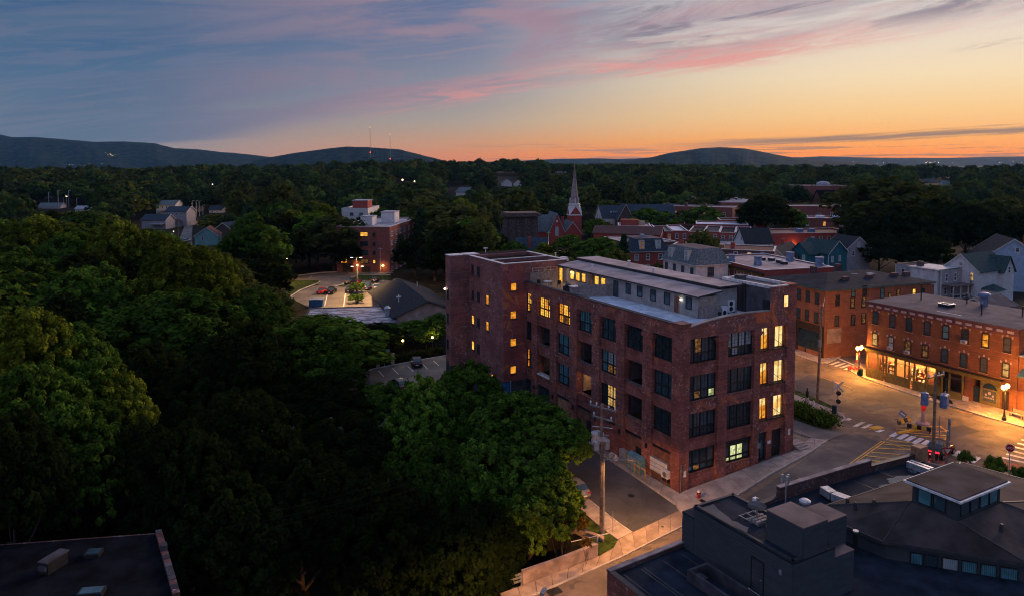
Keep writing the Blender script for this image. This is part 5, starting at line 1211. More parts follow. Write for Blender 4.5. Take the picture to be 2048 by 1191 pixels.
t, h_ = flat_block('red brick works glowing orange under a lamp, behind the teal house', 'building', 'brick_works', at(1541, 467, 8.6)[:2], 84, 34, 18, 8.6, 'brick_church', 'roof_brown', None, .5)
wrow(t, 'F', (16, 19, 22, 29), h_ - 2.9, 1.3, 1.7, ['glass_pale', 'glass_blue', 'glass_dark', 'glow_orange']); MB().box(9.0, -.05, -2, 10.6, 0, 3.0).build('door', [M['steel_black']], t)
for x_ in (12.5, 17): MB().box(x_, 4, h_ - .3, x_ + 2, 6, h_ + 1.2).build('roof_unit', [M['steel_blue']], t)
ld = bpy.data.lights.new('wall_light', 'POINT'); ld.energy = 260; ld.color = (1, .42, .08); ld.shadow_soft_size = .15
lo = bpy.data.objects.new('wall_light', ld); col.objects.link(lo); lo.parent = t; lo.location = (8.4, -.9, 3.6); MB().box(8.3, -.35, 3.55, 8.5, 0, 3.75).build('wall_lamp', [M['lamp_warm']], t)
t, h_ = flat_block('brick store with pale roof strips, between the auditorium and the orange works', 'building', 'brick_store', at(1592, 436, 9.5)[:2], 98, 26, 13, 9.5, 'brick_far', 'membrane', None, .4); wrow(t, 'F', (5, 12, 19), h_ - 3.4, 1.3, 1.9, ['glass_pale', 'glow_orange', 'glass_dark'])
for x_ in (3, 10, 17): MB().box(x_, 3, h_ - .3, x_ + 3, 7, h_ + .9).build('roof_unit', [M['membrane_blue']], t)
t, h_ = flat_block('low brick shop block with a pale roof edge, beyond the terrace houses', 'building', 'brick_store', at(1392, 448, 9.5)[:2], 104, 20, 15, 9.5, 'brick_far', 'membrane_blue', None, .4); wrow(t, 'F', (4, 9, 15), h_ - 3.2, 1.2, 1.9, ['glass_dark', 'glow_dim'])
t, h_ = flat_block('brick block with a long pale parapet, beside the big dark round tree', 'building', 'brick_block', at(1440, 440, 10)[:2], 100, 18, 12, 10, 'brick_red', 'slate', None, .5); wrow(t, 'F', (4, 9, 14), h_ - 3.2, 1.2, 1.9, ['glass_pale', 'glass_dark'])
# timber houses of the middle distance
t, h_ = house('white clapboard house with a steep dark slate roof, gable to the left', at(1490, 485.5, 8.6)[:2], 82, 9.5, 8.0, 8.6, 4.2, 'x', 'white', 'shingle')
wrow(t, 'F', (2.2, 5, 8), h_ - 2.4, .95, 1.7, ['glass_dark', 'glass_blue']); wrow(t, 'L', (2.6,), h_ + .5, .9, 1.7, 'glass_dark'); wrow(t, 'L', (2, 6), h_ - 2.4, .9, 1.6, 'glass_dark')
MB().box(-3.2, 2, -2, -.02, 7, h_ - 1.0).box(-3.4, 1.8, h_ - 1.0, -.02, 7.2, h_ - .8).build('side_wing', [M['white']], t)
t, h_ = house('cream gabled house with a dark roof, in front of the orange lit works', at(1521, 511, 8.0)[:2], 128, 7.2, 15, 7.6, 3.2, 'y', 'cream', 'shingle'); win(t, 'F', 3.6, h_ + .3, .8, 1.5, 'glass_dark'); 
MB().box(3.0, 8, h_ + 1, 3.8, 8.8, h_ + 4.6).build('chimney', [M['brick_red']], t)
TN = at(1657, 507, 8.5)[:2]
t, h_ = house('deep teal clapboard house with white trimmed windows and two gables', TN, 58, 8.6, 9.5, 8.5, 3.2, 'y', 'teal_house', 'shingle_green')
wrow(t, 'F', (1.8, 5.2), h_ - 2.5, 1.05, 1.6, 'glass_pale'); wrow(t, 'F', (1.8, 5.2), h_ - 5.4, 1.05, 1.6, 'glass_blue'); wrow(t, 'L', (2, 4.8, 8), h_ - 2.5, 1.0, 1.6, 'glass_pale')
m = gable(MB(), -4.5, 3, 0, 9.2, h_ - .2, 2.9, 'x', .35).build('roof', [M['shingle_green'], M['teal_house']], t); MB().box(-4.5, 3, -3, -.02, 9.2, h_ - .2).build('wall', [M['teal_house']], t)
MB().box(-.06, -.06, -2, .08, .08, h_).build('corner_board', [M['trim']], t); obj('window', wmesh(1, 1.6, 'trim', 'glass_pale'), t, (-4.505, 7.6, h_ - 2.2), -T2); obj('window', wmesh(1, 1.6, 'trim', 'glass_pale'), t, (-4.505, 5.2, h_ - 2.2), -T2)
t, h_ = house('grey gabled house half hidden behind the teal house and the big dark tree', at(1694, 497, 9)[:2], 75, 8, 9, 9, 3.2, 'y', 'grey_house', 'shingle'); wrow(t, 'F', (2.2, 5.4), h_ - 2.3, 1, 1.6, 'glass_blue'); win(t, 'F', 4, h_ + .5, .9, 1.3, 'glass_pale')
# right hand houses
GN = at(1883, 540, 8.5)[:2]
gf, h_ = flat_block('grey clapboard flat roofed house with a white railed porch', 'house', 'clapboard_house', GN, 65, 7.6, 12, 8.5, 'grey_house', 'roof_dark', 1.9, .1, 'coping_dark')
wrow(gf, 'F', (1.9, 5.1), h_ - 2.9, 1.1, 1.9, 'glass_blue'); wrow(gf, 'L', (4.3, 10), h_ - 2.9, 1.1, 1.9, ['glass_teal', 'glass_dark'])
for x_, y_ in ((0, 0), (7.6, 0), (0, 12)): MB().box(x_ - .1, y_ - .1, -1, x_ + .1, y_ + .1, h_).build('corner_board', [M['trim']], gf)
MB().box(.2, -3.0, 2.9, 8.8, -.02, 3.15).box(.3, -3.0, -.2, 8.6, -.02, .1, 0).build('porch_roof', [M['roof_brown']], gf)
for x_ in (.4, 3.1, 5.8, 8.4): MB().box(x_ - .08, -2.9, .1, x_ + .08, -2.74, 2.9).build('porch_post', [M['trim']], gf)
m = MB().box(.4, -2.86, .95, 5.8, -2.78, 1.02).box(.4, -2.86, .2, 5.8, -2.78, .27); m.build('porch_rail', [M['trim']], gf)
m = MB()
for y_ in (-3.0, -4.4):
    m.box(6.1, y_ - .04, 0, 6.2, y_ + .04, 1.1); m.box(8.3, y_ - .04, 0, 8.4, y_ + .04, 1.1)
for x_ in (6.15, 8.35): m.tube((x_, -3, 1.05), (x_, -5.4, .2), .05, n=4); m.box(x_ - .05, -5.45, -1.0, x_ + .05, -5.35, .25)
m.build('stair_rail', [M['trim']], gf)
for k_ in range(4): MB().box(6.2, -3.3 - k_ * .4, -1.2, 8.3, -3.0 - k_ * .4, .0 - k_ * .22).build('step', [M['concrete']], gf)
wrow(gf, 'F', (1.6, 4.0), .6, 1.1, 1.8, 'glass_dark'); MB().box(1, 6, h_, 2.2, 7.2, h_ + 1.2).build('chimney', [M['brick_dark']], gf)
WN = at(1958, 543, 8.2)[:2]
wg, h_ = house('white gabled house with a green shingle cross roof, right of the grey flat roofed house', WN, 62, 12.5, 8.6, 8.2, 3.6, 'x', 'white', 'shingle_green')
MB().box(8.2, -1.2, -2, 12.6, 4, h_ - .3).build('wall', [M['white']], wg); gable(MB(), 8.2, -1.2, 12.6, 4.3, h_ - .3, 3.3, 'y', .4).build('roof', [M['shingle_green'], M['white']], wg)
win(wg, 'L', 4.3, h_ + .9, .9, .8, 'glass_dark'); win(wg, 'L', 1.6, h_ - 2.4, .9, 2.0, 'glow_amber'); obj('window', wmesh(1.0, 1.6, 'trim', 'glass_dark'), wg, (9.9, -1.205, h_ - 1.0))
MB().box(1.5, -3.2, -2, 5.0, -.02, 3.4).build('wall', [M['white']], wg); hip(MB(), 1.5, -3.2, 5.0, -.02, 3.4, 1.3, .4).build('roof', [M['shingle_green']], wg); obj('window', wmesh(.9, .9, 'trim', 'glass_blue'), wg, (2.8, -3.205, 1.9))
MB().box(-8, 5, -2, -.02, 12, h_ + .1).box(-8.3, 4.6, h_ + .1, -.02, 12.3, h_ + .35).build('side_wing', [M['white']], wg)
t, h_ = house('small pink lit porch cottage with a dark roof, below the white gabled house', at(1975, 562, 5.2)[:2], 62, 9.5, 6.5, 4.9, 1.9, 'x', 'white_plain', 'shingle_green'); wrow(t, 'F', (3.4,), h_ - 1.9, 1, 1.4, 'glow_dim'); MB().box(1.0, -.06, 0, 1.9, 0, 2.1).build('door', [M['brown_house']], t); win(t, 'R', 3.2, h_ - 1.7, 2.2, 1.1, 'glow_amber', W=9.5)
for k_ in range(3): MB().box(.8, -.4 - k_ * .35, -2, 2.1, -.05 - k_ * .35, -.1 - k_ * .2).build('step', [M['red_brick_pave']], t)
BB = at(1972, 512, 9.5)[:2]
t, h_ = house('large blue clapboard house with a big front gable and red chimney at the right edge', BB, 108, 12.5, 14, 9.5, 4.6, 'y', 'blue_house', 'shingle', chim=(9.6, 3)); win(t, 'F', 7, h_ + 1.2, 1.0, 1.2, 'glass_dark'); wrow(t, 'F', (3.2, 9.5), h_ - 2.4, 1.1, 1.8, ['glass_dark', 'glow_yellow']); win(t, 'F', 9.7, h_ - 5.6, 1.1, 1.8, 'glow_yellow')
t, h_ = house('grey roofed garage behind the shop row, beside the roof fan', at(1985, 610, 5)[:2], 62, 9, 7, 4.2, 1.6, 'x', 'grey_house', 'roof_grey', 'garage', cat='garage')
# ------------------------------------------------------------------ left: flats, gym hall, houses
AN = at(672, 453, 14.4)[:2]
ap, h_ = flat_block('five storey dark red brick apartment block with white stair heads on its flat roof', 'building', 'apartment_block', AN, 96, 16.8, 38, 14.4, 'brick_far', 'membrane_pale', .2, .4)
for x0, y0, x1, y1, hh in ((5.2, 8, 9, 13, 2.4), (9.0, 18, 13.5, 24, 3.2)): MB().box(x0, y0, h_ - .3, x1, y1, h_ + hh).box(x0 - .2, y0 - .2, h_ + hh, x1 + .2, y1 + .2, h_ + hh + .2, 1).build('stair_head', [M['white_plain'], M['membrane_pale']], ap)
for z_, gl in ((h_ - 3.0, ('glow_dim', 'glow_yellow', 'glass_dark')), (h_ - 5.9, ('glass_dark', 'glass_dark', 'glass_dark')), (h_ - 8.6, ('glass_dark', 'glass_blue', 'glass_dark')), (h_ - 11.3, ('glow_orange', 'glow_dim', 'glow_yellow'))):
    win(ap, 'F', 2.0, z_, 3.0, 1.4, gl[0], 'shop_dark', 'cross'); win(ap, 'F', 8.8, z_, 2.5, 1.4, gl[1], 'shop_dark', 'cross'); win(ap, 'F', 11.9, z_, .9, 1.2, gl[2], 'shop_dark')
for k_ in range(5): wrow(ap, 'R', (2.5, 7.5, 12.5, 18, 24, 30, 35), h_ - 3.0 - k_ * 2.7, 1.6, 1.4, ['glass_dark', 'glass_blue'], 'trim', W=16.8)
MB().box(2, -.4, .2, 5.2, -.02, 2.6).box(8.0, -.3, .1, 10.6, -.02, 2.0).build('entrance', [M['shop_dark']], ap)
for x_, gl in ((6.3, 'glow_orange'), (14.4, 'glow_orange')):
    MB().box(x_, -.5, 2.2, x_ + .5, -.05, 2.5).build('wall_lamp', [M['lamp_warm']], ap)
    ld = bpy.data.lights.new('entrance_light', 'POINT'); ld.energy = 90; ld.color = (1, .42, .08); lo = bpy.data.objects.new('entrance_light', ld); col.objects.link(lo); lo.parent = ap; lo.location = (x_ + .2, -1.2, 2.0)
MB().box(1.5, -.25, h_ - 6.3, 4.0, -.02, h_ - 5.4).build('balcony', [M['white_plain']], ap); win(ap, 'F', 2.6, h_ - 5.9, 1.0, .9, 'glow_cream', 'shop_dark')
wb, h_ = flat_block('white rendered house with a red brick roof storey, behind the apartment block', 'house', 'white_house', at(683, 417, 15)[:2], 93, 11, 20, 15, 'white_plain', 'membrane_pale', None, .3)
MB().box(3, 6, h_ - .2, 9.4, 14, h_ + 2.8).box(2.8, 5.8, h_ + 2.8, 9.6, 14.2, h_ + 3.1, 1).build('roof_storey', [M['brick_red'], M['membrane_pale']], wb); wrow(wb, 'F', (4.2, 8.2), h_ - 3.2, 1.8, 1.6, ['glass_dark', 'glass_blue']); wrow(wb, 'F', (1.2,), h_ - 7, 1.6, 1.6, 'glow_amber')
# gym hall: low gabled hall with a flat roofed side
q0 = at(793, 633, 4)[:2]
gy = root_at('low hall with a broad dark shingle gable roof beside the car park', 'building', 'gym_hall', q0, 70, G(*q0)); zG = G(*q0)
MB().box(0, 0, -2, 12.5, 30, 4 - zG).build('wall', [M['concrete']], gy); gable(MB(), -.3, 0, 12.9, 30, 4 - zG, 2.6, 'y', .6).build('roof', [M['shingle'], M['concrete']], gy)
MB().box(-3.5, 6, -2, -.02, 14, 2.6 - zG).box(-3.9, 5.6, 2.6 - zG, -.6, 14.4, 2.9 - zG, 1).build('side_wing', [M['steel_black'], M['shingle']], gy)
MB().box(-1.6, 3.0, -1, -.8, 3.8, 4.8 - zG).lathe([(.5, 4.8 - zG), (.7, 5.2 - zG), (.3, 5.6 - zG)], -1.2, 3.4, 10).build('roof_fan', [M['galv']], gy)
MB().tube((2.2, 9, 5 - zG), (2.2, 9, 6.6 - zG), .12, n=6).box(1.7, 8.8, 6.1 - zG, 2.7, 9.2, 6.3 - zG).tube((9.5, 24, 5 - zG), (9.5, 24, 6.6 - zG), .1, n=6).build('vent_pipe', [M['coping']], gy)
q0 = at(640, 648, 3.6)[:2]
t, h_ = flat_block('flat roofed shed with a patchy white and dark roof before the car park', 'building', 'flat_shed', at(600, 652, 3.6)[:2], 80, 18, 17, 3.6, 'concrete_wall', 'patchy_roof', None, .1, 'coping_dark') if 'patchy_roof' in M else (None, 0)
# houses down in the left valley
for lab, p, z, A, w_, d, rise, ax, wl, rf in (
    ('long low house with a dark roof and pale awning, left of the valley street', (283, 440), 4.5, 96, 13, 9, 2.6, 'x', 'grey_house', 'slate'),
    ('two storey pale house with a blue slate roof, beside the valley street', (330, 423), 8.0, 96, 12, 9, 2.4, 'x', 'grey_house', 'slate'),
    ('house with a plain blue grey roof, behind the two storey pale valley house', (312, 410), 8.5, 96, 12, 9, 2.6, 'x', 'white_plain', 'slate_grey'),
    ('mint green gabled cottage with a reddish roof, right of the valley street', (389, 472), 4.0, 75, 9, 11, 3.2, 'y', 'mint_house', 'shingle_brown'),
    ('dark brown gabled house with white window frames, right of the mint cottage', (425, 462), 3.6, 98, 10, 10, 3.6, 'y', 'brown_house', 'slate'),
    ('small white house under trees, beyond the brown gabled house', (418, 420), 4.0, 90, 8, 7, 2.4, 'x', 'white', 'slate'),
    ('low house glowing orange at the far end of the valley street', (369, 418), 4.0, 92, 9, 8, 2.0, 'x', 'stucco_tan', 'shingle_brown'),
    ('white low house beside the tall lamp posts at the far left', (76, 414), 4.0, 84, 14, 9, 2.4, 'x', 'white', 'slate_grey'),
    ('white shed roofed house in the woods at the left edge', (80, 398), 5.0, 90, 6, 7, 2.2, 'y', 'white', 'slate_grey'),
    ('bright white building behind the trees at the far left', (150, 418), 5.0, 84, 14, 8, 1.6, 'x', 'white', 'membrane_pale')):
    N_ = at(*p, z)[:2]
    t, h_ = house(lab, N_, A, w_, d, z, rise, ax, wl, rf)
    if 'mint' in lab: win(t, 'F', 3, h_ - 1.8, .9, 1.3, 'glass_dark')
    elif 'brown gabled house with' in lab: wrow(t, 'F', (3, 5.2, 7.6), h_ - .4, 1.1, 1.5, ['glass_pale', 'glow_dim', 'glow_dim']); win(t, 'F', 5, h_ - 2.6, .9, 1.3, 'glass_pale')
    elif 'two storey' in lab:
        wrow(t, 'F', (1.5, 4, 6.5, 9), h_ - 2.0, .9, 1.4, 'glass_dark'); MB().box(3, -3.4, -2, 9.5, -.02, 2.6).build('porch', [M['grey_house']], t); gable(MB(), 3, -3.4, 9.5, 0, 2.6, 1.6, 'y', .3).build('porch_roof', [M['shingle_brown'], M['grey_house']], t)
    elif 'long low' in lab: MB().box(5.5, -3, 2.6, 12.5, -.02, 2.75).box(5.6, -3, -2, 5.7, -2.9, 2.6).box(12.3, -3, -2, 12.4, -2.9, 2.6).build('awning', [M['membrane_pale']], t); wrow(t, 'F', (2, 8, 11), .6, 1, 1.3, 'glass_dark')
    else: wrow(t, 'F', (2, 5), h_ - 1.9, 1, 1.3, ['glass_dark', 'glow_dim'])
def P2(pts): return [g(*p)[:2] for p in pts]
sheet('street', P2([(352, 497), (385, 497), (384, 470), (386, 440), (384, 428), (376, 428), (372, 445), (362, 470)]), M['asphalt_lot'], .06, 6.0, kind='structure')
# white houses peeping out of the far wood
for lab, p, z, A, w_ in (('tiny white gabled house in the wood left of the steeple', (1005, 366), 15, 80, 9), ('tiny pale house beside the white gabled house in the wood', (1027, 368), 15, 95, 7), ('pale roofed house among the trees above the steeple', (1118, 342), 20, 110, 12),
                         ('white fronted houses on the wooded rise at the right', (1857, 362), 13, 80, 12), ('pale house in the wood at the far right rise', (1886, 368), 12, 96, 12), ('house gable caught by light, below the far wood in the middle', (912, 384), 13, 130, 10)):
    N_ = at(*p, z)[:2]; t, h_ = house(lab, N_, A, w_, 8, z, 3.2, 'y' if 'white' in lab else 'x', 'white_plain', 'slate_grey')
t, h_ = flat_block('low red brick range with white peaks behind it, far right', 'building', 'brick_range', at(1915, 393, 11)[:2], 92, 34, 14, 11, 'brick_far', 'membrane', None, .4)
for x_ in (4, 14): MB().prism([(x_, 3), (x_ + 4, 3), (x_ + 4, 7), (x_, 7)], h_ - .4, h_ + .2).lathe([(2.2, h_ + .2), (1.2, h_ + 3), (.1, h_ + 6)], x_ + 2, 5, 4).build('roof_peak', [M['slate_grey']], t)
t, h_ = house('hall with a pale green metal roof at the right edge of town', at(1985, 392, 12)[:2], 75, 34, 16, 12, 3.5, 'x', 'brick_dark', 'copper', 'hall', cat='building')
t, h_ = flat_block('grey flat roofed store below the far brick range, right', 'building', 'store', at(1958, 420, 6)[:2], 90, 14, 12, 6, 'concrete_wall', 'slate_grey', None, .3)
# ------------------------------------------------------------------ dark block in the foreground (bottom right)
FB = at(1586.5, 1126, 10)[:2]; FA = 60.2
fb = root_at('dark flat roofed clapboard block with a brick parapet, satellite dish and hexagonal glazed roof', 'building', 'clapboard_block', FB, FA, 0)
fput = lambda n_, m, mats, parent=None: m.build(n_, [M[x] for x in mats], parent or fb)
ZR = 6.7
MB().prism([(-6.9, -20), (40, -20), (29.5, 10.3), (23.2, 10.8), (11.7, 11.1), (8.9, 10.9), (0, 9.6), (-6.9, 9.2)], -3, ZR - .02).build('wall', [M['brick_dark']], fb)
MB().prism([(-6.6, -20), (39.6, -20), (29.3, 10.0), (23.1, 10.5), (11.7, 10.8), (8.9, 10.6), (0, 9.3), (-6.6, 8.9)], ZR - .02, ZR).build('roof', [M['roof_dark']], fb)
def wall_run(pts, z0, z1, th, mat, cop=None, name='parapet'):
    m = MB(); c = MB()
    for a_, b_ in zip(pts, pts[1:]):
        a_ = np.array(a_); b_ = np.array(b_); d_ = (b_ - a_) / np.linalg.norm(b_ - a_); n_ = np.array((d_[1], -d_[0])) * th
        m.prism([tuple(a_), tuple(a_ + n_), tuple(b_ + n_), tuple(b_)], z0, z1); e_ = n_ / th * .05
        c.prism([tuple(a_ - e_), tuple(a_ + n_ + e_), tuple(b_ + n_ + e_), tuple(b_ - e_)], z1, z1 + .07)
    fput(name, m, [mat])
    if cop: fput('coping', c, [cop])
wall_run([(-6.9, 9.2), (0, 9.6)], ZR, 7.0, .3, 'brick_dark', 'concrete_wall'); wall_run([(-6.9, -20), (-6.9, 9.2)], ZR, 6.95, .3, 'brick_dark', 'coping_dark')
wall_run([(0, 9.62), (8.9, 10.9), (11.7, 11.1)], ZR, 6.95, .3, 'brick_dark', 'coping_dark')
wall_run([(11.7, 11.12), (23.2, 10.85)], ZR, 7.75, .35, 'brick_dark', 'concrete_wall'); wall_run([(23.2, 10.82), (29.4, 10.35)], ZR, 7.2, .3, 'brick_dark', 'coping_dark')
fput('pier', MB().box(29.0, 9.6, ZR, 30.2, 10.5, 8.0), ['wood_board'])
def boards(x0, y0, x1, y1, z0, z1, pitch=.205):
    """one lapped board per course on the wall line (x0,y0)->(x1,y1), weathered side on the right of the line"""
    ln = math.hypot(x1 - x0, y1 - y0); ang = math.atan2(y1 - y0, x1 - x0); n_ = int((z1 - z0) / pitch)
    def mk():
        m = MB(); m.v = [(0, -.06, 0), (ln, -.06, 0), (ln, -.012, pitch * .86), (0, -.012, pitch * .86), (0, .02, 0), (ln, .02, 0), (ln, .02, pitch * .86), (0, .02, pitch * .86)]
        m.f = [(0, 1, 2, 3), (0, 4, 5, 1), (1, 5, 6, 2), (4, 0, 3, 7), (3, 2, 6, 7)]; m.m = [0] * 5; return m.mesh('clapboard', [M['siding_dark']])
    me = cached(('bd', round(ln, 2), pitch), mk)
    for i in range(n_): obj('clapboard', me, fb, (x0, y0, z0 + i * (z1 - z0) / n_), ang)
def dbox(x0, y0, x1, y1, z0, z1, roof='roof_dark', sides='LF', name='roof_box'):
    fput(name, MB().box(x0, y0, z0, x1, y1, z1 - .03), ['roof_black']); fput('roof', MB().box(x0 - .06, y0 - .06, z1 - .03, x1 + .06, y1 + .06, z1 + .05), [roof])  # black backing seen between the boards stands in for lap shadow
    if 'L' in sides: boards(x0 - .024, y1, x0 - .024, y0, z0, z1 - .04)
    if 'F' in sides: boards(x0, y0 - .024, x1, y0 - .024, z0, z1 - .04)
    for x_, y_ in ((x0, y0), (x1, y0), (x0, y1)): fput('corner_board', MB().box(x_ - .05, y_ - .05, z0, x_ + .05, y_ + .05, z1 - .04), ['siding_dark'])
dbox(0, 0, 3.75, 8.3, ZR, 10.0); dbox(0, 8.3, 3.7, 9.4, ZR, 9.2)
dbox(.85, .02, 3.0, 2.7, 10.06, 11.95, 'roof_brown'); dbox(3.05, .9, 6.1, 2.8, ZR, 11.1, 'roof_brown'); dbox(3.78, .02, 5.7, .88, ZR, 9.3, 'roof_grey')
m = MB()
for x0, y0, x1, y1 in ((0, 0, .18, 8.3), (0, 0, .85, .18), (3.5, 2.7, 3.75, 8.3), (0, 8.1, 3.75, 8.3)): m.box(x0, y0, 10.05, x1, y1, 10.17)
fput('roof_kerb', m, ['coping_dark'])
m = MB(); frame_rect(m, 1.05, 2.2, .07, -.05, .02); dd = m.build('door', [M['steel_black']], fb, (-.045, 3.15, ZR + .1), -T2)
MB().box(.07, -.02, .07, .98, .0, 2.13).build('door_leaf', [M['base_paint']], dd); MB().ball((.85, -.06, 1.0), .05, 6).build('handle', [M['galv']], dd); fput('step', MB().box(-.6, 1.9, ZR, -.04, 3.3, ZR + .1), ['coping'])
fput('wall_box', MB().box(-.12, .75, 8.9, -.03, .95, 9.2), ['galv'])
# standing water on the roofs mirrors the sky
def water():
    m, k, b = mat_base('standing_water'); b.inputs['Base Color'].default_value = (.03, .035, .045, 1); b.inputs['Roughness'].default_value = .03; b.inputs['Specular IOR Level'].default_value = .9
    return m
M['water'] = water()
def puddle(pts, z, seed):
    r_ = random.Random(seed); m = MB(); P = []
    n_ = len(pts)
    for i in range(n_):
        a_, b_ = pts[i], pts[(i + 1) % n_]
        for q in range(5):
            t_ = q / 5; P.append((a_[0] + (b_[0] - a_[0]) * t_ + r_.uniform(-.12, .12), a_[1] + (b_[1] - a_[1]) * t_ + r_.uniform(-.12, .12), z))
    m.poly(P); fput('puddle', m, ['water'])
puddle([(.3, 8.0), (.25, 3.3), (.7, 3.0), (.95, 4.2), (.8, 6.0), (1.4, 7.9)], 10.056, 3)
puddle([(17.2, 6.7), (18.4, 7.0), (20.2, 7.7), (19.9, 8.2), (18.2, 7.6), (17.0, 7.0)], ZR + .006, 5); puddle([(20.6, 7.4), (22.0, 7.3), (22.6, 8.2), (21.2, 8.6)], ZR + .006, 6); puddle([(22.4, 8.0), (24.5, 7.4), (25.8, 8.2), (24.4, 8.9), (23.0, 8.9)], ZR + .006, 8); puddle([(26.0, 8.4), (27.0, 8.6), (26.6, 9.3)], ZR + .006, 9)
# hexagonal roof
EV = [(12.0, 6.6, 8.0), (10.4, 4.1, 8.0), (10.7, 1.2, 8.0), (16.2, -5.3, 8.0), (24.2, -8.0, 8.0), (31, -3, 8.0), (29, 6.1, 8.0)]
TC = [(14.3, 1.6, 9.8), (14.3, -1.75, 9.8), (19.9, -1.75, 9.8), (19.9, 1.6, 9.8)]
m = MB()
for f_ in ((EV[0], EV[1], TC[0]), (EV[1], EV[2], TC[0]), (EV[2], EV[3], TC[1], TC[0]), (EV[3], EV[4], TC[2], TC[1]), (EV[4], EV[5], TC[2]), (EV[5], EV[6], TC[3], TC[2]), (EV[6], EV[0], TC[0], TC[3])): m.poly(f_)
fput('hexagonal_roof', m, ['roof_hex'])
m = MB(); mm = MB()
for i in range(7):
    a_, b_ = EV[i], EV[(i + 1) % 7]; c_ = (20, 0)
    q = [(p[0] + (p[0] - c_[0]) * k_, p[1] + (p[1] - c_[1]) * k_) for p in (a_, b_) for k_ in (0.0, .012)]
    q2 = [q[0], q[1], q[3], q[2]]; ar = sum(q2[k][0] * q2[(k + 1) % 4][1] - q2[(k + 1) % 4][0] * q2[k][1] for k in range(4))
    m.prism(q2 if ar > 0 else q2[::-1], 7.82, 8.03)
    q = [(p[0] - (p[0] - c_[0]) * k_, p[1] - (p[1] - c_[1]) * k_) for p in (a_, b_) for k_ in (0.03, .05)]
    q2 = [q[0], q[1], q[3], q[2]]; ar = sum(q2[k][0] * q2[(k + 1) % 4][1] - q2[(k + 1) % 4][0] * q2[k][1] for k in range(4))
    mm.prism(q2 if ar > 0 else q2[::-1], ZR - 3.2 if i in (2, 3, 4) else ZR, 7.85)
fput('gutter', m, ['coping_dark']); fput('hexagonal_wall', mm, ['siding_dark'])
for a_, b_ in ((EV[0], TC[0]), (EV[2], TC[0]), (EV[3], TC[1]), (EV[4], TC[2]), (EV[5], TC[2]), (EV[6], TC[3])): fput('hip_cap', MB().tube((a_[0], a_[1], a_[2] + .01), (b_[0], b_[1], b_[2] + .01), .06, n=5), ['coping_dark'])
for k_ in range(9): fput('roof_seam', MB().box(-6.0 + k_ * 1.7, -12, ZR + .002, -5.9 + k_ * 1.7, 8.6, ZR + .012) if k_ < 4 else MB().box(9.5 + (k_ - 4) * 3.6, 7.2, ZR + .002, 9.58 + (k_ - 4) * 3.6, 10.3, ZR + .012), ['coping_dark'])
rr = random.Random(21)
for x_, y_ in ((12.2, 4.4), (13.2, 3.6), (13.0, 5.6), (17.0, -3.2), (19.5, 3.8), (22.5, 2.6), (25.0, 1.0), (18.0, -4.6)):
    z_ = 8.04 + 1.75 * max(0, 1 - max(max(14.3 - x_, x_ - 19.9, 0) / 4, max(y_ - 1.6, -1.75 - y_, 0) / 5)); w_ = rr.uniform(.3, .7); fput('roof_flashing', MB().lathe([(.16, z_ - .2), (.14, z_ + .12), (.09, z_ + .3)], x_, y_, 8), ['coping_dark'])
fput('cable', MB().tube((3.2, 8.0, 10.1), (3.0, 3.0, 10.1), .025, n=4).tube((2.2, 4.0, 10.1), (1.0, 2.75, 10.1), .025, n=4), ['steel_black']); fput('roof_drain', MB().lathe([(.25, ZR), (.25, ZR + .05), (.1, ZR + .12)], 14.0, 8.0, 10).lathe([(.25, ZR), (.25, ZR + .05), (.1, ZR + .12)], -4.0, 4.0, 10), ['steel_black'])
# glazed front under the eave with drawn curtains
a_, b_ = np.array(EV[2][:2]), np.array(EV[3][:2]); c_ = np.array((20, 0.)); a_ = a_ - (a_ - c_) * .028; b_ = b_ - (b_ - c_) * .028; d_ = b_ - a_; L_ = np.linalg.norm(d_); ang = math.atan2(d_[1], d_[0])
for k_, (s0, s1, gl) in enumerate(((1.5, 2.3, 'glass_teal'), (2.35, 3.2, 'glass_blue'), (3.4, 4.4, 'glass_pale'), (4.55, 5.5, 'glass_teal'), (5.65, 6.6, 'glass_teal'), (6.75, 7.8, 'glass_teal'))):
    p = a_ + d_ / L_ * s0; m = MB(); w_ = s1 - s0; frame_rect(m, w_, 1.95, .07, -.05, .03); o = m.build('window', [M['steel_black']], fb, (p[0], p[1], 5.55), ang)
    cu = MB(); n_ = 14
    for i in range(n_):
        x0, x1 = .07 + (w_ - .14) * i / n_, .07 + (w_ - .14) * (i + 1) / n_; y0, y1 = (.02, -.025) if i % 2 else (-.025, .02); cu.poly([(x0, y0, .07), (x1, y1, .07), (x1, y1, 1.88), (x0, y0, 1.88)])
    cu.build('curtain', [M[gl]], o)
    if k_ == 2: MB().box(.08, -.5, .1, w_ - .08, .0, .55).box(.14, -.52, .16, w_ - .14, -.5, .5, 1).build('air_conditioner', [M['ac_white'], M['steel_grey']], o)
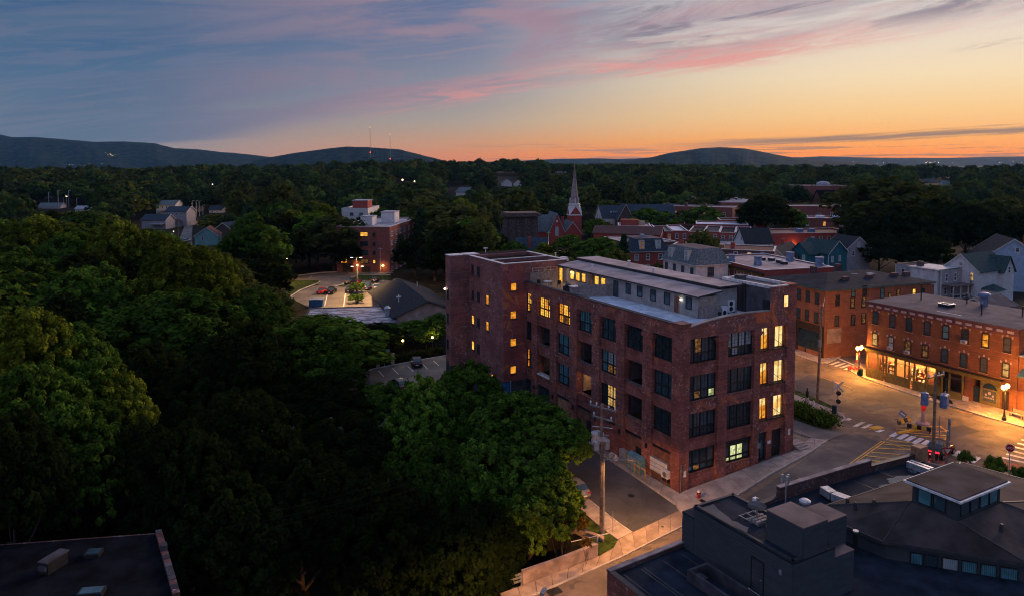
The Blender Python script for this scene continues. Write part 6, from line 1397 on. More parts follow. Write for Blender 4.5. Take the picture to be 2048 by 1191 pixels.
# cupola
cu_ = MB().box(14.4, -1.65, 9.2, 19.8, 1.5, 11.2); fput('cupola_wall', cu_, ['siding_dark'])
fput('cupola_roof', MB().box(13.95, -2.1, 11.2, 20.3, 1.95, 11.34), ['coping']); fput('cupola_roof', MB().box(14.1, -1.95, 11.34, 20.15, 1.8, 11.42), ['roof_hex'])
for s0, s1, gl in ((-.9, 0.0, 'glass_blue'), (.1, 1.1, 'glass_teal')):
    m = MB(); w_ = s1 - s0; frame_rect(m, w_, 1.1, .06, -.04, .02); o = m.build('window', [M['steel_black']], fb, (14.39, s1, 9.95), -T2); MB().poly([(.06, -.005, .06), (w_ - .06, -.005, .06), (w_ - .06, -.005, 1.04), (.06, -.005, 1.04)]).build('pane', [M[gl]], o)
for i in range(4):
    m = MB(); w_ = 1.12; frame_rect(m, w_, 1.1, .06, -.04, .02); o = m.build('window', [M['steel_black']], fb, (14.75 + i * 1.2, -1.66, 9.95)); MB().poly([(.06, -.005, .06), (w_ - .06, -.005, .06), (w_ - .06, -.005, 1.04), (.06, -.005, 1.04)]).build('pane', [M['glass_blue' if i < 2 else 'glass_teal']], o)
# fittings
fput('vent_pipe', MB().tube((9.7, 2.6, ZR), (9.7, 2.6, 8.3), .16).tube((9.7, 2.6, 8.3), (9.7, 2.6, 8.4), .2, m=1), ['steel_black', 'galv'])
fput('roof_vent', MB().tube((12.5, 9.0, ZR), (12.5, 9.0, 7.1), .25).lathe([(.42, 7.1), (.45, 7.25), (.3, 7.36), (.1, 7.4)], 12.5, 9.0, 14, 1), ['galv', 'coping'])
m = MB(); m.tube((15.9, 9.7, ZR), (15.9, 9.7, 7.2), .2); 
for p, q in (((15.7, 9.7), (15.4, 8.6)), ((15.4, 8.55), (15.6, 7.2))):
    dx, dy = q[0] - p[0], q[1] - p[1]; l_ = math.hypot(dx, dy); n_ = (-dy / l_ * .38, dx / l_ * .38); m.prism([(p[0] + n_[0], p[1] + n_[1]), (q[0] + n_[0], q[1] + n_[1]), (q[0] - n_[0], q[1] - n_[1]), (p[0] - n_[0], p[1] - n_[1])][::-1] if 0 else [(p[0] - n_[0], p[1] - n_[1]), (q[0] - n_[0], q[1] - n_[1]), (q[0] + n_[0], q[1] + n_[1]), (p[0] + n_[0], p[1] + n_[1])][::-1], ZR + .15, ZR + .75)
fput('air_duct', m, ['galv'])
m = MB()
for k_ in range(2): m.box(26.9 + k_ * .5, 7.6, ZR, 27.2 + k_ * .5, 9.6, ZR + .55)
fput('air_duct', m, ['galv'])
m = MB().tube((11.7, 10.2, ZR), (11.7, 10.2, 9.0), .05, n=6)
for a2 in range(3):
    cx_, sx_ = math.cos(a2 * 2.09) * .28, math.sin(a2 * 2.09) * .28; m.tube((11.7, 10.2, 8.7), (11.7 + cx_, 10.2 + sx_, 8.7), .025, n=4).box(11.7 + cx_ - .08, 10.2 + sx_ - .08, 8.35, 11.7 + cx_ + .08, 10.2 + sx_ + .08, 9.05)
an = m.build('antenna', [M['galv']]); 
def world_thing(o, label, cat, root=fb):
    """turn a mesh drawn in the block's axes into its own top level thing"""
    o.location = root.location; o.rotation_euler = root.rotation_euler; o['label'] = label; o['category'] = cat; return o
world_thing(an, 'slim mobile phone mast with three panel antennas on the dark foreground roof', 'antenna')
ds = thing('satellite_dish', 'grey satellite dish on a block weighted roof frame behind the boxy stair head', 'satellite dish', (fb.location[0], fb.location[1], 0), fb.rotation_euler[2])
m = MB(); n_ = 16; cx_, cy_, cz_ = 2.15, 4.7, 10.95; ax_ = np.array((.55, .45, .55)); ax_ /= np.linalg.norm(ax_); e_ = np.cross(ax_, (0, 0, 1)); e_ /= np.linalg.norm(e_); f_ = np.cross(e_, ax_)
rings = [(.0, 0.0), (.25, .02), (.45, .07), (.62, .15)]
for r_, dep in rings[1:]:
    for j in range(n_): m.v.append(tuple(np.array((cx_, cy_, cz_)) + ax_ * dep + r_ * (e_ * math.cos(j * 2 * math.pi / n_) + f_ * math.sin(j * 2 * math.pi / n_))))
m.f.append(tuple(range(n_))); m.m.append(0)
for k_ in range(2):
    for j in range(n_): m.f.append((k_ * n_ + j, k_ * n_ + (j + 1) % n_, (k_ + 1) * n_ + (j + 1) % n_, (k_ + 1) * n_ + j)); m.m.append(0)
m.build('dish', [M['galv']], ds); MB().tube((cx_, cy_, 10.1), (cx_, cy_, cz_), .05).tube((cx_, cy_, cz_ - .4), tuple(np.array((cx_, cy_, cz_)) + ax_ * .75 - f_ * .1), .02, n=5).box(cx_ + .35, cy_ + .25, cz_ + .3, cx_ + .5, cy_ + .4, cz_ + .45).build('arm', [M['steel_grey']], ds)
m = MB(); [m.box(1.5, 4.0 + k_ * .55, 10.09, 2.9, 4.06 + k_ * .55, 10.15) for k_ in range(4)]; [m.box(1.5 + k_ * .66, 4.0, 10.15, 1.56 + k_ * .66, 5.7, 10.2) for k_ in range(3)]; m.build('frame', [M['steel_grey']], ds)
bk = MB().box(-.19, -.09, 0, .19, .09, .18).mesh('concrete_block', [M['concrete']])
for i in range(3):
    for j in range(3): obj('concrete_block', bk, ds, (1.7 + i * .45, 4.15 + j * .3, 10.21))
MB().tube((2.9, 5.5, 10.08), (2.9, 5.5, 11.0), .04, n=6).box(2.75, 5.35, 10.8, 3.05, 5.65, 11.15).build('receiver', [M['coping']], ds)
# sheet metal kerb (long roof hatch) on the low roof
hk = MB()
for q in ((-2.8, -2, -2.6, 6.0), (-1.2, -2, -1.0, 6.0), (-2.6, 5.8, -1.2, 6.0)): hk.box(q[0], q[1], ZR, q[2], q[3], ZR + .75)
hk.box(-2.6, 4.9, ZR, -2.0, 5.7, ZR + .5); fput('roof_hatch', hk, ['base_paint'])
fput('roof_seam', MB().box(-4.6, -6, ZR + .003, -4.5, 8.5, ZR + .03), ['coping_dark'])
# ------------------------------------------------------------------ dark roofed building at the lower left
LBN = at(323, 1056, 7)[:2]
lb = root_at('low dark flat roofed building with skylights at the lower left corner', 'building', 'flat_building', LBN, 0, 0)
# local: x axis bearing 0 (away); use world aligned pieces instead
lb.rotation_euler = (0, 0, 0)
MB().prism([(-22, -20), (9, -20), (5.0, -8.0), (0, 0), (-13, -2), (-22, -6)], -8, 6.7).build('wall', [M['brick_dark']], lb)
MB().prism([(-22, -20), (8.8, -20), (4.8, -8.1), (-.2, -.2), (-13, -2.2), (-22, -6.2)], 6.7, 6.72).build('roof', [M['roof_black']], lb)
rr = random.Random(8); px_, py_ = np.array((0., 0.)), np.array((5.0, -8.0))
for i in range(16):
    a_ = px_ + (py_ - px_) * i / 16; b_ = px_ + (py_ - px_) * (i + .94) / 16; n_ = np.array((-.85, -.53)) * .42
    MB().prism([tuple(a_), tuple(a_ + n_), tuple(b_ + n_), tuple(b_)], 6.3, 6.98 + rr.uniform(0, .05) + (.35 if i == 5 else 0)).build('coping_stone', [M[rr.choice(['brick_dark', 'brick_dark', 'roof_grey', 'base_paint'])]], lb)
for px, py, sx_, sy_, a2 in ((187, 1104, 1.0, .9, .15), (183, 1182, 1.5, .9, .15)):
    x_, y_ = at(px, py, 6.9)[:2]; x_ -= LBN[0]; y_ -= LBN[1]
    m = MB(); frame_rect(m, 1, 1, .1, 0, .1); o = MB().box(-sx_ / 2, -sy_ / 2, 0, sx_ / 2, sy_ / 2, .28).box(-sx_ / 2 + .1, -sy_ / 2 + .1, .28, sx_ / 2 - .1, sy_ / 2 - .1, .31, 1).build('skylight', [M['steel_black'], M['glass_blue']], lb, (x_, y_, 6.72), a2)
x_, y_ = at(108, 1130, 6.9)[:2]; o = MB().box(-.35, -.8, .0, .35, .8, .8).box(-.4, -.9, .8, .4, .9, .88, 1).box(-.3, -.98, .3, .3, -.8, .6, 1).build('roof_unit', [M['steel_black'], M['base_paint']], lb, (x_ - LBN[0], y_ - LBN[1], 6.72), -.25)
# ------------------------------------------------------------------ poles, lamps, signals
def placed(m, name, mats, label, cat, p, rz=0.0, group=None):
    o = m.build(name, [M[x] for x in mats], None, p, rz); o['label'] = label; o['category'] = cat
    if group: o['group'] = group
    return o
def arm_set(t, z, rz, ln=2.4, ins=4, mat='steel_grey'):
    a_ = MB().box(-ln / 2, -.06, z, ln / 2, .06, z + .14).build('crossarm', [M[mat]], t); a_.rotation_euler = (0, 0, rz)
    im = cached('insul', lambda: MB().lathe([(.03, 0), (.03, .1), (.09, .12), (.06, .2), (.09, .24), (.04, .34)], 0, 0, 8).mesh('insulator', [M['ac_white']]))
    for k_ in range(ins):
        s_ = -ln / 2 + .12 + (ln - .24) * k_ / (ins - 1); obj('insulator', im, a_, (s_, 0, z + .14))
def can(m, x, y, z, r=.28, h=.8): return m.lathe([(r, z), (r, z + h), (r * 1.06, z + h), (r * 1.0, z + h + .08), (r * .3, z + h + .16)], x, y, 12).tube((x, y, z + h + .15), (x, y, z + h + .4), .05, n=6)
p = g(1203, 1070); ph = 11.7 - p[2]
up = thing('utility_pole', 'tall wooden utility pole with crossarms and transformers, lit orange on its lower half', 'utility pole', p)
MB().tube((0, 0, -.5), (-.08, 0, ph), .2, .14, 10).build('pole', [M['wood_pole']], up)
arm_set(up, ph - .45, RZ - 1.25, 3.0, 5); arm_set(up, ph - 1.45, RZ - 1.25, 2.2, 2)
for s_ in (-1, 1): can(MB(), s_ * .5 - .05, .15 * s_, ph - 4.3, .26, .75).build('transformer', [M['galv']], up)
MB().tube((-.9, .3, ph - 2.2), (.9, -.3, ph - 2.2), .04, n=5).tube((-.6, .2, ph - 2.9), (.6, -.2, ph - 2.9), .03, n=5).box(-.3, -.5, ph - 3.4, .3, -.25, ph - 3.0).box(-.35, .25, ph - 3.2, .1, .5, ph - 2.7).build('switchgear', [M['galv']], up)
p = g(1634, 805)
u2 = thing('utility_pole', 'bare wooden utility pole on the verge by the main street, right of the loft block', 'utility pole', p); MB().tube((0, 0, -.5), (.3, 0, 14.3 - p[2]), .2, .13, 10).build('pole', [M['wood_pole']], u2); MB().box(-.15, -.35, 8, .25, -.12, 9).tube((.2, 0, 9.6), (-.1, -.3, 13.9), .05, n=5).build('bracket', [M['steel_grey']], u2)
p = at(1866, 928, 1.55); p = (p[0], p[1], G(p[0], p[1]))
u3 = thing('utility_pole', 'dark utility pole with two blue grey transformers beside the junction', 'utility pole', p); hh = 11.5 - p[2]
MB().tube((0, 0, -.5), (-.1, 0, hh), .19, .14, 10).build('pole', [M['wood_pole']], u3); arm_set(u3, hh - .35, .5, 2.8, 4, 'steel_black')
for x_, y_ in ((-1.0, .3), (.95, -.1), (.55, -.55)): can(MB(), x_, y_, hh - 3.5, .38, 1.25).build('transformer', [M['steel_blue']], u3)
MB().tube((-1.0, .3, hh - 2.6), (.95, -.1, hh - 2.6), .05, n=5).build('bracket', [M['steel_black']], u3); MB().tube((.4, -.3, 0), (.35, -.3, 5.5), .04, n=5).build('conduit', [M['steel_grey']], u3)
def lamp_post(label, px, py, energy):
    p = g(px, py, .13); t = thing('street_lamp', label, 'street lamp', p, .6, 'twin globe street lamps outside the shops')
    MB().lathe([(.26, 0), (.26, .35), (.15, .5), (.11, .9), (.09, 1.2), (.075, 3.9), (.13, 3.95), (.06, 4.05)], 0, 0, 10).build('post', [M['steel_black']], t)
    m = MB().tube((-.55, 0, 3.8), (.55, 0, 3.8), .045, n=6)
    for s_ in (-.55, .55): m.tube((s_, 0, 3.8), (s_, 0, 4.0), .06, n=6)
    m.build('arm', [M['steel_black']], t)
    for s_ in (-.55, .55):
        MB().ball((s_, 0, 4.26), .27, 12, 0, (1, 1, 1.1)).build('globe', [M['lamp_warm']], t)
        for ty_, f_, z_ in (('POINT', .26, 4.62), ('SPOT', .62, 3.92)):
            ld = bpy.data.lights.new('globe_light', ty_); ld.energy = energy * f_; ld.color = (1, .38, .06); ld.shadow_soft_size = .25
            if ty_ == 'SPOT': ld.spot_size = R(168); ld.spot_blend = .5
            lo = bpy.data.objects.new('globe_light', ld); col.objects.link(lo); lo.parent = t; lo.location = (s_ * 1.25, -.05, z_)
    return t
l1 = lamp_post('lit twin globe street lamp on the corner by the first shop window', 1717.5, 748, 5400); l2 = lamp_post('lit twin globe street lamp near the arched shop at the right', 2008, 839, 5200)
l3 = lamp_post('unseen twin globe street lamp added further along the shop pavement to light the road', 2160, 902, 5200); l4 = lamp_post('hidden twin globe street lamp added behind the loft to light the main street', 1560, 715, 1100)  # both lamps are unseen, added to brighten the road
MB().box(-1.0, -.02, 2.2, -.35, .02, 3.5).build('banner', [M['flower_red']], l1); MB().box(-.9, -.03, 2.5, -.45, -.02, 3.2).build('banner_emblem', [M['paint_white']], l1)
# the street lamp down the road whose light falls on the pavement, below the picture edge
def cobra(label, x, y, rz, hgt, energy, color=(1, .5, .16), group=None, arm=1.8, lit='lamp_warm'):
    t = thing('street_lamp', label, 'street lamp', (x, y, G(x, y)), rz, group)
    MB().lathe([(.12, 0), (.10, hgt * .5), (.06, hgt)], 0, 0, 8).tube((0, 0, hgt - .15), (arm, 0, hgt + .25), .045, n=6).build('post', [M['steel_grey']], t)
    MB().box(arm - .1, -.14, hgt + .2, arm + .65, .14, hgt + .36).build('lamp_head', [M['steel_grey']], t); MB().box(arm, -.1, hgt + .15, arm + .5, .1, hgt + .2).build('lens', [M[lit]], t)
    if energy:
        ld = bpy.data.lights.new('lamp_light', 'SPOT'); ld.energy = energy; ld.color = color; ld.spot_size = R(165); ld.spot_blend = .25; ld.shadow_soft_size = .15
        lo = bpy.data.objects.new('lamp_light', ld); col.objects.link(lo); lo.parent = t; lo.location = (arm + .25, 0, hgt + .1)
    return t
cobra('street lamp over the lower road, before the retaining wall', 1.4, 44.0, R(70), 8.0, 20000, (1, .42, .11), arm=1.6)
q = g(1203, 1070); lo_ = cobra('small lamp arm fixed to the lit utility pole, throwing orange light on the corner', q[0] + .14, q[1] - .12, R(-20), 7.5, 4600, (1, .42, .10), arm=2.3, lit='glow_orange')
for px, py, e_, lab in ((715.5, 606, 11000, 'twin headed car park lamp at the near end of the planted island'), (713.5, 583, 11000, 'twin headed car park lamp at the far end of the planted island')):
    q = g(px, py); t = thing('car_park_lamp', lab, 'lamp post', q, .1)
    MB().lathe([(.14, 0), (.08, 9)], 0, 0, 8).tube((-.9, 0, 9), (.9, 0, 9), .05, n=6).build('post', [M['steel_black']], t)
    for s_ in (-1, 1):
        MB().box(s_ * 1.2 - .35, -.18, 8.95, s_ * 1.2 + .35, .18, 9.1).build('lamp_head', [M['steel_grey']], t); MB().box(s_ * 1.2 - .3, -.15, 8.9, s_ * 1.2 + .3, .15, 8.95).build('lens', [M['lamp_white']], t)
    ld = bpy.data.lights.new('lamp_light', 'SPOT'); ld.energy = e_; ld.color = (1, .55, .2); ld.spot_size = R(165); ld.spot_blend = .4; lo = bpy.data.objects.new('lamp_light', ld); col.objects.link(lo); lo.parent = t; lo.location = (.3, -1.6, 9.3)
q = g(576, 571); t = cobra('street lamp beside the far car park entrance', q[0] - 3, q[1] + 2, .4, 7, 4000)
for px, py, ptop, lab in ((1097, 521, 463, 'thin pale steel pole behind the roof terrace, below the church'), (1170, 508, 500, 'short street lamp post behind the penthouse roof'), (747, 535, 480, 'left thin steel pole before the apartment block'), (761, 545, 495, 'right thin steel pole before the apartment block'), (1001, 455, 420, 'wooden pole beside the dark timber tower'),
                          (357, 485, 441, 'pole in the middle of the valley street scene'), (1507, 520, 478, 'utility pole before the white gabled house'), (1592, 500, 455, 'utility pole with two transformers before the orange lit works'), (1940, 605, 548, 'dark utility pole beside the small porch cottage')):
    q = g(px, py); zt_ = atd(px, ptop, q[1])[2] - q[2]; t = placed(MB().tube((0, 0, -1), (0, 0, zt_), .16, .1, 7).tube((-.7, 0, zt_ - .4), (.7, 0, zt_ - .4), .06, n=5), 'pole', ['galv' if 'steel' in lab or 'lamp' in lab else 'wood_pole'], lab, 'pole', q)
    if 'transformers' in lab:
        for s_ in (-.7, .7): can(MB(), s_, 0, zt_ - 1.8, .5, 1.4).build('transformer', [M['steel_blue']], t)
# slim masts by the far left house
for k_, (px, py, pt) in enumerate(((98, 415, 385), (117, 418, 382), (128, 412, 388), (133, 413, 390), (138, 414, 382), (154, 416, 397), (385, 435, 402), (393, 434, 402), (399, 432, 403), (406, 430, 411))):
    q = g(px, py); zt_ = atd(px, pt, q[1])[2] - q[2]; placed(MB().tube((0, 0, -1), (0, 0, zt_), .2, .14, 6).tube((0, 0, zt_), (.9, 0, zt_ + .2), .08, n=4).box(.7, -.15, zt_ + .1, 1.4, .15, zt_ + .3), 'lamp_post', ['galv'], ('thin lamp post among the far left trees, beside white houses' if k_ < 6 else 'thin lamp post at the far end of the valley street'), 'lamp post', q, 0, 'far left lamp posts' if k_ < 6 else 'valley street lamp posts')
# rail crossing signal
q = g(1674, 829, .1); t = thing('crossing_signal', 'railway crossing signal with white crossbuck and two black lamp discs', 'crossing signal', q, R(-25))
MB().tube((0, 0, -.3), (0, 0, 4.3), .07, n=8).box(-.2, -.2, -.2, .2, .2, .1).build('post', [M['galv']], t)
for s_ in (-1, 1):
    o = MB().box(-.95, -.03, -.11, .95, .03, .11).build('crossbuck', [M['paint_white']], t, (0, -.1, 3.95)); o.rotation_euler = (0, s_ * R(45), 0)
for z_ in (3.0, 1.9):
    for s_ in (.12,):
        o = MB().tube((s_, -.1, z_), (s_, -.16, z_), .3, n=14).tube((s_, -.16, z_), (s_, -.34, z_), .12, .11, 10).build('signal_disc', [M['steel_black']], t)
    MB().box(-.1, -.06, z_ - .04, .42, .04, z_ + .04).build('bracket', [M['galv']], t)
# the old traffic light on its pedestal in the middle of the junction
q = g(1846, 850); t = thing('traffic_light', 'old pedestal traffic light showing red in the middle of the junction', 'traffic light', q, R(20))
MB().lathe([(.75, -.1), (.75, .35), (.6, .45), (.35, .5), (.22, 1.1), (.16, 1.9)], 0, 0, 12).build('pedestal', [M['concrete']], t)
MB().lathe([(.2, 1.9), (.2, 2.1), (.32, 2.15), (.34, 3.0), (.25, 3.15), (.1, 3.3)], 0, 0, 4).build('lamp_box', [M['sign_red']], t)
for s_, ax in ((-1, 'y'), (1, 'x')): MB().ball((0 if ax == 'y' else -.3, -.3 if ax == 'y' else 0, 2.75), .17, 10).build('red_lens', [M['lamp_red']], t)
MB().ball((0, .0, 3.42), .16, 8).build('red_lens', [M['lamp_red']], t)
ld = bpy.data.lights.new('red_light', 'POINT'); ld.energy = 40; ld.color = (1, .05, .05); lo = bpy.data.objects.new('red_light', ld); col.objects.link(lo); lo.parent = t; lo.location = (-.6, -.6, 2.8)
q = g(1815, 853); t = thing('barricade', 'tilted yellow and black hazard barricade beside the old traffic light', 'barricade', q, R(15))
for k_ in range(4): o = MB().box(-1.5 + k_ * .5, -.05, -.2, -1.06 + k_ * .5, .05, .3).build('hazard_plate', [M['paint_yellow' if k_ % 2 else 'steel_black']], t, (0, 0, .9)); o.rotation_euler = (R(-25), R(-12), 0)
MB().tube((-1.3, 0, 0), (-1.2, .1, 1.3), .05, n=6).tube((.6, 0, 0), (.5, .1, .9), .05, n=6).build('leg', [M['paint_yellow']], t)
o = MB().box(-.55, -.03, -.3, .55, .03, .3).box(-.4, -.035, -.06, .4, -.03, .06, 1).build('arrow_sign', [M['steel_blue'], M['paint_white']], t, (-.9, -.1, 1.75)); o.rotation_euler = (0, R(35), 0)
q = g(1838, 862); t = thing('barricade', 'yellow and black hazard board lying by the traffic light pedestal', 'barricade', q, R(-35))
for k_ in range(5): o = MB().box(-1.3 + k_ * .52, -.06, .25, -.8 + k_ * .52, .06, .75).build('hazard_plate', [M['paint_yellow' if k_ % 2 else 'steel_black']], t)
MB().box(-1.2, -.3, 0, -1.1, .3, .25).box(1.1, -.3, 0, 1.2, .3, .25).build('foot', [M['steel_black']], t)
m = MB().box(-2.2, -.15, 0, 2.2, .15, .22); placed(m, 'kerb_block', ['paint_yellow'], 'low yellow painted kerb block before the traffic light pedestal', 'kerb block', g(1822, 862), R(20))
q = g(1660, 861); placed(MB().box(-.9, -.5, 0, .9, .5, .05).box(-.8, -.4, .05, .8, .4, .09), 'tactile_plate', ['paint_yellow'], 'yellow tactile plate at the crossing by the path', 'tactile plate', (q[0] + 5.5, q[1] - .5, G(q[0] + 5.5, q[1] - .5) + .01), R(20))
# signs
def stop_sign(label, q, rz):
    t = thing('stop_sign', label, 'stop sign', q, rz); MB().tube((0, 0, 0), (0, 0, 2.9), .04, n=6).build('post', [M['galv']], t)
    P = lambda r_, y_: [(r_ * math.sin(R(22.5 + 45 * i)), y_, 2.55 + r_ * math.cos(R(22.5 + 45 * i))) for i in range(8)]
    MB().poly(P(.46, -.052)[::-1]).poly(P(.46, -.045)).poly(P(.42, -.056)[::-1], 1).build('plate', [M['paint_white'], M['sign_red']], t)
    cu = bpy.data.curves.new('lettering', 'FONT'); cu.body = 'STOP'; cu.size = .32; cu.align_x = 'CENTER'; cu.align_y = 'CENTER'; cu.materials.append(M['paint_white']); cu.extrude = .003
    tmp = obj('lettering', cu); bpy.context.view_layer.update(); me = bpy.data.meshes.new_from_object(tmp.evaluated_get(bpy.context.evaluated_depsgraph_get())); bpy.data.objects.remove(tmp)
    o = obj('lettering', me, t, (0, -.062, 2.55)); o.rotation_euler = (T2, 0, 0); return t
q = g(2018, 942, .12); stop_sign('red octagonal stop sign on the brick island at the right edge', (q[0], q[1], q[2]), R(-20))
q = g(1893, 925); t = thing('yield_sign', 'red and white triangular yield sign on a grey post behind the dark car', 'yield sign', q, R(-15)); MB().tube((0, 0, 0), (0, 0, 3.6), .11, n=8).build('post', [M['steel_grey']], t)
for r_, y_, mt in ((.62, -.13, 'sign_red'), (.36, -.14, 'paint_white')): MB().poly([(r_ * math.sin(a_), y_, 1.45 - r_ * math.cos(a_)) for a_ in (0, 2.094, 4.189)]).build('plate', [M[mt]], t)
q = g(1898, 880); placed(MB().lathe([(.17, -.2), (.17, 2.6), (.12, 2.7)], 0, 0, 10), 'bollard_post', ['steel_grey'], 'thick grey post at the end of the yellow hatching', 'post', q)
# street furniture
def bin_(label, q): 
    t = thing('litter_bin', label, 'litter bin', q); MB().lathe([(.30, 0), (.34, .1), (.36, .95), (.38, 1.0)], 0, 0, 10).build('body', [M['green_bin']], t); MB().lathe([(.38, 1.0), (.3, 1.12), (.18, 1.16)], 0, 0, 10).build('lid', [M['steel_black']], t); return t
bin_('dark green litter bin at the foot of the corner street lamp', g(1721, 750, .13)); bin_('dark green litter bin beside the railway crossing signal', g(1669, 826, .13)); bin_('dark green litter bin on the pavement of the hip roofed block', g(1613, 703, .13))
q = g(1614, 808, .13); t = thing('monument', 'small dark statue on a stone base among paving by the verge', 'monument', q); MB().box(-.6, -.6, 0, .6, .6, .25).lathe([(.32, .25), (.28, .8), (.2, 1.0)], 0, 0, 8).build('base', [M['concrete']], t); MB().lathe([(.14, 1.0), (.22, 1.4), (.24, 1.8), (.1, 2.05), (.13, 2.2), (.05, 2.35)], 0, 0, 8).build('figure', [M['steel_black']], t)
def hydrant(label, q, mat, capm):
    t = thing('fire_hydrant', label, 'fire hydrant', q, .3); MB().lathe([(.2, 0), (.2, .06), (.13, .08), (.13, .5), (.16, .52), (.16, .58)], 0, 0, 10).build('barrel', [M[mat]], t)
    MB().lathe([(.15, .58), (.12, .7), (.05, .76), (.04, .82)], 0, 0, 10).build('cap', [M[capm]], t); MB().tube((-.23, 0, .42), (.23, 0, .42), .07, n=8).tube((0, -.24, .4), (0, 0, .4), .085, n=8).build('outlet', [M[mat]], t); return t
hydrant('red fire hydrant with a white cap on the pavement before the brick loft', g(1397, 994, .13), 'hydrant_red', 'paint_white'); hydrant('pale fire hydrant on the verge beside the bare utility pole', g(1627, 811, .12), 'paint_white', 'paint_white')
placed(MB().lathe([(.32, 0), (.32, .015)], 0, 0, 16), 'manhole_cover', ['steel_black'], 'round iron cover in the pavement beside the red hydrant', 'manhole cover', g(1405, 1000, .135))
placed(MB().lathe([(.13, 0), (.13, .015)], 0, 0, 12), 'valve_cover', ['steel_black'], 'small iron valve cover in the lower pavement', 'valve cover', g(1325, 1052, .075))
placed(MB().box(-.7, -.45, 0, .7, .45, .02), 'drain_grate', ['steel_black'], 'black road drain grate beside the lower kerb', 'drain grate', g(1110, 1181, .005), R(28))
q = g(1930, 799, .14); t = thing('planter', 'white planter box of red flowers before the shop row', 'planter', q, R(-62)); MB().box(-.55, -.3, 0, .55, .3, .6).build('box', [M['white_plain']], t); m = MB(); rr = random.Random(3)
for i in range(18): m.ball((rr.uniform(-.45, .45), rr.uniform(-.22, .22), .62 + rr.uniform(0, .16)), .1, 6)
m.build('flowers', [M['flower_red']], t)
q = g(1709, 738, .13); m = MB(); rr = random.Random(5)
for i in range(24): m.ball((rr.uniform(-.9, .9), rr.uniform(-.5, .5), .1 + rr.uniform(0, .25)), .15, 6)
placed(m, 'flower_bed', ['flower_red'], 'small bed of red flowers on the corner below the street lamp', 'flower bed', q)
def bench(label, q, rz):
    t = thing('bench', label, 'bench', q, rz)
    for k_ in range(4): MB().box(-.85, -.2 + k_ * .13, .43, .85, -.1 + k_ * .13, .47).build('slat', [M['wood_fence']], t)
    for k_ in range(3): MB().box(-.85, .34, .55 + k_ * .14, .85, .38, .65 + k_ * .14).build('slat', [M['wood_fence']], t)
    for s_ in (-.75, .75): MB().box(s_ - .04, -.22, 0, s_ + .04, -.14, .43).box(s_ - .04, .3, 0, s_ + .04, .38, .95).box(s_ - .04, -.22, .4, s_ + .04, .38, .44).build('leg', [M['steel_black']], t)
    return t
bench('dark slatted bench at the right end of the shop pavement', g(2034, 834, .14), R(-62) + .0); bench('slatted bench before the second shop window', g(1843, 778, .14), R(-62)); bench('slatted bench before the first lit shop windows', g(1812, 764, .14), R(-62))
def cafe_table(label, q):
    t = thing('cafe_table', label, 'table', q); MB().lathe([(.22, 0), (.04, .04), (.03, .7), (.38, .72), (.38, .75)], 0, 0, 12).build('table', [M['steel_black']], t); return t
cafe_table('small round cafe table outside the third shop window', g(1795, 763, .14))
# sign board and shop sign post by the hip roofed block
q = g(1664, 698, .13); t = thing('sign_post', 'thin post with pale street signs beside the orange brick side wall', 'sign post', q); MB().tube((0, 0, 0), (0, 0, 3.6), .045, n=6).build('post', [M['steel_black']], t); MB().box(-.5, -.03, 3.2, 1.1, .03, 3.5).build('sign', [M['paint_white']], t)
q = g(1712, 742, .13); 
# ------------------------------------------------------------------ yard of the loft: rail fence, cabinets, meters
def chain_fence():
    t = thing('chain_fence', 'thin wire fence on slim steel posts along the loft side pavement', 'fence', (C0[0], C0[1], 0), RZ)
    for i in range(13):
        v_ = -.9 + i * 1.75; u_ = -1.72 + (v_ + 1.6) * .034; z_ = GZ(u_, v_); MB().tube((u_, v_, z_), (u_, v_, z_ + 1.55), .03, n=5).build('post', [M['steel_grey']], t)
    m = MB()
    for i in range(12):
        v0, v1 = -.9 + i * 1.75, -.9 + (i + 1) * 1.75; u0, u1 = -1.72 + (v0 + 1.6) * .034, -1.72 + (v1 + 1.6) * .034; z0, z1 = GZ(u0, v0), GZ(u1, v1)
        for hh_ in (1.5, .85, .2): m.tube((u0, v0, z0 + hh_), (u1, v1, z1 + hh_), .012, n=3)
        for k_ in range(12):
            f0 = k_ / 12; u_, v_, z_ = u0 + (u1 - u0) * f0, v0 + (v1 - v0) * f0, z0 + (z1 - z0) * f0; m.tube((u_, v_, z_ + .2), (u_, v_ + .5, z_ + 1.5), .004, n=3, cap=False); m.tube((u_, v_ + .5, z_ + .2), (u_, v_, z_ + 1.5), .004, n=3, cap=False)
    m.build('wire_mesh', [M['steel_grey']], t, kind='stuff'); return t
chain_fence()
def yard(label, cat, name, m, mats, v_, u_=-.45, z_=None):
    x_, y_ = xy_of(u_, v_); return placed(m, name, mats, label, cat, (x_, y_, GZ(u_, v_) + .13 if z_ is None else z_), RZ)
o = yard('blue steel generator cabinet against the loft wall', 'cabinet', 'utility_cabinet', MB().box(-.5, -1.2, 0, .25, 1.2, 1.7).box(-.55, -1.25, 1.7, .3, 1.25, 1.78), ['bluebox'], 6.3)
for k_ in range(4):
    for j in range(3): MB().box(-.53, -1.05 + k_ * .55, .2 + j * .5, -.5, -.65 + k_ * .55, .55 + j * .5).build('louvre', [M['galv']], o)
o = yard('bank of grey electricity meters on the loft wall near the corner', 'meter bank', 'meter_bank', MB().box(.0, -1.4, .7, .2, 1.4, 2.3), ['steel_grey'], 3.2, .05)
mm_ = cached('meter', lambda: MB().tube((0, 0, 0), (-.12, 0, 0), .13, n=10).box(-.05, -.17, -.2, 0, .17, .2).mesh('meter', [M['ac_white']]))
for j in range(3):
    for k_ in range(7): obj('meter', mm_, o, (-.02, -1.2 + k_ * .4, 1.0 + j * .48))
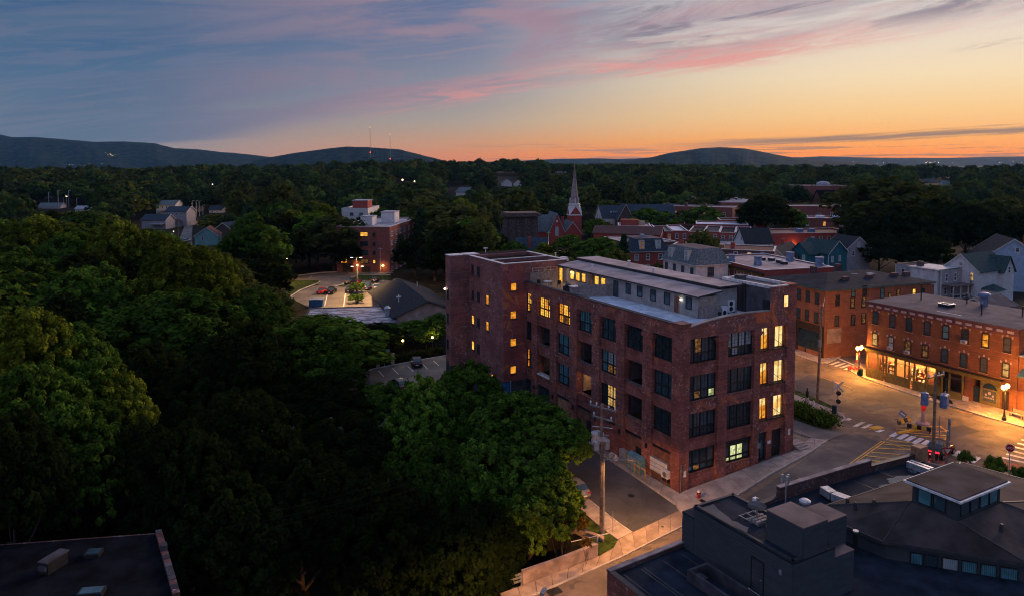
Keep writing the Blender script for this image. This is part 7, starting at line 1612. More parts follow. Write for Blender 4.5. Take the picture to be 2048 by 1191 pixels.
o = yard('white wall mounted heat pump beside the corner pilaster', 'heat pump', 'heat_pump', MB().box(-.4, -.5, .9, .05, .5, 1.7), ['ac_white'], 1.75, -.05)
MB().tube((-.41, -.08, 1.3), (-.44, -.08, 1.3), .3, n=16).build('fan_grille', [M['steel_grey']], o); MB().box(-.3, -.4, .5, .2, -.34, .9).box(-.3, .34, .5, .2, .4, .9).build('bracket', [M['steel_black']], o)
o = yard('grey electrical box left of the blue generator cabinet', 'electrical box', 'electrical_box', MB().box(-.3, -.45, 0, .2, .45, 1.6).box(-.33, -.4, .2, -.3, .4, 1.45), ['galv'], 8.6)
o = yard('white gas meter set on the ground by the loft wall', 'gas meter', 'gas_meter', MB().lathe([(.28, 0), (.3, .3), (.2, .5), (.1, .6)], 0, -.5, 10).lathe([(.28, 0), (.3, .3), (.2, .5), (.1, .6)], 0, .4, 10).tube((0, -.5, .6), (0, .4, .6), .05, n=6), ['coping'], 10.2, -.7)
o = yard('yellow gas pipe frame on the loft side pavement', 'gas pipe', 'gas_pipe', MB().tube((0, -.9, .1), (0, -.9, 1.0), .06, n=6).tube((0, -.9, 1.0), (0, .9, 1.0), .06, n=6).tube((0, .9, 1.0), (0, .9, .1), .06, n=6).tube((0, 0, .1), (0, 0, 1.0), .05, n=6), ['paint_yellow'], 5.0, -1.05)
x_, y_ = xy_of(-1.0, 12.9); placed(can(MB(), 0, 0, 0, .75, 1.1), 'tank', ['ac_white'], 'white fibreglass tank beside the loft wall, next to the trees', 'tank', (x_, y_, GZ(-1, 12.9) + 1.2))
x_, y_ = xy_of(-3.6, 29.4); t = thing('flag', 'blue flag on a slanted pole at the foot of the tower', 'flag', (x_, y_, GZ(-3.6, 29.4)), RZ); MB().tube((0, 0, 0), (0, 0, 4.6), .05, n=6).build('pole', [M['galv']], t); m = MB()
for i in range(8): a_, b_ = -i * .17, -(i + 1) * .17; m.poly([(a_, .05 * math.sin(i * 1.1), 2.4), (b_, .05 * math.sin(i * 1.1 + 1.1), 2.35), (b_, .05 * math.sin(i * 1.1 + 1.1), 4.4), (a_, .05 * math.sin(i * 1.1), 4.5)])
m.build('cloth', [M['tarp_blue']], t)
# steps and rail by the right end of the short front
x_, y_ = xy_of(18.2, -.6); t = thing('entry_steps', 'low concrete entry steps with a thin metal handrail at the right end of the loft', 'steps', (x_, y_, GZ(18.2, -.6) + .12), RZ)
for k_ in range(3): MB().box(-.9, -.2 + k_ * .4, -.2, .9, 1.8, .14 + k_ * .14).build('step', [M['concrete']], t)
for s_ in (-.95, 1.2): MB().tube((s_, -.4, 0), (s_, -.4, 1.05), .03, n=5).tube((s_, 1.6, 0), (s_, 1.6, 1.4), .03, n=5).tube((s_, -.4, 1.05), (s_, 1.6, 1.4), .03, n=5).build('handrail', [M['galv']], t)
# retaining wall, guard rail, garden edging by the lower road
def wall_thing(label, cat, name, pts, h, th, mat, drop=1.5):
    p = [np.array(g(*q_)[:2]) for q_ in pts]; m = MB(); z0 = [G(*q_) for q_ in p]
    for k_ in range(len(p) - 1):
        d_ = (p[k_ + 1] - p[k_]) / np.linalg.norm(p[k_ + 1] - p[k_]); n_ = np.array((-d_[1], d_[0])) * th; i0 = len(m.v)
        for q_, z_ in ((p[k_], z0[k_]), (p[k_ + 1], z0[k_ + 1]), (p[k_ + 1] + n_, z0[k_ + 1]), (p[k_] + n_, z0[k_])): m.v.append((q_[0], q_[1], z_ - drop))
        for q_, z_ in ((p[k_], z0[k_]), (p[k_ + 1], z0[k_ + 1]), (p[k_ + 1] + n_, z0[k_ + 1]), (p[k_] + n_, z0[k_])): m.v.append((q_[0], q_[1], z_ + h))
        m.f += [(i0 + 4, i0 + 5, i0 + 6, i0 + 7)] + [(i0 + e, i0 + (e + 1) % 4, i0 + 4 + (e + 1) % 4, i0 + 4 + e) for e in range(4)]; m.m += [0] * 5
    o = m.build(name, [M[mat]]); o['label'] = label; o['category'] = cat; return o
wall_thing('stained concrete retaining wall below the dark trees, along the lower pavement', 'wall', 'retaining_wall', [(1046, 1168), (1120, 1142), (1196, 1112)], 1.15, .35, 'concrete_wall', 5)
p0, p1 = np.array(g(880, 1222)), np.array(g(1043, 1166)); t = thing('guard_rail', 'grey steel guard rail running down from the retaining wall', 'guard rail', tuple(p0)); d_ = p1 - p0; n_ = 8
for k_ in range(n_ + 1): q = d_ * k_ / n_; MB().box(q[0] - .07, q[1] - .07, q[2] - 1.5, q[0] + .07, q[1] + .07, q[2] + .95).build('post', [M['steel_grey']], t)
for z_ in (.3, .62, .9): m = MB().tube((0, 0, z_), tuple(d_ + (0, 0, z_)), .1, n=6); m.build('rail', [M['galv']], t)
q0, q1 = g(1142, 1060), g(1207, 1085); wl = placed(MB().prism([(0, 0), (q1[0] - q0[0], q1[1] - q0[1]), (q1[0] - q0[0] + .15, q1[1] - q0[1] + .5), (.15, .5)], -2, .35), 'garden_kerb', ['concrete_warm'], 'low concrete garden edging beside the lit utility pole', 'kerb', q0)
q = g(1226, 1066); placed(MB().tube((0, 0, 0), (-.05, 0, 2.2), .03, n=5), 'sign_post', ['steel_grey'], 'thin bare sign post on the verge near the lit utility pole', 'post', q); q = g(1195, 1095); t = placed(MB().tube((-2.4, .2, .5), (1.0, 0, 1.4), .04, n=5).tube((0, 0, -.5), (0, 0, 1.3), .06, n=5), 'fallen_rail', ['coping'], 'pale slanted rail over the end of the retaining wall', 'rail', q)
q = g(974, 1172); placed(MB().tube((0, 0, -6), (0, 0, .9), .06, n=6).box(-.05, -.25, .2, .05, .25, .9), 'sign_post', ['coping'], 'small pale sign edge above the guard rail, before the black wood', 'sign post', (q[0], q[1], q[2]))
# charging posts and small lot sign
for k_, (px, py) in enumerate(((754, 735), (758, 734), (784, 731), (787, 730))):
    q = g(px, py, .1); placed(MB().box(-.13, -.13, 0, .13, .13, 2.0).box(-.15, -.15, 2.0, .15, .15, 2.1), 'marker_post', ['cream'], ('cream marker post of the left pair at the edge of the lower car park', 'cream marker post of the right pair at the edge of the lower car park')[k_ // 2], 'post', q, 0, ('left pair of marker posts', 'right pair of marker posts')[k_ // 2])
q = g(769, 733, .1); t = thing('lot_sign', 'small pale car park sign board between the cream marker posts', 'sign', q); MB().tube((0, 0, 0), (0, 0, 3.0), .04, n=5).build('post', [M['galv']], t); MB().box(-.9, -.03, 2.6, .9, .03, 3.0).build('board', [M['mint_house']], t)
q = g(725, 722, .0); cobra('small lamp post with a pale head left of the lower car park', q[0], q[1], 1.5, 4.2, 0, lit='lamp_white', arm=.3)
for lab, px, py in (('iron manhole cover in the road before the first shop', 1760, 800), ('iron manhole cover near the yellow hatching', 1795, 838), ('iron manhole cover in the road behind the bare pole', 1612, 742), ('iron manhole cover in the side street', 1262, 990), ('iron manhole cover in the worn road before the loft', 1600, 955)):
    placed(MB().lathe([(.36, 0), (.36, .012)], 0, 0, 16), 'manhole_cover', ['steel_black'], lab, 'manhole cover', g(px, py, .012))
def wire(label, a, b, sag=1.2, n=10, group='overhead wires'):
    m = MB(); a = np.array(a); b = np.array(b); P = [a + (b - a) * i / n - np.array((0, 0, sag * 4 * (i / n) * (1 - i / n))) for i in range(n + 1)]
    for p_, q_ in zip(P, P[1:]): m.tube(tuple(p_), tuple(q_), .014, n=3, cap=False)
    o = m.build('overhead_wire', [M['steel_black']]); o['label'] = label; o['category'] = 'wire'; o['group'] = group
pA = np.array(g(1203, 1070)); pA[2] = 11.5; pB = np.array(u2.location); pB[2] = 13.9; pC = np.array(u3.location); pC[2] = 11.3
for k_ in range(3):
    e_ = np.array((math.cos(RZ - 1.25), math.sin(RZ - 1.25), 0)) * (k_ - 1) * 1.2
    wire('thin overhead wire running up the side street from the lit utility pole', pA + e_, pA + e_ + np.array((-math.cos(R(61.1)) * 44 - 2, math.sin(R(61.1)) * 44, -1.5)), 1.3, 10, 'wires up the side street'); wire('thin overhead wire running down the lower road from the lit utility pole', pA + e_, pA + e_ + np.array((-26, -17, -2.5)), 1.0, 10, 'wires down the lower road')
for k_ in range(2): wire('thin overhead wire between the bare pole and the junction pole', pB + np.array((0, 0, -.6 * k_)), pC + np.array((.5 * k_, 0, -.3 * k_)), .8, 10, 'wires between bare pole and junction pole'); wire('thin overhead wire leaving the junction pole over the shop road', pC + np.array((.4 * k_, 0, 0)), pC + np.array((34 + k_, -22, 1)), 1.0, 10, 'wires over the shop road')
wire('service wire from the bare pole to the orange hip roofed block', pB - np.array((0, 0, 1)), (HN[0], HN[1], 11.6), .6)
# ------------------------------------------------------------------ roof terrace things
def rt(u_, v_, z_=16.98): x_, y_ = xy_of(u_, v_); return (x_, y_, z_)
t = thing('terrace_table', 'round white table on the roof terrace near the tower', 'table', rt(1.9, 28.8), RZ); MB().lathe([(.4, 0), (.05, .05), (.04, .7), (.62, .72), (.62, .76)], 0, 0, 14).build('table', [M['coping']], t)
def chair(label, q, rz):
    t = thing('chair', label, 'chair', q, rz, 'chairs on the roof terrace'); MB().box(-.24, -.24, .42, .24, .24, .46).build('seat', [M['steel_black']], t); MB().box(-.24, .2, .46, .24, .24, .95).build('backrest', [M['steel_black']], t)
    for x_ in (-.21, .21):
        for y_ in (-.21, .21): MB().box(x_ - .02, y_ - .02, 0, x_ + .02, y_ + .02, .42).build('leg', [M['steel_black']], t)
for k_, (u_, v_, r_) in enumerate(((1.0, 29.7, 2.4), (2.8, 29.8, .8), (2.9, 27.6, -.8), (3.6, 26.4, 1.2))): chair(('black terrace chair nearest the tower', 'black terrace chair behind the white table', 'black terrace chair right of the white table', 'black terrace chair standing apart on the timber decking')[k_], rt(u_, v_), RZ + r_)
t = thing('barbecue', 'black covered barbecue grill beside the roof terrace parapet', 'barbecue', rt(1.7, 23.4), RZ); MB().box(-.35, -.75, .1, .35, .75, .85).build('cabinet', [M['steel_black']], t); MB().lathe([(.45, .85), (.45, 1.0), (.3, 1.2), (.1, 1.25)], 0, 0, 10).build('hood', [M['car_black']], t); MB().box(-.3, .75, .8, .3, 1.2, .86).build('side_shelf', [M['steel_grey']], t)
t = thing('barbecue', 'smaller dark grill beside the covered barbecue on the terrace', 'barbecue', rt(1.6, 21.9), RZ); MB().lathe([(.1, .7), (.42, .95), (.45, 1.1), (.2, 1.3)], 0, 0, 10).build('bowl', [M['car_black']], t); MB().tube((.3, .3, 0), (.1, .1, .8), .03, n=4).tube((-.3, .3, 0), (-.1, .1, .8), .03, n=4).tube((0, -.4, 0), (0, -.1, .8), .03, n=4).build('leg', [M['steel_black']], t)
t = thing('terrace_cabinet', 'grey timber terrace cabinet with a white top against the screen', 'cabinet', rt(1.0, 20.9, 16.9), RZ); MB().box(-.45, -.5, 0, .45, .5, 1.35).build('body', [M['wood_fence']], t); MB().box(-.55, -.6, 1.35, .55, .6, 1.43).build('top', [M['coping']], t)
ld = bpy.data.lights.new('terrace_light', 'POINT'); ld.energy = 60; ld.color = (1, .55, .2); ld.shadow_soft_size = .1; lo = bpy.data.objects.new('terrace_light', ld); col.objects.link(lo); lo.parent = loft; lo.location = (5.45, 28.6, 18.5)
MB().ball((5.6, 28.6, 18.75), .1, 8).build('wall_lamp', [M['lamp_warm']], loft)
for k_, (px, py, sc_) in enumerate(((1447, 632, .8), (1460, 624, 1.05), (1437, 634, .7))):
    u_, v_ = uvz(px, py, 16.95); x_, y_ = xy_of(u_, max(.9, v_)); t = thing('air_conditioner', ('white twin fan air conditioner, middle one on the loft roof', 'tallest white air conditioner on the loft roof', 'small grey air conditioner nearest the short timber screen')[k_], 'air conditioner', (x_, y_, 16.9), RZ, 'air conditioners on the loft roof')
    MB().box(-.5 * sc_, -.2, .12, .5 * sc_, .25, 1.35 * sc_ + .1).build('case', [M['ac_white' if k_ < 2 else 'steel_grey']], t)
    for q_ in range(2 if k_ == 1 else 1): MB().tube((-.05, -.2, .5 + q_ * .6), (-.05, -.24, .5 + q_ * .6), .26, n=14).tube((-.05, -.24, .5 + q_ * .6), (-.05, -.26, .5 + q_ * .6), .07, n=8).build('fan_grille', [M['steel_black']], t)
    MB().box(-.45 * sc_, -.25, 0, -.35 * sc_, .3, .12).box(.35 * sc_, -.25, 0, .45 * sc_, .3, .12).build('foot', [M['steel_black']], t)
# ------------------------------------------------------------------ vehicles
def car_meshes(paint):
    def body():
        # cross sections along the length (x): (x, half width, sill z, belt z)
        S = [(-2.2, .68, .42, .78), (-2.1, .80, .30, .90), (-1.6, .87, .24, .98), (-.6, .89, .22, .97), (.5, .89, .22, .95), (1.3, .87, .24, .90), (1.9, .80, .28, .82), (2.18, .66, .38, .66)]
        m = MB()
        for x, w_, a_, b_ in S: m.v += [(x, -w_ * .9, a_), (x, -w_, a_ + (b_ - a_) * .35), (x, -w_ * .98, b_ - .06), (x, -w_ * .88, b_), (x, w_ * .88, b_), (x, w_ * .98, b_ - .06), (x, w_, a_ + (b_ - a_) * .35), (x, w_ * .9, a_)]
        for i in range(len(S) - 1):
            for j in range(8): m.f.append((i * 8 + j, i * 8 + (j + 1) % 8, (i + 1) * 8 + (j + 1) % 8, (i + 1) * 8 + j)[::-1]); m.m.append(0)
        m.f += [tuple(range(8)), tuple((len(S) - 1) * 8 + j for j in reversed(range(8)))]; m.m += [0, 0]
        return m.mesh('body', [M[paint]], True)
    def cabin():
        S = [(-1.75, .70, .97), (-1.25, .66, 1.38), (-.3, .66, 1.46), (.35, .64, 1.42), (1.05, .72, .95)]
        m = MB()
        for x, w_, z_ in S: m.v += [(x, -.80 if z_ < 1 else -.76, .94), (x, -w_, z_), (x, w_, z_), (x, .80 if z_ < 1 else .76, .94)]
        for i in range(len(S) - 1):
            for j in range(3): m.f.append((i * 4 + j, (i + 1) * 4 + j, (i + 1) * 4 + j + 1, i * 4 + j + 1)); m.m.append(1 if (j == 1 and i in (1, 2)) else 0)
        return m.mesh('cabin_glass', [M['glass_dark'], M[paint]])
    return cached(('car', paint), body), cached(('cab', paint), cabin)
def car(label, q, rz, paint, lights=True, group='parked cars', suv=1.0, tail=False):
    b_, c_ = car_meshes(paint); t = thing('parked_car' if not tail else 'waiting_car', label, 'car', q, rz, group)
    o = obj('body', b_, t); o2 = obj('cabin_glass', c_, t); o.scale = (1, 1, suv); o2.scale = (1, 1, suv * 1.03)
    wm2 = cached('wheel', lambda: MB().tube((0, -.11, 0), (0, .11, 0), .33, n=16).tube((0, -.12, 0), (0, .12, 0), .2, n=12, m=1).mesh('wheel', [M['rubber'], M['steel_grey']]))
    for x_ in (-1.35, 1.35):
        for y_ in (-.8, .8): obj('wheel', wm2, t, (x_, y_, .33))
    hl = cached(('hl',), lambda: MB().box(-.04, -.17, -.07, .04, .17, .07).mesh('headlight', [M['coping']])); tl = cached(('tl', tail), lambda: MB().box(-.05, -.2, -.07, .05, .2, .07).mesh('tail_light', [M['tail_red' if tail else 'sign_red']]))
    for y_ in (-.5, .5): obj('headlight', hl, t, (2.08, y_, .66 * suv)); obj('tail_light', tl, t, (-2.17, y_ * 1.15, .82 * suv))
    MB().box(-2.24, -.25, .5, -2.19, .25, .62).build('number_plate', [M['paint_white']], t)
    return t
q = g(1880, 908); ctr = car('dark car with red tail lights lit, waiting at the hatched junction', q, R(38), 'car_black', group='cars on the street', suv=1.12, tail=True)
MB().box(-2.22, -.6, .85, -2.18, .6, .95).build('tail_bar', [M['tail_red']], ctr)
ld = bpy.data.lights.new('brake_light', 'POINT'); ld.energy = 35; ld.color = (1, .03, .03); lo = bpy.data.objects.new('brake_light', ld); col.objects.link(lo); lo.parent = ctr; lo.location = (-2.6, 0, .7)
q = g(1882, 938); 
car('dark car parked in the side street behind the twin globe lamp', g(1690, 702), R(20), 'car_black', group='cars on the street')
lp = 'parked cars in the far car park'
for lab, px, py, rz, paint, sv in (('red car on the left of the far car park', 645, 586, 1.45, 'car_red', 1.0), ('black open sided buggy like car beside the red car', 663.5, 586, 1.5, 'car_black', 1.15), ('black car left of the planted island', 700, 583.5, 1.55, 'car_black', 1.0),
                          ('large dark blue car right of the planted island', 735, 578.5, 1.65, 'car_blue', 1.25), ('silver car beside the dark blue car', 753.5, 577.5, 1.65, 'car_silver', 1.0), ('dark car at the grass edge of the far car park, left', 697, 566, 1.6, 'car_grey', 1.1),
                          ('red car at the grass edge of the far car park', 715, 566.5, 1.6, 'car_red', 1.0), ('black car at the grass edge of the far car park, right', 750, 563.5, 1.65, 'car_black', 1.1)):
    car(lab, g(px, py, .05), rz, paint, True, lp, sv)
car('dark car parked against the hedge in the lower car park', g(833, 729, .05), 1.75, 'car_black', True, 'cars in the lower car park'); car('dark car half under the trees in the lower car park', g(797, 775, .05), 2.2, 'car_grey', True, 'cars in the lower car park')
car('pale car half hidden under the street trees by the side street', g(1146, 985, .02), RZ + T2, 'car_silver', True, 'cars on the street')
car('silver car on the valley street beside the mint cottage', g(373, 484, .1), 1.2, 'car_silver', True, 'cars on the street'); car('red car parked behind the church house', g(1013, 505, .1), .2, 'car_red', True, 'cars on the street')
q = g(633, 612, .05); t = thing('skip', 'blue steel skip at the near edge of the far car park', 'skip', q, .1); MB().prism([(-1.6, -1), (1.6, -1), (1.6, 1), (-1.6, 1)], 0, 1.7).build('body', [M['tarp_blue']], t); MB().box(-1.7, -1.1, 1.7, 1.7, 1.1, 1.8).build('rim', [M['steel_blue']], t)
# ------------------------------------------------------------------ distant lights and masts
for lab, px, pt, pb, d in (('taller thin radio mast with a light, beyond the far wood', 740, 255, 322, 2300), ('shorter thin radio mast with a light, beyond the far wood', 780, 269, 322, 2300)):
    a_, b_ = atd(px, pt, d), atd(px, pb, d); t = thing('radio_mast', lab, 'radio mast', (a_[0], a_[1], 0), 0, 'radio masts on the skyline')
    MB().tube((0, 0, 0), (0, 0, a_[2]), .6, .5, 4).build('mast', [M['steel_grey']], t); MB().ball((0, 0, a_[2] + .5), .9, 8).build('beacon', [M['lamp_far']], t); MB().ball((0, -1, atd(px, 305 if px < 760 else 318, d)[2]), 1.5, 8).build('beacon', [M['lamp_red']], t)
rr = random.Random(12); m = MB()
for i in range(60):
    c_ = rr.choice(((165, 330, 40, 2.5, 4200), (210, 328, 60, 2, 4600), (1960, 325, 90, 4, 5200), (1830, 331, 60, 4, 3600), (1700, 326, 200, 3, 5500), (1860, 325, 14, 2, 4500), (650, 319, 30, 1.5, 4300), (225, 310, 20, 3, 5400)))
    px = c_[0] + rr.gauss(0, 1) * c_[2] * .5; py = c_[1] + rr.gauss(0, 1) * c_[3] * .6; p = atd(px, py, c_[4]); m.ball(p, rr.uniform(.5, 1.3) * c_[4] / 4200, 6)
m.build('distant_lights', [M['lamp_far']], kind='stuff')
for k_, px in enumerate((1852, 1860, 1868, 1877)):
    p = atd(px, 325.5 - (k_ % 2) * .5, 3600); o = placed(MB().ball((0, 0, 0), 1.5, 8).box(-.4, -.4, -20, .4, .4, -1.5, 1), 'floodlight', ['lamp_far', 'steel_grey'], 'bright white floodlight in a row on the right horizon', 'floodlight', p, 0, 'floodlights on the horizon')
for lab, px, py, d, r_ in (('orange street light shining through the wood below the radio masts, left', 805, 360, 700, .9), ('orange street light shining through the wood below the radio masts, right', 829, 363, 700, .7), ('small lamp shining in the wood above the pale houses, centre', 865, 377, 640, .5),
                           ('lamp among the trees above the apartment block, left', 537, 392, 560, .7), ('white lamp in the wood above the valley street', 425, 369, 640, .5), ('bright lamp shining through the trees in the left wood', 133, 392, 520, .7), ('lamp at the end of the valley street', 378, 417, 395, .5),
                           ('small white lamp on the left foreground wood', 347, 463, 300, .22)):
    placed(MB().ball((0, 0, 0), r_, 8).tube((0, 0, -r_), (0, 0, -7), .12, n=5, m=1), 'street_lamp', ['lamp_far', 'steel_grey'], lab, 'street lamp', atd(px, py, d))
for px, py, e_ in ((865, 690, 160), (806, 697, 120), (758, 702, 70), (1091, 503, 500), (1120, 506, 260), (1177, 510, 120), (377, 422, 7000), (822, 455, 300)):
    q = g(px, py + (14 if py > 600 else 22)); p = (q[0], q[1], q[2] + (2.6 if py > 600 else 4.0)); t = thing('garden_lamp', {865: 'glowing lamp under the trees nearest the tower', 806: 'glowing lamp under the middle trees behind the lower car park', 758: 'faint lamp under the trees left of the lower car park', 1091: 'lamp lighting a tree yellow below the church', 1120: 'lamp in the leaves right of the yellow lit tree', 1177: 'lamp in the trees behind the penthouse',
        377: 'lamp flooding the low house at the end of the valley street', 822: 'lamp lighting the trees right of the apartment block'}[px], 'lamp', q)
    MB().tube((0, 0, 0), (0, 0, p[2] - q[2]), .06, n=5).build('post', [M['steel_black']], t); MB().ball((0, 0, p[2] - q[2] + .15), .2, 8).build('globe', [M['lamp_warm']], t)
    ld = bpy.data.lights.new('lamp_light', 'POINT'); ld.energy = e_; ld.color = (1, .6, .15); ld.shadow_soft_size = .3; lo = bpy.data.objects.new('lamp_light', ld); col.objects.link(lo); lo.parent = t; lo.location = (0, -.4, p[2] - q[2] + .5)
# ------------------------------------------------------------------ trees
def crown_mesh(name, seed, H, Rr, base, nlobe, nclus, nleaf, size, mats, crad=.75, shape='round'):
    """leaf sprays on clusters spread over the lobes of the crown"""
    r = np.random.RandomState(seed)
    lob = []
    for i in range(nlobe):
        t = (i + .5) / nlobe; a = i * 2.399 + r.rand() * .5
        if shape == 'cone':
            lr = Rr * (.30 + .14 * r.rand()) * max(.25, 1 - t); rad = max(0, Rr * ((1 - t) ** .8 * .75 + .03) - lr * .35)
            lob.append((rad * math.cos(a), rad * math.sin(a), base + (H - base) * (.08 + .86 * t), lr))
        else:       # lobes over a dome: a billowing crown
            up = 1 - 1.45 * t; rr_ = math.sqrt(max(0, 1 - up * up)) if up > -.45 else .8; lr = Rr * (.27 + .17 * r.rand()); hz_ = (H - base) * .5
            k_ = .70 + .16 * r.rand()
            lob.append((rr_ * math.cos(a) * (Rr - lr * .5) * k_, rr_ * math.sin(a) * (Rr - lr * .5) * k_, base + hz_ * .95 + up * (hz_ - lr * .45) * (k_ + .12 * (up > .2)), lr))
    lob = np.array(lob)
    k = r.randint(0, nlobe, nclus * 3); d = r.randn(nclus * 3, 3); d /= np.linalg.norm(d, axis=1)[:, None]; d[:, 2] = np.where(d[:, 2] < -.35, -d[:, 2] * .5, d[:, 2])
    c = lob[k, :3] + d * lob[k, 3:4] * (.82 + .28 * r.rand(nclus * 3, 1)) * np.array((1, 1, 1.0))
    dist = np.linalg.norm(c[:, None] - lob[None, :, :3], axis=2) / lob[None, :, 3]
    c = c[(dist.min(axis=1) > .70)][:nclus]; n = len(c)
    out = c - np.array((0, 0, base + (H - base) * .38)); out /= np.linalg.norm(out, axis=1)[:, None]
    ctint = r.rand(n)
    ci = np.repeat(np.arange(n), nleaf); m = len(ci)
    o = r.randn(m, 3); o /= np.linalg.norm(o, axis=1)[:, None]; o *= (r.rand(m, 1) ** .45) * crad * (.75 + .5 * r.rand(n)[ci])[:, None]; o[:, 2] *= .95
    p = c[ci] + o
    nn = out[ci] * .35 + o / crad * 1.25 + r.randn(m, 3) * .42 + np.array((0, 0, .25)); nn /= np.linalg.norm(nn, axis=1)[:, None]
    tt = np.cross(nn, r.randn(m, 3)); tt /= np.linalg.norm(tt, axis=1)[:, None]; bb = np.cross(nn, tt)
    s = size * (.65 + .7 * r.rand(m, 1))
    v = np.stack([p - tt * s * .5, p - bb * s * .33 + nn * s * .06, p + tt * s * .5, p + bb * s * .33 + nn * s * .06], 1).reshape(-1, 3)
    me = bpy.data.meshes.new(name); me.vertices.add(4 * m); me.vertices.foreach_set('co', v.ravel())
    me.loops.add(4 * m); me.loops.foreach_set('vertex_index', np.arange(4 * m, dtype=np.int32))
    me.polygons.add(m); me.polygons.foreach_set('loop_start', np.arange(0, 4 * m, 4, dtype=np.int32)); me.polygons.foreach_set('loop_total', np.full(m, 4, dtype=np.int32))
    at_ = me.attributes.new('tint', 'FLOAT', 'FACE'); at_.data.foreach_set('value', np.clip(ctint[ci] ** 1.5 * .85 + r.rand(m) * .3, 0, 1).astype(np.float32))
    me.materials.append(mats); me.update(calc_edges=True); me.validate(); return me
def trunk_mesh(seed, H, base, Rr, rt, mat, limbs=6):
    r = random.Random(seed); m = MB(); top = base + (H - base) * .55
    m.tube((0, 0, -1.5), (r.uniform(-.2, .2), r.uniform(-.2, .2), base * 1.05), rt, rt * .72, 8); m.tube((0, 0, base), (r.uniform(-.5, .5), r.uniform(-.5, .5), top), rt * .7, rt * .25, 7)
    for i in range(limbs):
        a = i * 2.4 + r.random(); z0 = base * (.9 + .1 * r.random()) + (top - base) * i / limbs * .8; l_ = Rr * (.55 + .3 * r.random())
        q = (math.cos(a) * l_ * .55, math.sin(a) * l_ * .55, z0 + l_ * .55); e = (math.cos(a) * l_, math.sin(a) * l_, z0 + l_ * 1.05)
        m.tube((0, 0, z0), q, rt * .42, rt * .26, 6, cap=False); m.tube(q, e, rt * .26, rt * .08, 5, cap=False)
    return m.mesh('trunk', [M[mat]], True)
KINDS = {}
def kind(key, mat, shape, H, Rr, base, nl, nc, nf, size, crad, rt, bark='bark', seed=1):
    KINDS[key] = (crown_mesh('crown', seed, H, Rr, base, nl, nc, nf, size, M[mat], crad, shape), trunk_mesh(seed + 50, H, base, Rr, rt, bark), H, Rr)
# near crowns carry small leaves, far ones larger sprays
kind('near_a', 'leaf_mid', 'round', 14, 5.5, 2.6, 30, 640, 62, .36, .50, .33, seed=3)
kind('near_b', 'leaf_mid', 'round', 14, 5.5, 2.4, 26, 600, 62, .36, .52, .33, seed=8)
kind('near_l', 'leaf_light', 'round', 16, 6, 3.0, 28, 580, 56, .38, .56, .38, 'bark_pale', seed=5)
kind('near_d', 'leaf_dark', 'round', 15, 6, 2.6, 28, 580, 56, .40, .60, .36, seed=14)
kind('mid_a', 'leaf_mid', 'round', 13, 5, 2.2, 18, 230, 26, .70, .85, .3, seed=21)
kind('mid_b', 'leaf_olive', 'round', 14, 5.2, 2.4, 20, 230, 26, .72, .85, .3, seed=22)
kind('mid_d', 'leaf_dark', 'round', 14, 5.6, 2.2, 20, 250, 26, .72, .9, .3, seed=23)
kind('mid_l', 'leaf_light', 'oval', 12, 4.2, 2.0, 16, 200, 26, .66, .8, .26, seed=24)
kind('pine', 'leaf_pine', 'cone', 16, 3.6, 1.6, 26, 240, 24, .62, .7, .26, seed=25)
kind('far_a', 'leaf_far', 'round', 13, 5.4, 1.8, 13, 90, 11, 1.25, 1.0, .3, seed=31)
kind('far_b', 'leaf_faro', 'round', 14, 5.4, 1.8, 14, 90, 11, 1.25, 1.0, .3, seed=32)
kind('far_d', 'leaf_fard', 'round', 14, 5.6, 1.8, 14, 95, 11, 1.3, 1.0, .3, seed=33)
kind('far_p', 'leaf_pine', 'cone', 17, 3.4, 1.5, 18, 80, 11, 1.1, .8, .3, seed=35)
kind('bush', 'leaf_mid', 'oval', 2.2, 1.4, .1, 9, 90, 22, .22, .30, .08, seed=41)
kind('bush_lamplit', 'leaf_lamplit', 'oval', 2.2, 1.4, .1, 9, 70, 18, .22, .30, .08, seed=42)
RT = random.Random(77); NTREE = [0]
def tree(key, x, y, zt, wdt, label, group=None, name='tree', z=None):
    cm, tm, H_, R_ = KINDS[key]; z0 = G(x, y) if z is None else z; h = max(1.0, zt - z0)
    t = thing(name, label, 'tree' if name != 'shrub' else 'shrub', (x, y, z0), RT.uniform(0, 6.28), group)
    sx_ = wdt / 2 / R_; sz_ = min(h / H_, sx_ * 1.18)      # tall trees get a longer trunk, not a stretched crown
    t.scale = (sx_, sx_, sz_); up_ = max(0.0, h / sz_ - H_); o = obj('crown', cm, t, (0, 0, up_)); o = obj('trunk', tm, t); o.scale = (1, 1, (H_ + up_) / H_); NTREE[0] += 1; return t
def tpx(key, px, ptop, d, wpx, label, group=None, name='tree'):
    """tree whose top shows at photo (px, ptop) at depth d, wpx photo pixels wide"""
    p = atd(px, ptop, d); return tree(key, p[0], p[1], p[2], wpx / F * d * 1.02, label, group, name)
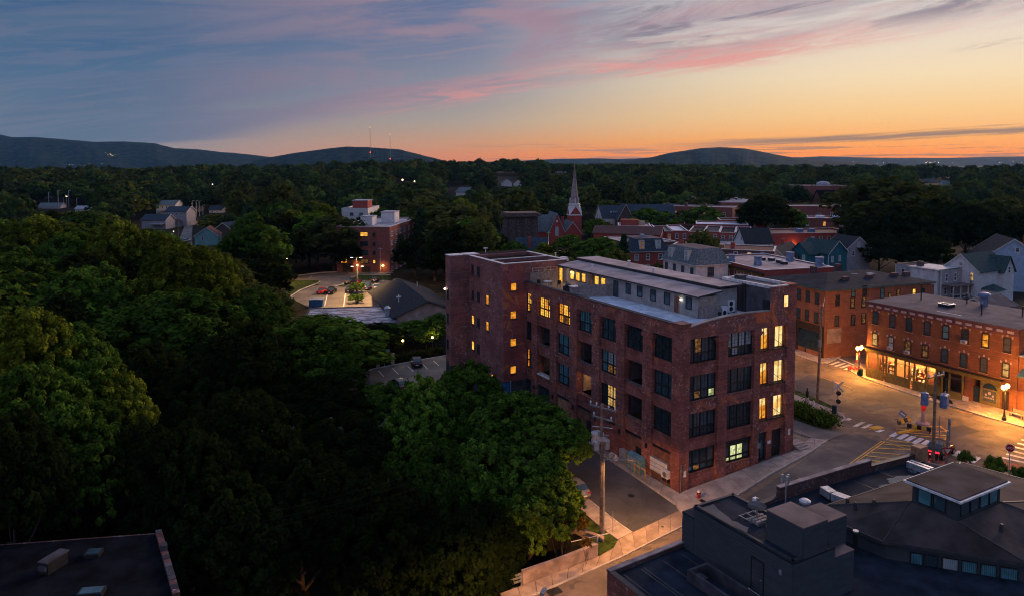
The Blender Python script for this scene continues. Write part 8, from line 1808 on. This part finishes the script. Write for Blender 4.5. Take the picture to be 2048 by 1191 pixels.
# the street trees before the loft
SG = 'dense trees between the side street and the black wood'
for a in (('near_a', 935, 742, 80, 200, 'broad green tree left of the tower foot, its top nearest the tower'), ('near_b', 850, 768, 78, 170, 'green tree over the lower car park entrance, left of the broad tree'), ('near_a', 1040, 792, 77, 210, 'bright topped green tree below the blue flag'),
          ('near_b', 1112, 832, 76, 150, 'green tree nearest the utility pole, leaning over the side street'), ('near_b', 1060, 905, 68, 200, 'lowest green tree above the retaining wall'), ('near_a', 960, 890, 70, 200, 'dark green tree in the middle of the street tree clump'), ('near_a', 850, 890, 68, 210, 'green tree at the left of the street tree clump'),
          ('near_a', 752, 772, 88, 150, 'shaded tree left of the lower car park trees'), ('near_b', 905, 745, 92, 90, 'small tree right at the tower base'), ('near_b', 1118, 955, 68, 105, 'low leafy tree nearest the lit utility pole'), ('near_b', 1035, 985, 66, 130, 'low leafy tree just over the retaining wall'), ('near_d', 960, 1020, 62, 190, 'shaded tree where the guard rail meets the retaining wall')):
    tpx(*a, group=SG)
tpx('bush_lamplit', 1162, 1030, 67, 40, 'shrub coloured as lamplit on the verge behind the utility pole', None, 'shrub'); tpx('bush_lamplit', 1140, 1000, 69, 34, 'shrub coloured as lamplit beside the pale parked car', None, 'shrub'); tpx('bush', 1120, 1050, 64, 44, 'dark shrub above the garden edging', None, 'shrub'); tpx('bush_lamplit', 1172, 1075, 62, 26, 'low shrub coloured as lamplit at the end of the garden edging', None, 'shrub')
# left foreground wood
LG = 'tall trees of the left foreground wood'
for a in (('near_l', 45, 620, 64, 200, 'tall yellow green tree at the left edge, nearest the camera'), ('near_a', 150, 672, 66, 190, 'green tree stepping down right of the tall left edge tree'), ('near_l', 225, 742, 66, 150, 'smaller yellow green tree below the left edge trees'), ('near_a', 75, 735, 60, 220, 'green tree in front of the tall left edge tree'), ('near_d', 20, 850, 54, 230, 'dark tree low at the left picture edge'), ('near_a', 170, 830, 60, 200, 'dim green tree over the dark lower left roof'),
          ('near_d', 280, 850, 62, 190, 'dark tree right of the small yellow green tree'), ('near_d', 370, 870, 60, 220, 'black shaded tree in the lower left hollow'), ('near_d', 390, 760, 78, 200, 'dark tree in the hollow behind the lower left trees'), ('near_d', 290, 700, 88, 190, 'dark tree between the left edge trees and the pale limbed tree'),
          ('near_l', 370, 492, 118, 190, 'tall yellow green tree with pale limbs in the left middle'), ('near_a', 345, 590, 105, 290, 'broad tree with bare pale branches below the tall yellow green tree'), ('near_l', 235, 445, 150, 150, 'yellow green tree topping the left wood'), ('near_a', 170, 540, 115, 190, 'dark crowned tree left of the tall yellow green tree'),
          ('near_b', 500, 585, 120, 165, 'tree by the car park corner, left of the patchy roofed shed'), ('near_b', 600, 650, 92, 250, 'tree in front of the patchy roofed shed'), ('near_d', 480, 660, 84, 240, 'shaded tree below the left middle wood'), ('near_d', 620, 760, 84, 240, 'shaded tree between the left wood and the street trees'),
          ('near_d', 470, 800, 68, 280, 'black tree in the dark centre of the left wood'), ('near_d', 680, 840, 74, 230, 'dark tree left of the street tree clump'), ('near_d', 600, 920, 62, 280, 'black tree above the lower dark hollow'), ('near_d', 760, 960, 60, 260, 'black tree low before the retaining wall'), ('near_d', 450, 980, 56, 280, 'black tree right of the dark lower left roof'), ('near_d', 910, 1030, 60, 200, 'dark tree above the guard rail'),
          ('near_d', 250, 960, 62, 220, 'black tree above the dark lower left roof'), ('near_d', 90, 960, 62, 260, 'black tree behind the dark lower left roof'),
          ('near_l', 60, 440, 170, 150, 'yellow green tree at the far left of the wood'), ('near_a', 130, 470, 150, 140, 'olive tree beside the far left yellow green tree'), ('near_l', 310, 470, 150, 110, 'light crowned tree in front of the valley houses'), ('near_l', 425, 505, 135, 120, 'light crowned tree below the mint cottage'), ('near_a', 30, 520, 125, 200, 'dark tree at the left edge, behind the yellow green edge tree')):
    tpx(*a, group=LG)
# row by the lower car park
CG_ = 'round trees along the lower car park hedge'
for k_, (px, pt, w_) in enumerate(((872, 628, 60), (826, 640, 70), (777, 648, 66), (733, 655, 66), (690, 668, 70), (655, 676, 60), (853, 655, 56), (800, 668, 50))):
    tpx('mid_a', px, pt, 133 + (k_ % 2) * 3, w_, ('round tree touching the tower edge', 'second round tree left of the tower', 'third round tree left of the tower', 'fourth round tree left of the tower', 'fifth round tree left of the tower, before the patchy roof', 'last round tree of the row, at the left end', 'small round tree in front, nearest the tower', 'small round tree in front of the third and fourth of the row')[k_], CG_)
for k_, (px, py) in enumerate(((716, 586), (714, 605))): q = g(px, py); tree('bush', q[0], q[1], q[2] + (2.6 if k_ == 0 else 2.0), 4.4, ('round shrub on the planted island of the far car park', 'low shrub at the near end of the planted island')[k_], None, 'shrub')
def hedge(label, pts, h, wdt, n, mat='leaf_mid', seed=1):
    r = np.random.RandomState(seed); p = np.array([g(*q)[:2] for q in pts]); s = np.r_[0, np.cumsum(np.linalg.norm(np.diff(p, axis=0), axis=1))]; t = r.rand(n) * s[-1]
    x = np.interp(t, s, p[:, 0]) + (r.rand(n) - .5) * wdt; y = np.interp(t, s, p[:, 1]) + (r.rand(n) - .5) * wdt; hh = h * (.55 + .45 * r.rand(n)) * (.8 + .2 * np.sin(t * 1.7)); z = np.array([G(a, b) for a, b in zip(x, y)]) + hh * r.rand(n) ** .5
    m = MB(); V = []; nn = r.randn(n, 3); nn /= np.linalg.norm(nn, axis=1)[:, None]
    for i in range(n):
        a = np.cross(nn[i], r.randn(3)); a /= np.linalg.norm(a); b = np.cross(nn[i], a); c = np.array((x[i], y[i], z[i])); sz = .16 * (.7 + .7 * r.rand())
        m.poly([c - a * sz, c - b * sz * .6, c + a * sz, c + b * sz * .6])
    me = m.mesh('hedge', [M[mat]]); at_ = me.attributes.new('tint', 'FLOAT', 'FACE'); at_.data.foreach_set('value', r.rand(n).astype(np.float32)); o = obj('hedge', me); o['label'] = label; o['category'] = 'hedge'; return o
hedge('overgrown green shrub bank on the verge right of the loft', [(1588, 824), (1615, 836), (1640, 846), (1660, 852)], 1.9, 2.6, 4200, 'leaf_mid', 3)
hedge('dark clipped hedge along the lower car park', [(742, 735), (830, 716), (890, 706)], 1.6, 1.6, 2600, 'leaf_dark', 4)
for k_, (px, pt, d, w_) in enumerate(((1932, 903, 76, 34), (1992, 914, 74, 42), (2042, 935, 72, 40), (1990, 930, 70, 36))):
    tpx('bush', px, pt, d, w_, ('small clipped tree by the white crossing bar, behind the cupola', 'taller clipped shrub right of the cupola roof', 'dark shrub at the right edge below the stop sign', 'low shrub before the taller clipped shrub')[k_], 'clipped shrubs behind the foreground roof', 'shrub')
# town trees, one by one
TG = 'single trees among the town houses'
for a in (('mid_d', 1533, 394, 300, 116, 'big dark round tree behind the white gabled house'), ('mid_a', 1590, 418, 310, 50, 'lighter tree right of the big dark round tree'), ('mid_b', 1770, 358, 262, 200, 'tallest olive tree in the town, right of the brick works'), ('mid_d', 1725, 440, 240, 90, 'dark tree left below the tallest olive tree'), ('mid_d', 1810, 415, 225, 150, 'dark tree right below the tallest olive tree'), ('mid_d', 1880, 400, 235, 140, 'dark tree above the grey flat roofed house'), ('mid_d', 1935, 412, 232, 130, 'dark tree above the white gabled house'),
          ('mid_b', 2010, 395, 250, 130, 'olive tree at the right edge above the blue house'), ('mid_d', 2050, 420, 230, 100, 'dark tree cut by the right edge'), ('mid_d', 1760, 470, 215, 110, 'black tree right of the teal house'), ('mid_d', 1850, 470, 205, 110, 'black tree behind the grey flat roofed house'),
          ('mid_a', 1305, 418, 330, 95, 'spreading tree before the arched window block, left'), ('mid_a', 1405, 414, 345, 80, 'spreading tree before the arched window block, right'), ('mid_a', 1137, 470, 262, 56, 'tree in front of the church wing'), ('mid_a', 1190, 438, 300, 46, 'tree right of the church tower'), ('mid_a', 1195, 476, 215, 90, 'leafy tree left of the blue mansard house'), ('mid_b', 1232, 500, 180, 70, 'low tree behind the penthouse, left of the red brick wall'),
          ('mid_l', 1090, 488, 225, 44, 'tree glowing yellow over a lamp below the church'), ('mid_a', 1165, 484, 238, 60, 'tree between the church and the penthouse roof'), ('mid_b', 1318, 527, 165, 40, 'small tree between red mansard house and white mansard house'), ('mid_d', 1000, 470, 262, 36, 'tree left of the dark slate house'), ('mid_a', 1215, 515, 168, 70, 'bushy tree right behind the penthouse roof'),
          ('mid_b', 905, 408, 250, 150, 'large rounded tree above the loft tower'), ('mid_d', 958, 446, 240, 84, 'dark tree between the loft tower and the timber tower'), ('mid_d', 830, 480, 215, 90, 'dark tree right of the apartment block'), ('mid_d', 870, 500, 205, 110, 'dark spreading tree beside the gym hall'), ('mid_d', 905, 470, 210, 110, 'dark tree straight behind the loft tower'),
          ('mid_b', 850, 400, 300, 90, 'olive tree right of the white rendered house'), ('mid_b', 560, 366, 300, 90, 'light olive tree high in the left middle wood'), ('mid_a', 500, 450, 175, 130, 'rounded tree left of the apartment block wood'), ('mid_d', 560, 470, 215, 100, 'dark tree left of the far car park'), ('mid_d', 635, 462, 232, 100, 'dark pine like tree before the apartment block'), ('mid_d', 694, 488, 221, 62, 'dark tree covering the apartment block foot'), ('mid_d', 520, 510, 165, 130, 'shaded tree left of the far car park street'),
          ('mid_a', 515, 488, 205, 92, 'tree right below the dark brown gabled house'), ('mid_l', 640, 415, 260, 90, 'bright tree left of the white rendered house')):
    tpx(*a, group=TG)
# ------------------------------------------------------------------ the woods: nearest trees one by one, the far wood as one mass
CLEAR = [(at(*p, 3)[:2], r) for p, r in (((700, 590), 26), ((740, 575), 22), ((820, 600), 22), ((690, 640), 14), ((620, 570), 12), ((640, 552), 16), ((700, 548), 22), ((760, 546), 20), ((745, 500), 22), ((735, 470), 24), ((705, 420), 16), ((1380, 470), 26), ((1330, 460), 22), ((1440, 470), 22), ((1230, 480), 24), ((1290, 520), 20), ((1360, 520), 16), ((1450, 520), 26), ((1560, 530), 22), ((1640, 510), 16), ((1640, 470), 24), ((1560, 470), 20),
         ((1520, 480), 14), ((1600, 490), 14), ((1900, 560), 20), ((1960, 560), 20), ((2030, 540), 26), ((1690, 560), 30), ((1780, 560), 26), ((1090, 460), 20), ((1140, 455), 20), ((1045, 470), 18), ((1060, 500), 18), ((1370, 425), 26), ((1470, 425), 26), ((1640, 405), 36), ((1240, 440), 22), ((1290, 440), 18), ((1620, 385), 26), ((1950, 400), 26), ((2010, 400), 26),
         ((365, 470), 12), ((375, 450), 14), ((378, 430), 20), ((340, 440), 22), ((295, 450), 18), ((405, 480), 13), ((440, 470), 13), ((95, 425), 24), ((125, 425), 24), ((160, 425), 20))]
CLEAR += [((x_, y_), 13) for x_, y_ in ((-10, 100), (0, 110), (10, 100), (-12, 118))]
CONE = [((-139, 300), (-185, 420), 9)]
def free(x, y):
    u, v = uv_of(x, y)
    if u > -44 and v < 46 and y < 135 and x > -34: return False
    if u > -2 and -12 < v < 60 and y < 175: return False
    if x > 10 and y < 170: return False
    for (c, r) in CLEAR:
        if (x - c[0]) ** 2 + (y - c[1]) ** 2 < r * r: return False
    for a, b, r in CONE:
        dx, dy = b[0] - a[0], b[1] - a[1]; t = max(0, min(1, ((x - a[0]) * dx + (y - a[1]) * dy) / (dx * dx + dy * dy)))
        if (x - a[0] - dx * t) ** 2 + (y - a[1] - dy * t) ** 2 < r * r: return False
    return True
WG = {0: ('dark green tree in the wood left of the town', 'trees of the wood left of the town'), 1: ('dark green tree in the wood behind the apartment block and church', 'trees of the wood behind the town'), 2: ('dark olive tree in the wood right of the church, behind the town roofs', 'trees of the wood right of the church')}
VIEW = [(1002, 1085, 484, 300), (1080, 1125, 500, 240), (262, 330, 464, 380), (325, 366, 455, 420), (352, 398, 494, 400), (386, 422, 494, 320), (422, 464, 486, 340), (75, 172, 425, 500), (665, 806, 542, 221), (580, 800, 640, 215), (740, 892, 655, 185), (1038, 1168, 456, 290), (1000, 1088, 506, 222), (1190, 1345, 482, 200), (1280, 1460, 464, 262),
        (1300, 1440, 422, 400), (1430, 1520, 437, 400), (1580, 1700, 407, 470), (1538, 1705, 478, 265), (1590, 1705, 420, 380), (1590, 1690, 372, 560), (680, 740, 430, 290), (995, 1036, 374, 900), (1105, 1130, 350, 900), (1845, 1900, 372, 800), (1900, 2048, 402, 420), (895, 925, 392, 700), (1200, 1300, 440, 330), (405, 435, 430, 480), (360, 385, 424, 395), (1145, 1155, 420, 330), (530, 545, 394, 560), (420, 430, 372, 640), (800, 834, 366, 700)]
def sightline(x, y, zt, wdt):
    px = PX + F * x / y; hw = wdt / 2 / y * F * .8
    for a, b, row, dist in VIEW:
        if a - hw < px < b + hw and y < dist: zt = min(zt, 34 + (325 - row) / F * y)
    return zt
pts = []; rw = random.Random(5)
for d0, d1, gap in ((108, 260, 10.5), (260, 430, 12.0), (430, 760, 13.0), (760, 1250, 16.0)):
    cell = gap; a0 = math.radians(-37); a1 = math.radians(37); d = d0
    while d < d1:
        n_ = int((a1 - a0) * d / cell)
        for i in range(n_):
            a = a0 + (a1 - a0) * (i + rw.uniform(.1, .9)) / n_; dd = d + rw.uniform(-.4, .4) * cell; x, y = dd * math.sin(a), dd * math.cos(a)
            if free(x, y) and rw.random() < (.96 if d > 180 else .9):
                deg = math.degrees(a)
                if deg > 3 and dd < 330 and rw.random() < .75: continue
                if deg > 12 and dd < 420 and rw.random() < .6: continue
                pts.append((dd, x, y, deg))
        d += cell
pts.sort()
NIND = 300 - 60
far = []
for k_, (dd, x, y, deg) in enumerate(pts):
    hgt = rw.gauss(14.0, 3.4); z0 = G(x, y)
    # keep the skyline where the photo has it: tops on the horizon line in the middle, lower at both ends
    lim = 34 + (325 - (321 if -20 < deg < 3 else 329 if deg <= -20 else 330)) / F * dd
    lim += rw.uniform(-.5, 1) * (5 if -20 < deg < 3 else 2.0)
    zt_ = min(z0 + hgt, max(z0 + 5, lim)) if dd > 300 else min(z0 + hgt, z0 + 17)
    wdt = rw.uniform(.62, 1.3) * max(10, min(16, hgt)) * (1.0 if dd < 430 else 1.1)
    zt_ = sightline(x, y, zt_, wdt)
    if zt_ - z0 < 4.5: continue
    if NTREE[0] < 298:
        key = rw.choices(('mid_a', 'mid_b', 'mid_d', 'mid_l', 'pine'), (4, 3, 5, 1.2 if deg < 0 else .4, 1))[0] if dd < 330 else rw.choices(('far_a', 'far_b', 'far_d', 'far_p'), (4, 4, 4, 1))[0]
        zn = 0 if deg < -12 else 1 if deg < 4 else 2
        if key == 'pine': wdt *= .6; zt_ += 2
        tree(key, x, y, zt_, wdt, WG[zn][0], WG[zn][1])
    else: far.append((x, y, z0, zt_, wdt, rw.choices((0, 1, 2, 3), (4, 4, 5, .7))[0]))
def woods():
    keys = ('far_a', 'far_b', 'far_d', 'far_p'); proto = []
    n = len(far); me = bpy.data.meshes.new('far_wood'); me.from_pydata([(f[0], f[1], f[2]) for f in far], [], [])
    sv = []
    for f in far:
        H_, R_ = KINDS[keys[f[5]]][2:]; s = f[4] / 2 / R_ * (.62 if f[5] == 3 else 1); sv += [s, s, (f[3] - f[2]) / H_]
    me.attributes.new('scl', 'FLOAT_VECTOR', 'POINT').data.foreach_set('vector', sv); me.attributes.new('rot', 'FLOAT', 'POINT').data.foreach_set('value', [rw.uniform(0, 6.28) for f in far]); me.attributes.new('kd', 'INT', 'POINT').data.foreach_set('value', [f[5] for f in far])
    o = obj('far_wood', me, kind='stuff')
    tr = bpy.data.node_groups.new('far_wood', 'GeometryNodeTree'); tr.interface.new_socket('Geometry', in_out='INPUT', socket_type='NodeSocketGeometry'); tr.interface.new_socket('Geometry', in_out='OUTPUT', socket_type='NodeSocketGeometry')
    k = NT(tr); gi = k.new('NodeGroupInput'); go = k.new('NodeGroupOutput'); jn = k.new('GeometryNodeJoinGeometry')
    def att(nm, ty): a = k.new('GeometryNodeInputNamedAttribute', data_type=ty); a.inputs[0].default_value = nm; return a.outputs[0]
    cmb = k.new('ShaderNodeCombineXYZ'); tr.links.new(att('rot', 'FLOAT'), cmb.inputs[2])
    for i, ky in enumerate(keys):
        src = next(x for x in bpy.data.objects if x.type == 'MESH' and x.data == KINDS[ky][0])
        oi = k.new('GeometryNodeObjectInfo'); oi.inputs[0].default_value = src; oi.inputs[1].default_value = True; oi.transform_space = 'ORIGINAL'
        cp = k.new('FunctionNodeCompare', data_type='INT', operation='EQUAL'); tr.links.new(att('kd', 'INT'), cp.inputs[2]); cp.inputs[3].default_value = i
        ip = k.new('GeometryNodeInstanceOnPoints'); tr.links.new(gi.outputs[0], ip.inputs['Points']); tr.links.new(cp.outputs[0], ip.inputs['Selection'])
        tr.links.new(oi.outputs['Geometry'], ip.inputs['Instance']); tr.links.new(att('scl', 'FLOAT_VECTOR'), ip.inputs['Scale'])
        e2 = k.new('FunctionNodeEulerToRotation'); tr.links.new(cmb.outputs[0], e2.inputs[0]); tr.links.new(e2.outputs[0], ip.inputs['Rotation'])
        tr.links.new(ip.outputs[0], jn.inputs[0])
    tr.links.new(jn.outputs[0], go.inputs[0]); md = o.modifiers.new('far_wood', 'NODES'); md.node_group = tr
for ky, px in (('far_a', 700), ('far_b', 960), ('far_d', 1250), ('far_p', 1400)):      # one of each far kind stands as its own tree
    P_t = atd(px, 335, 520); 
    if not any(x.type == 'MESH' and x.data == KINDS[ky][0] for x in bpy.data.objects): tree(ky, P_t[0], P_t[1], G(P_t[0], P_t[1]) + 14, 11, WG[1 if px < 1200 else 2][0], WG[1 if px < 1200 else 2][1])
woods()
print('TREES', NTREE[0], 'far', len(far))
# ------------------------------------------------------------------ evening haze: one even box of air round everything but the sky
def haze():
    m = bpy.data.materials.new('haze'); m.use_nodes = True; t = m.node_tree
    for n in list(t.nodes): t.nodes.remove(n)
    v = t.nodes.new('ShaderNodeVolumePrincipled'); o = t.nodes.new('ShaderNodeOutputMaterial'); t.links.new(v.outputs[0], o.inputs['Volume'])
    v.inputs['Color'].default_value = (.16, .46, 1.0, 1); v.inputs['Absorption Color'].default_value = (1, 1, 1, 1); v.inputs['Density'].default_value = HAZE; v.inputs['Anisotropy'].default_value = .3
    MB().box(-9400, -420, -60, 9400, 9400, 620).build('haze', [m], kind='stuff')
HAZE = 2.8e-5
if HAZE > 0: haze()
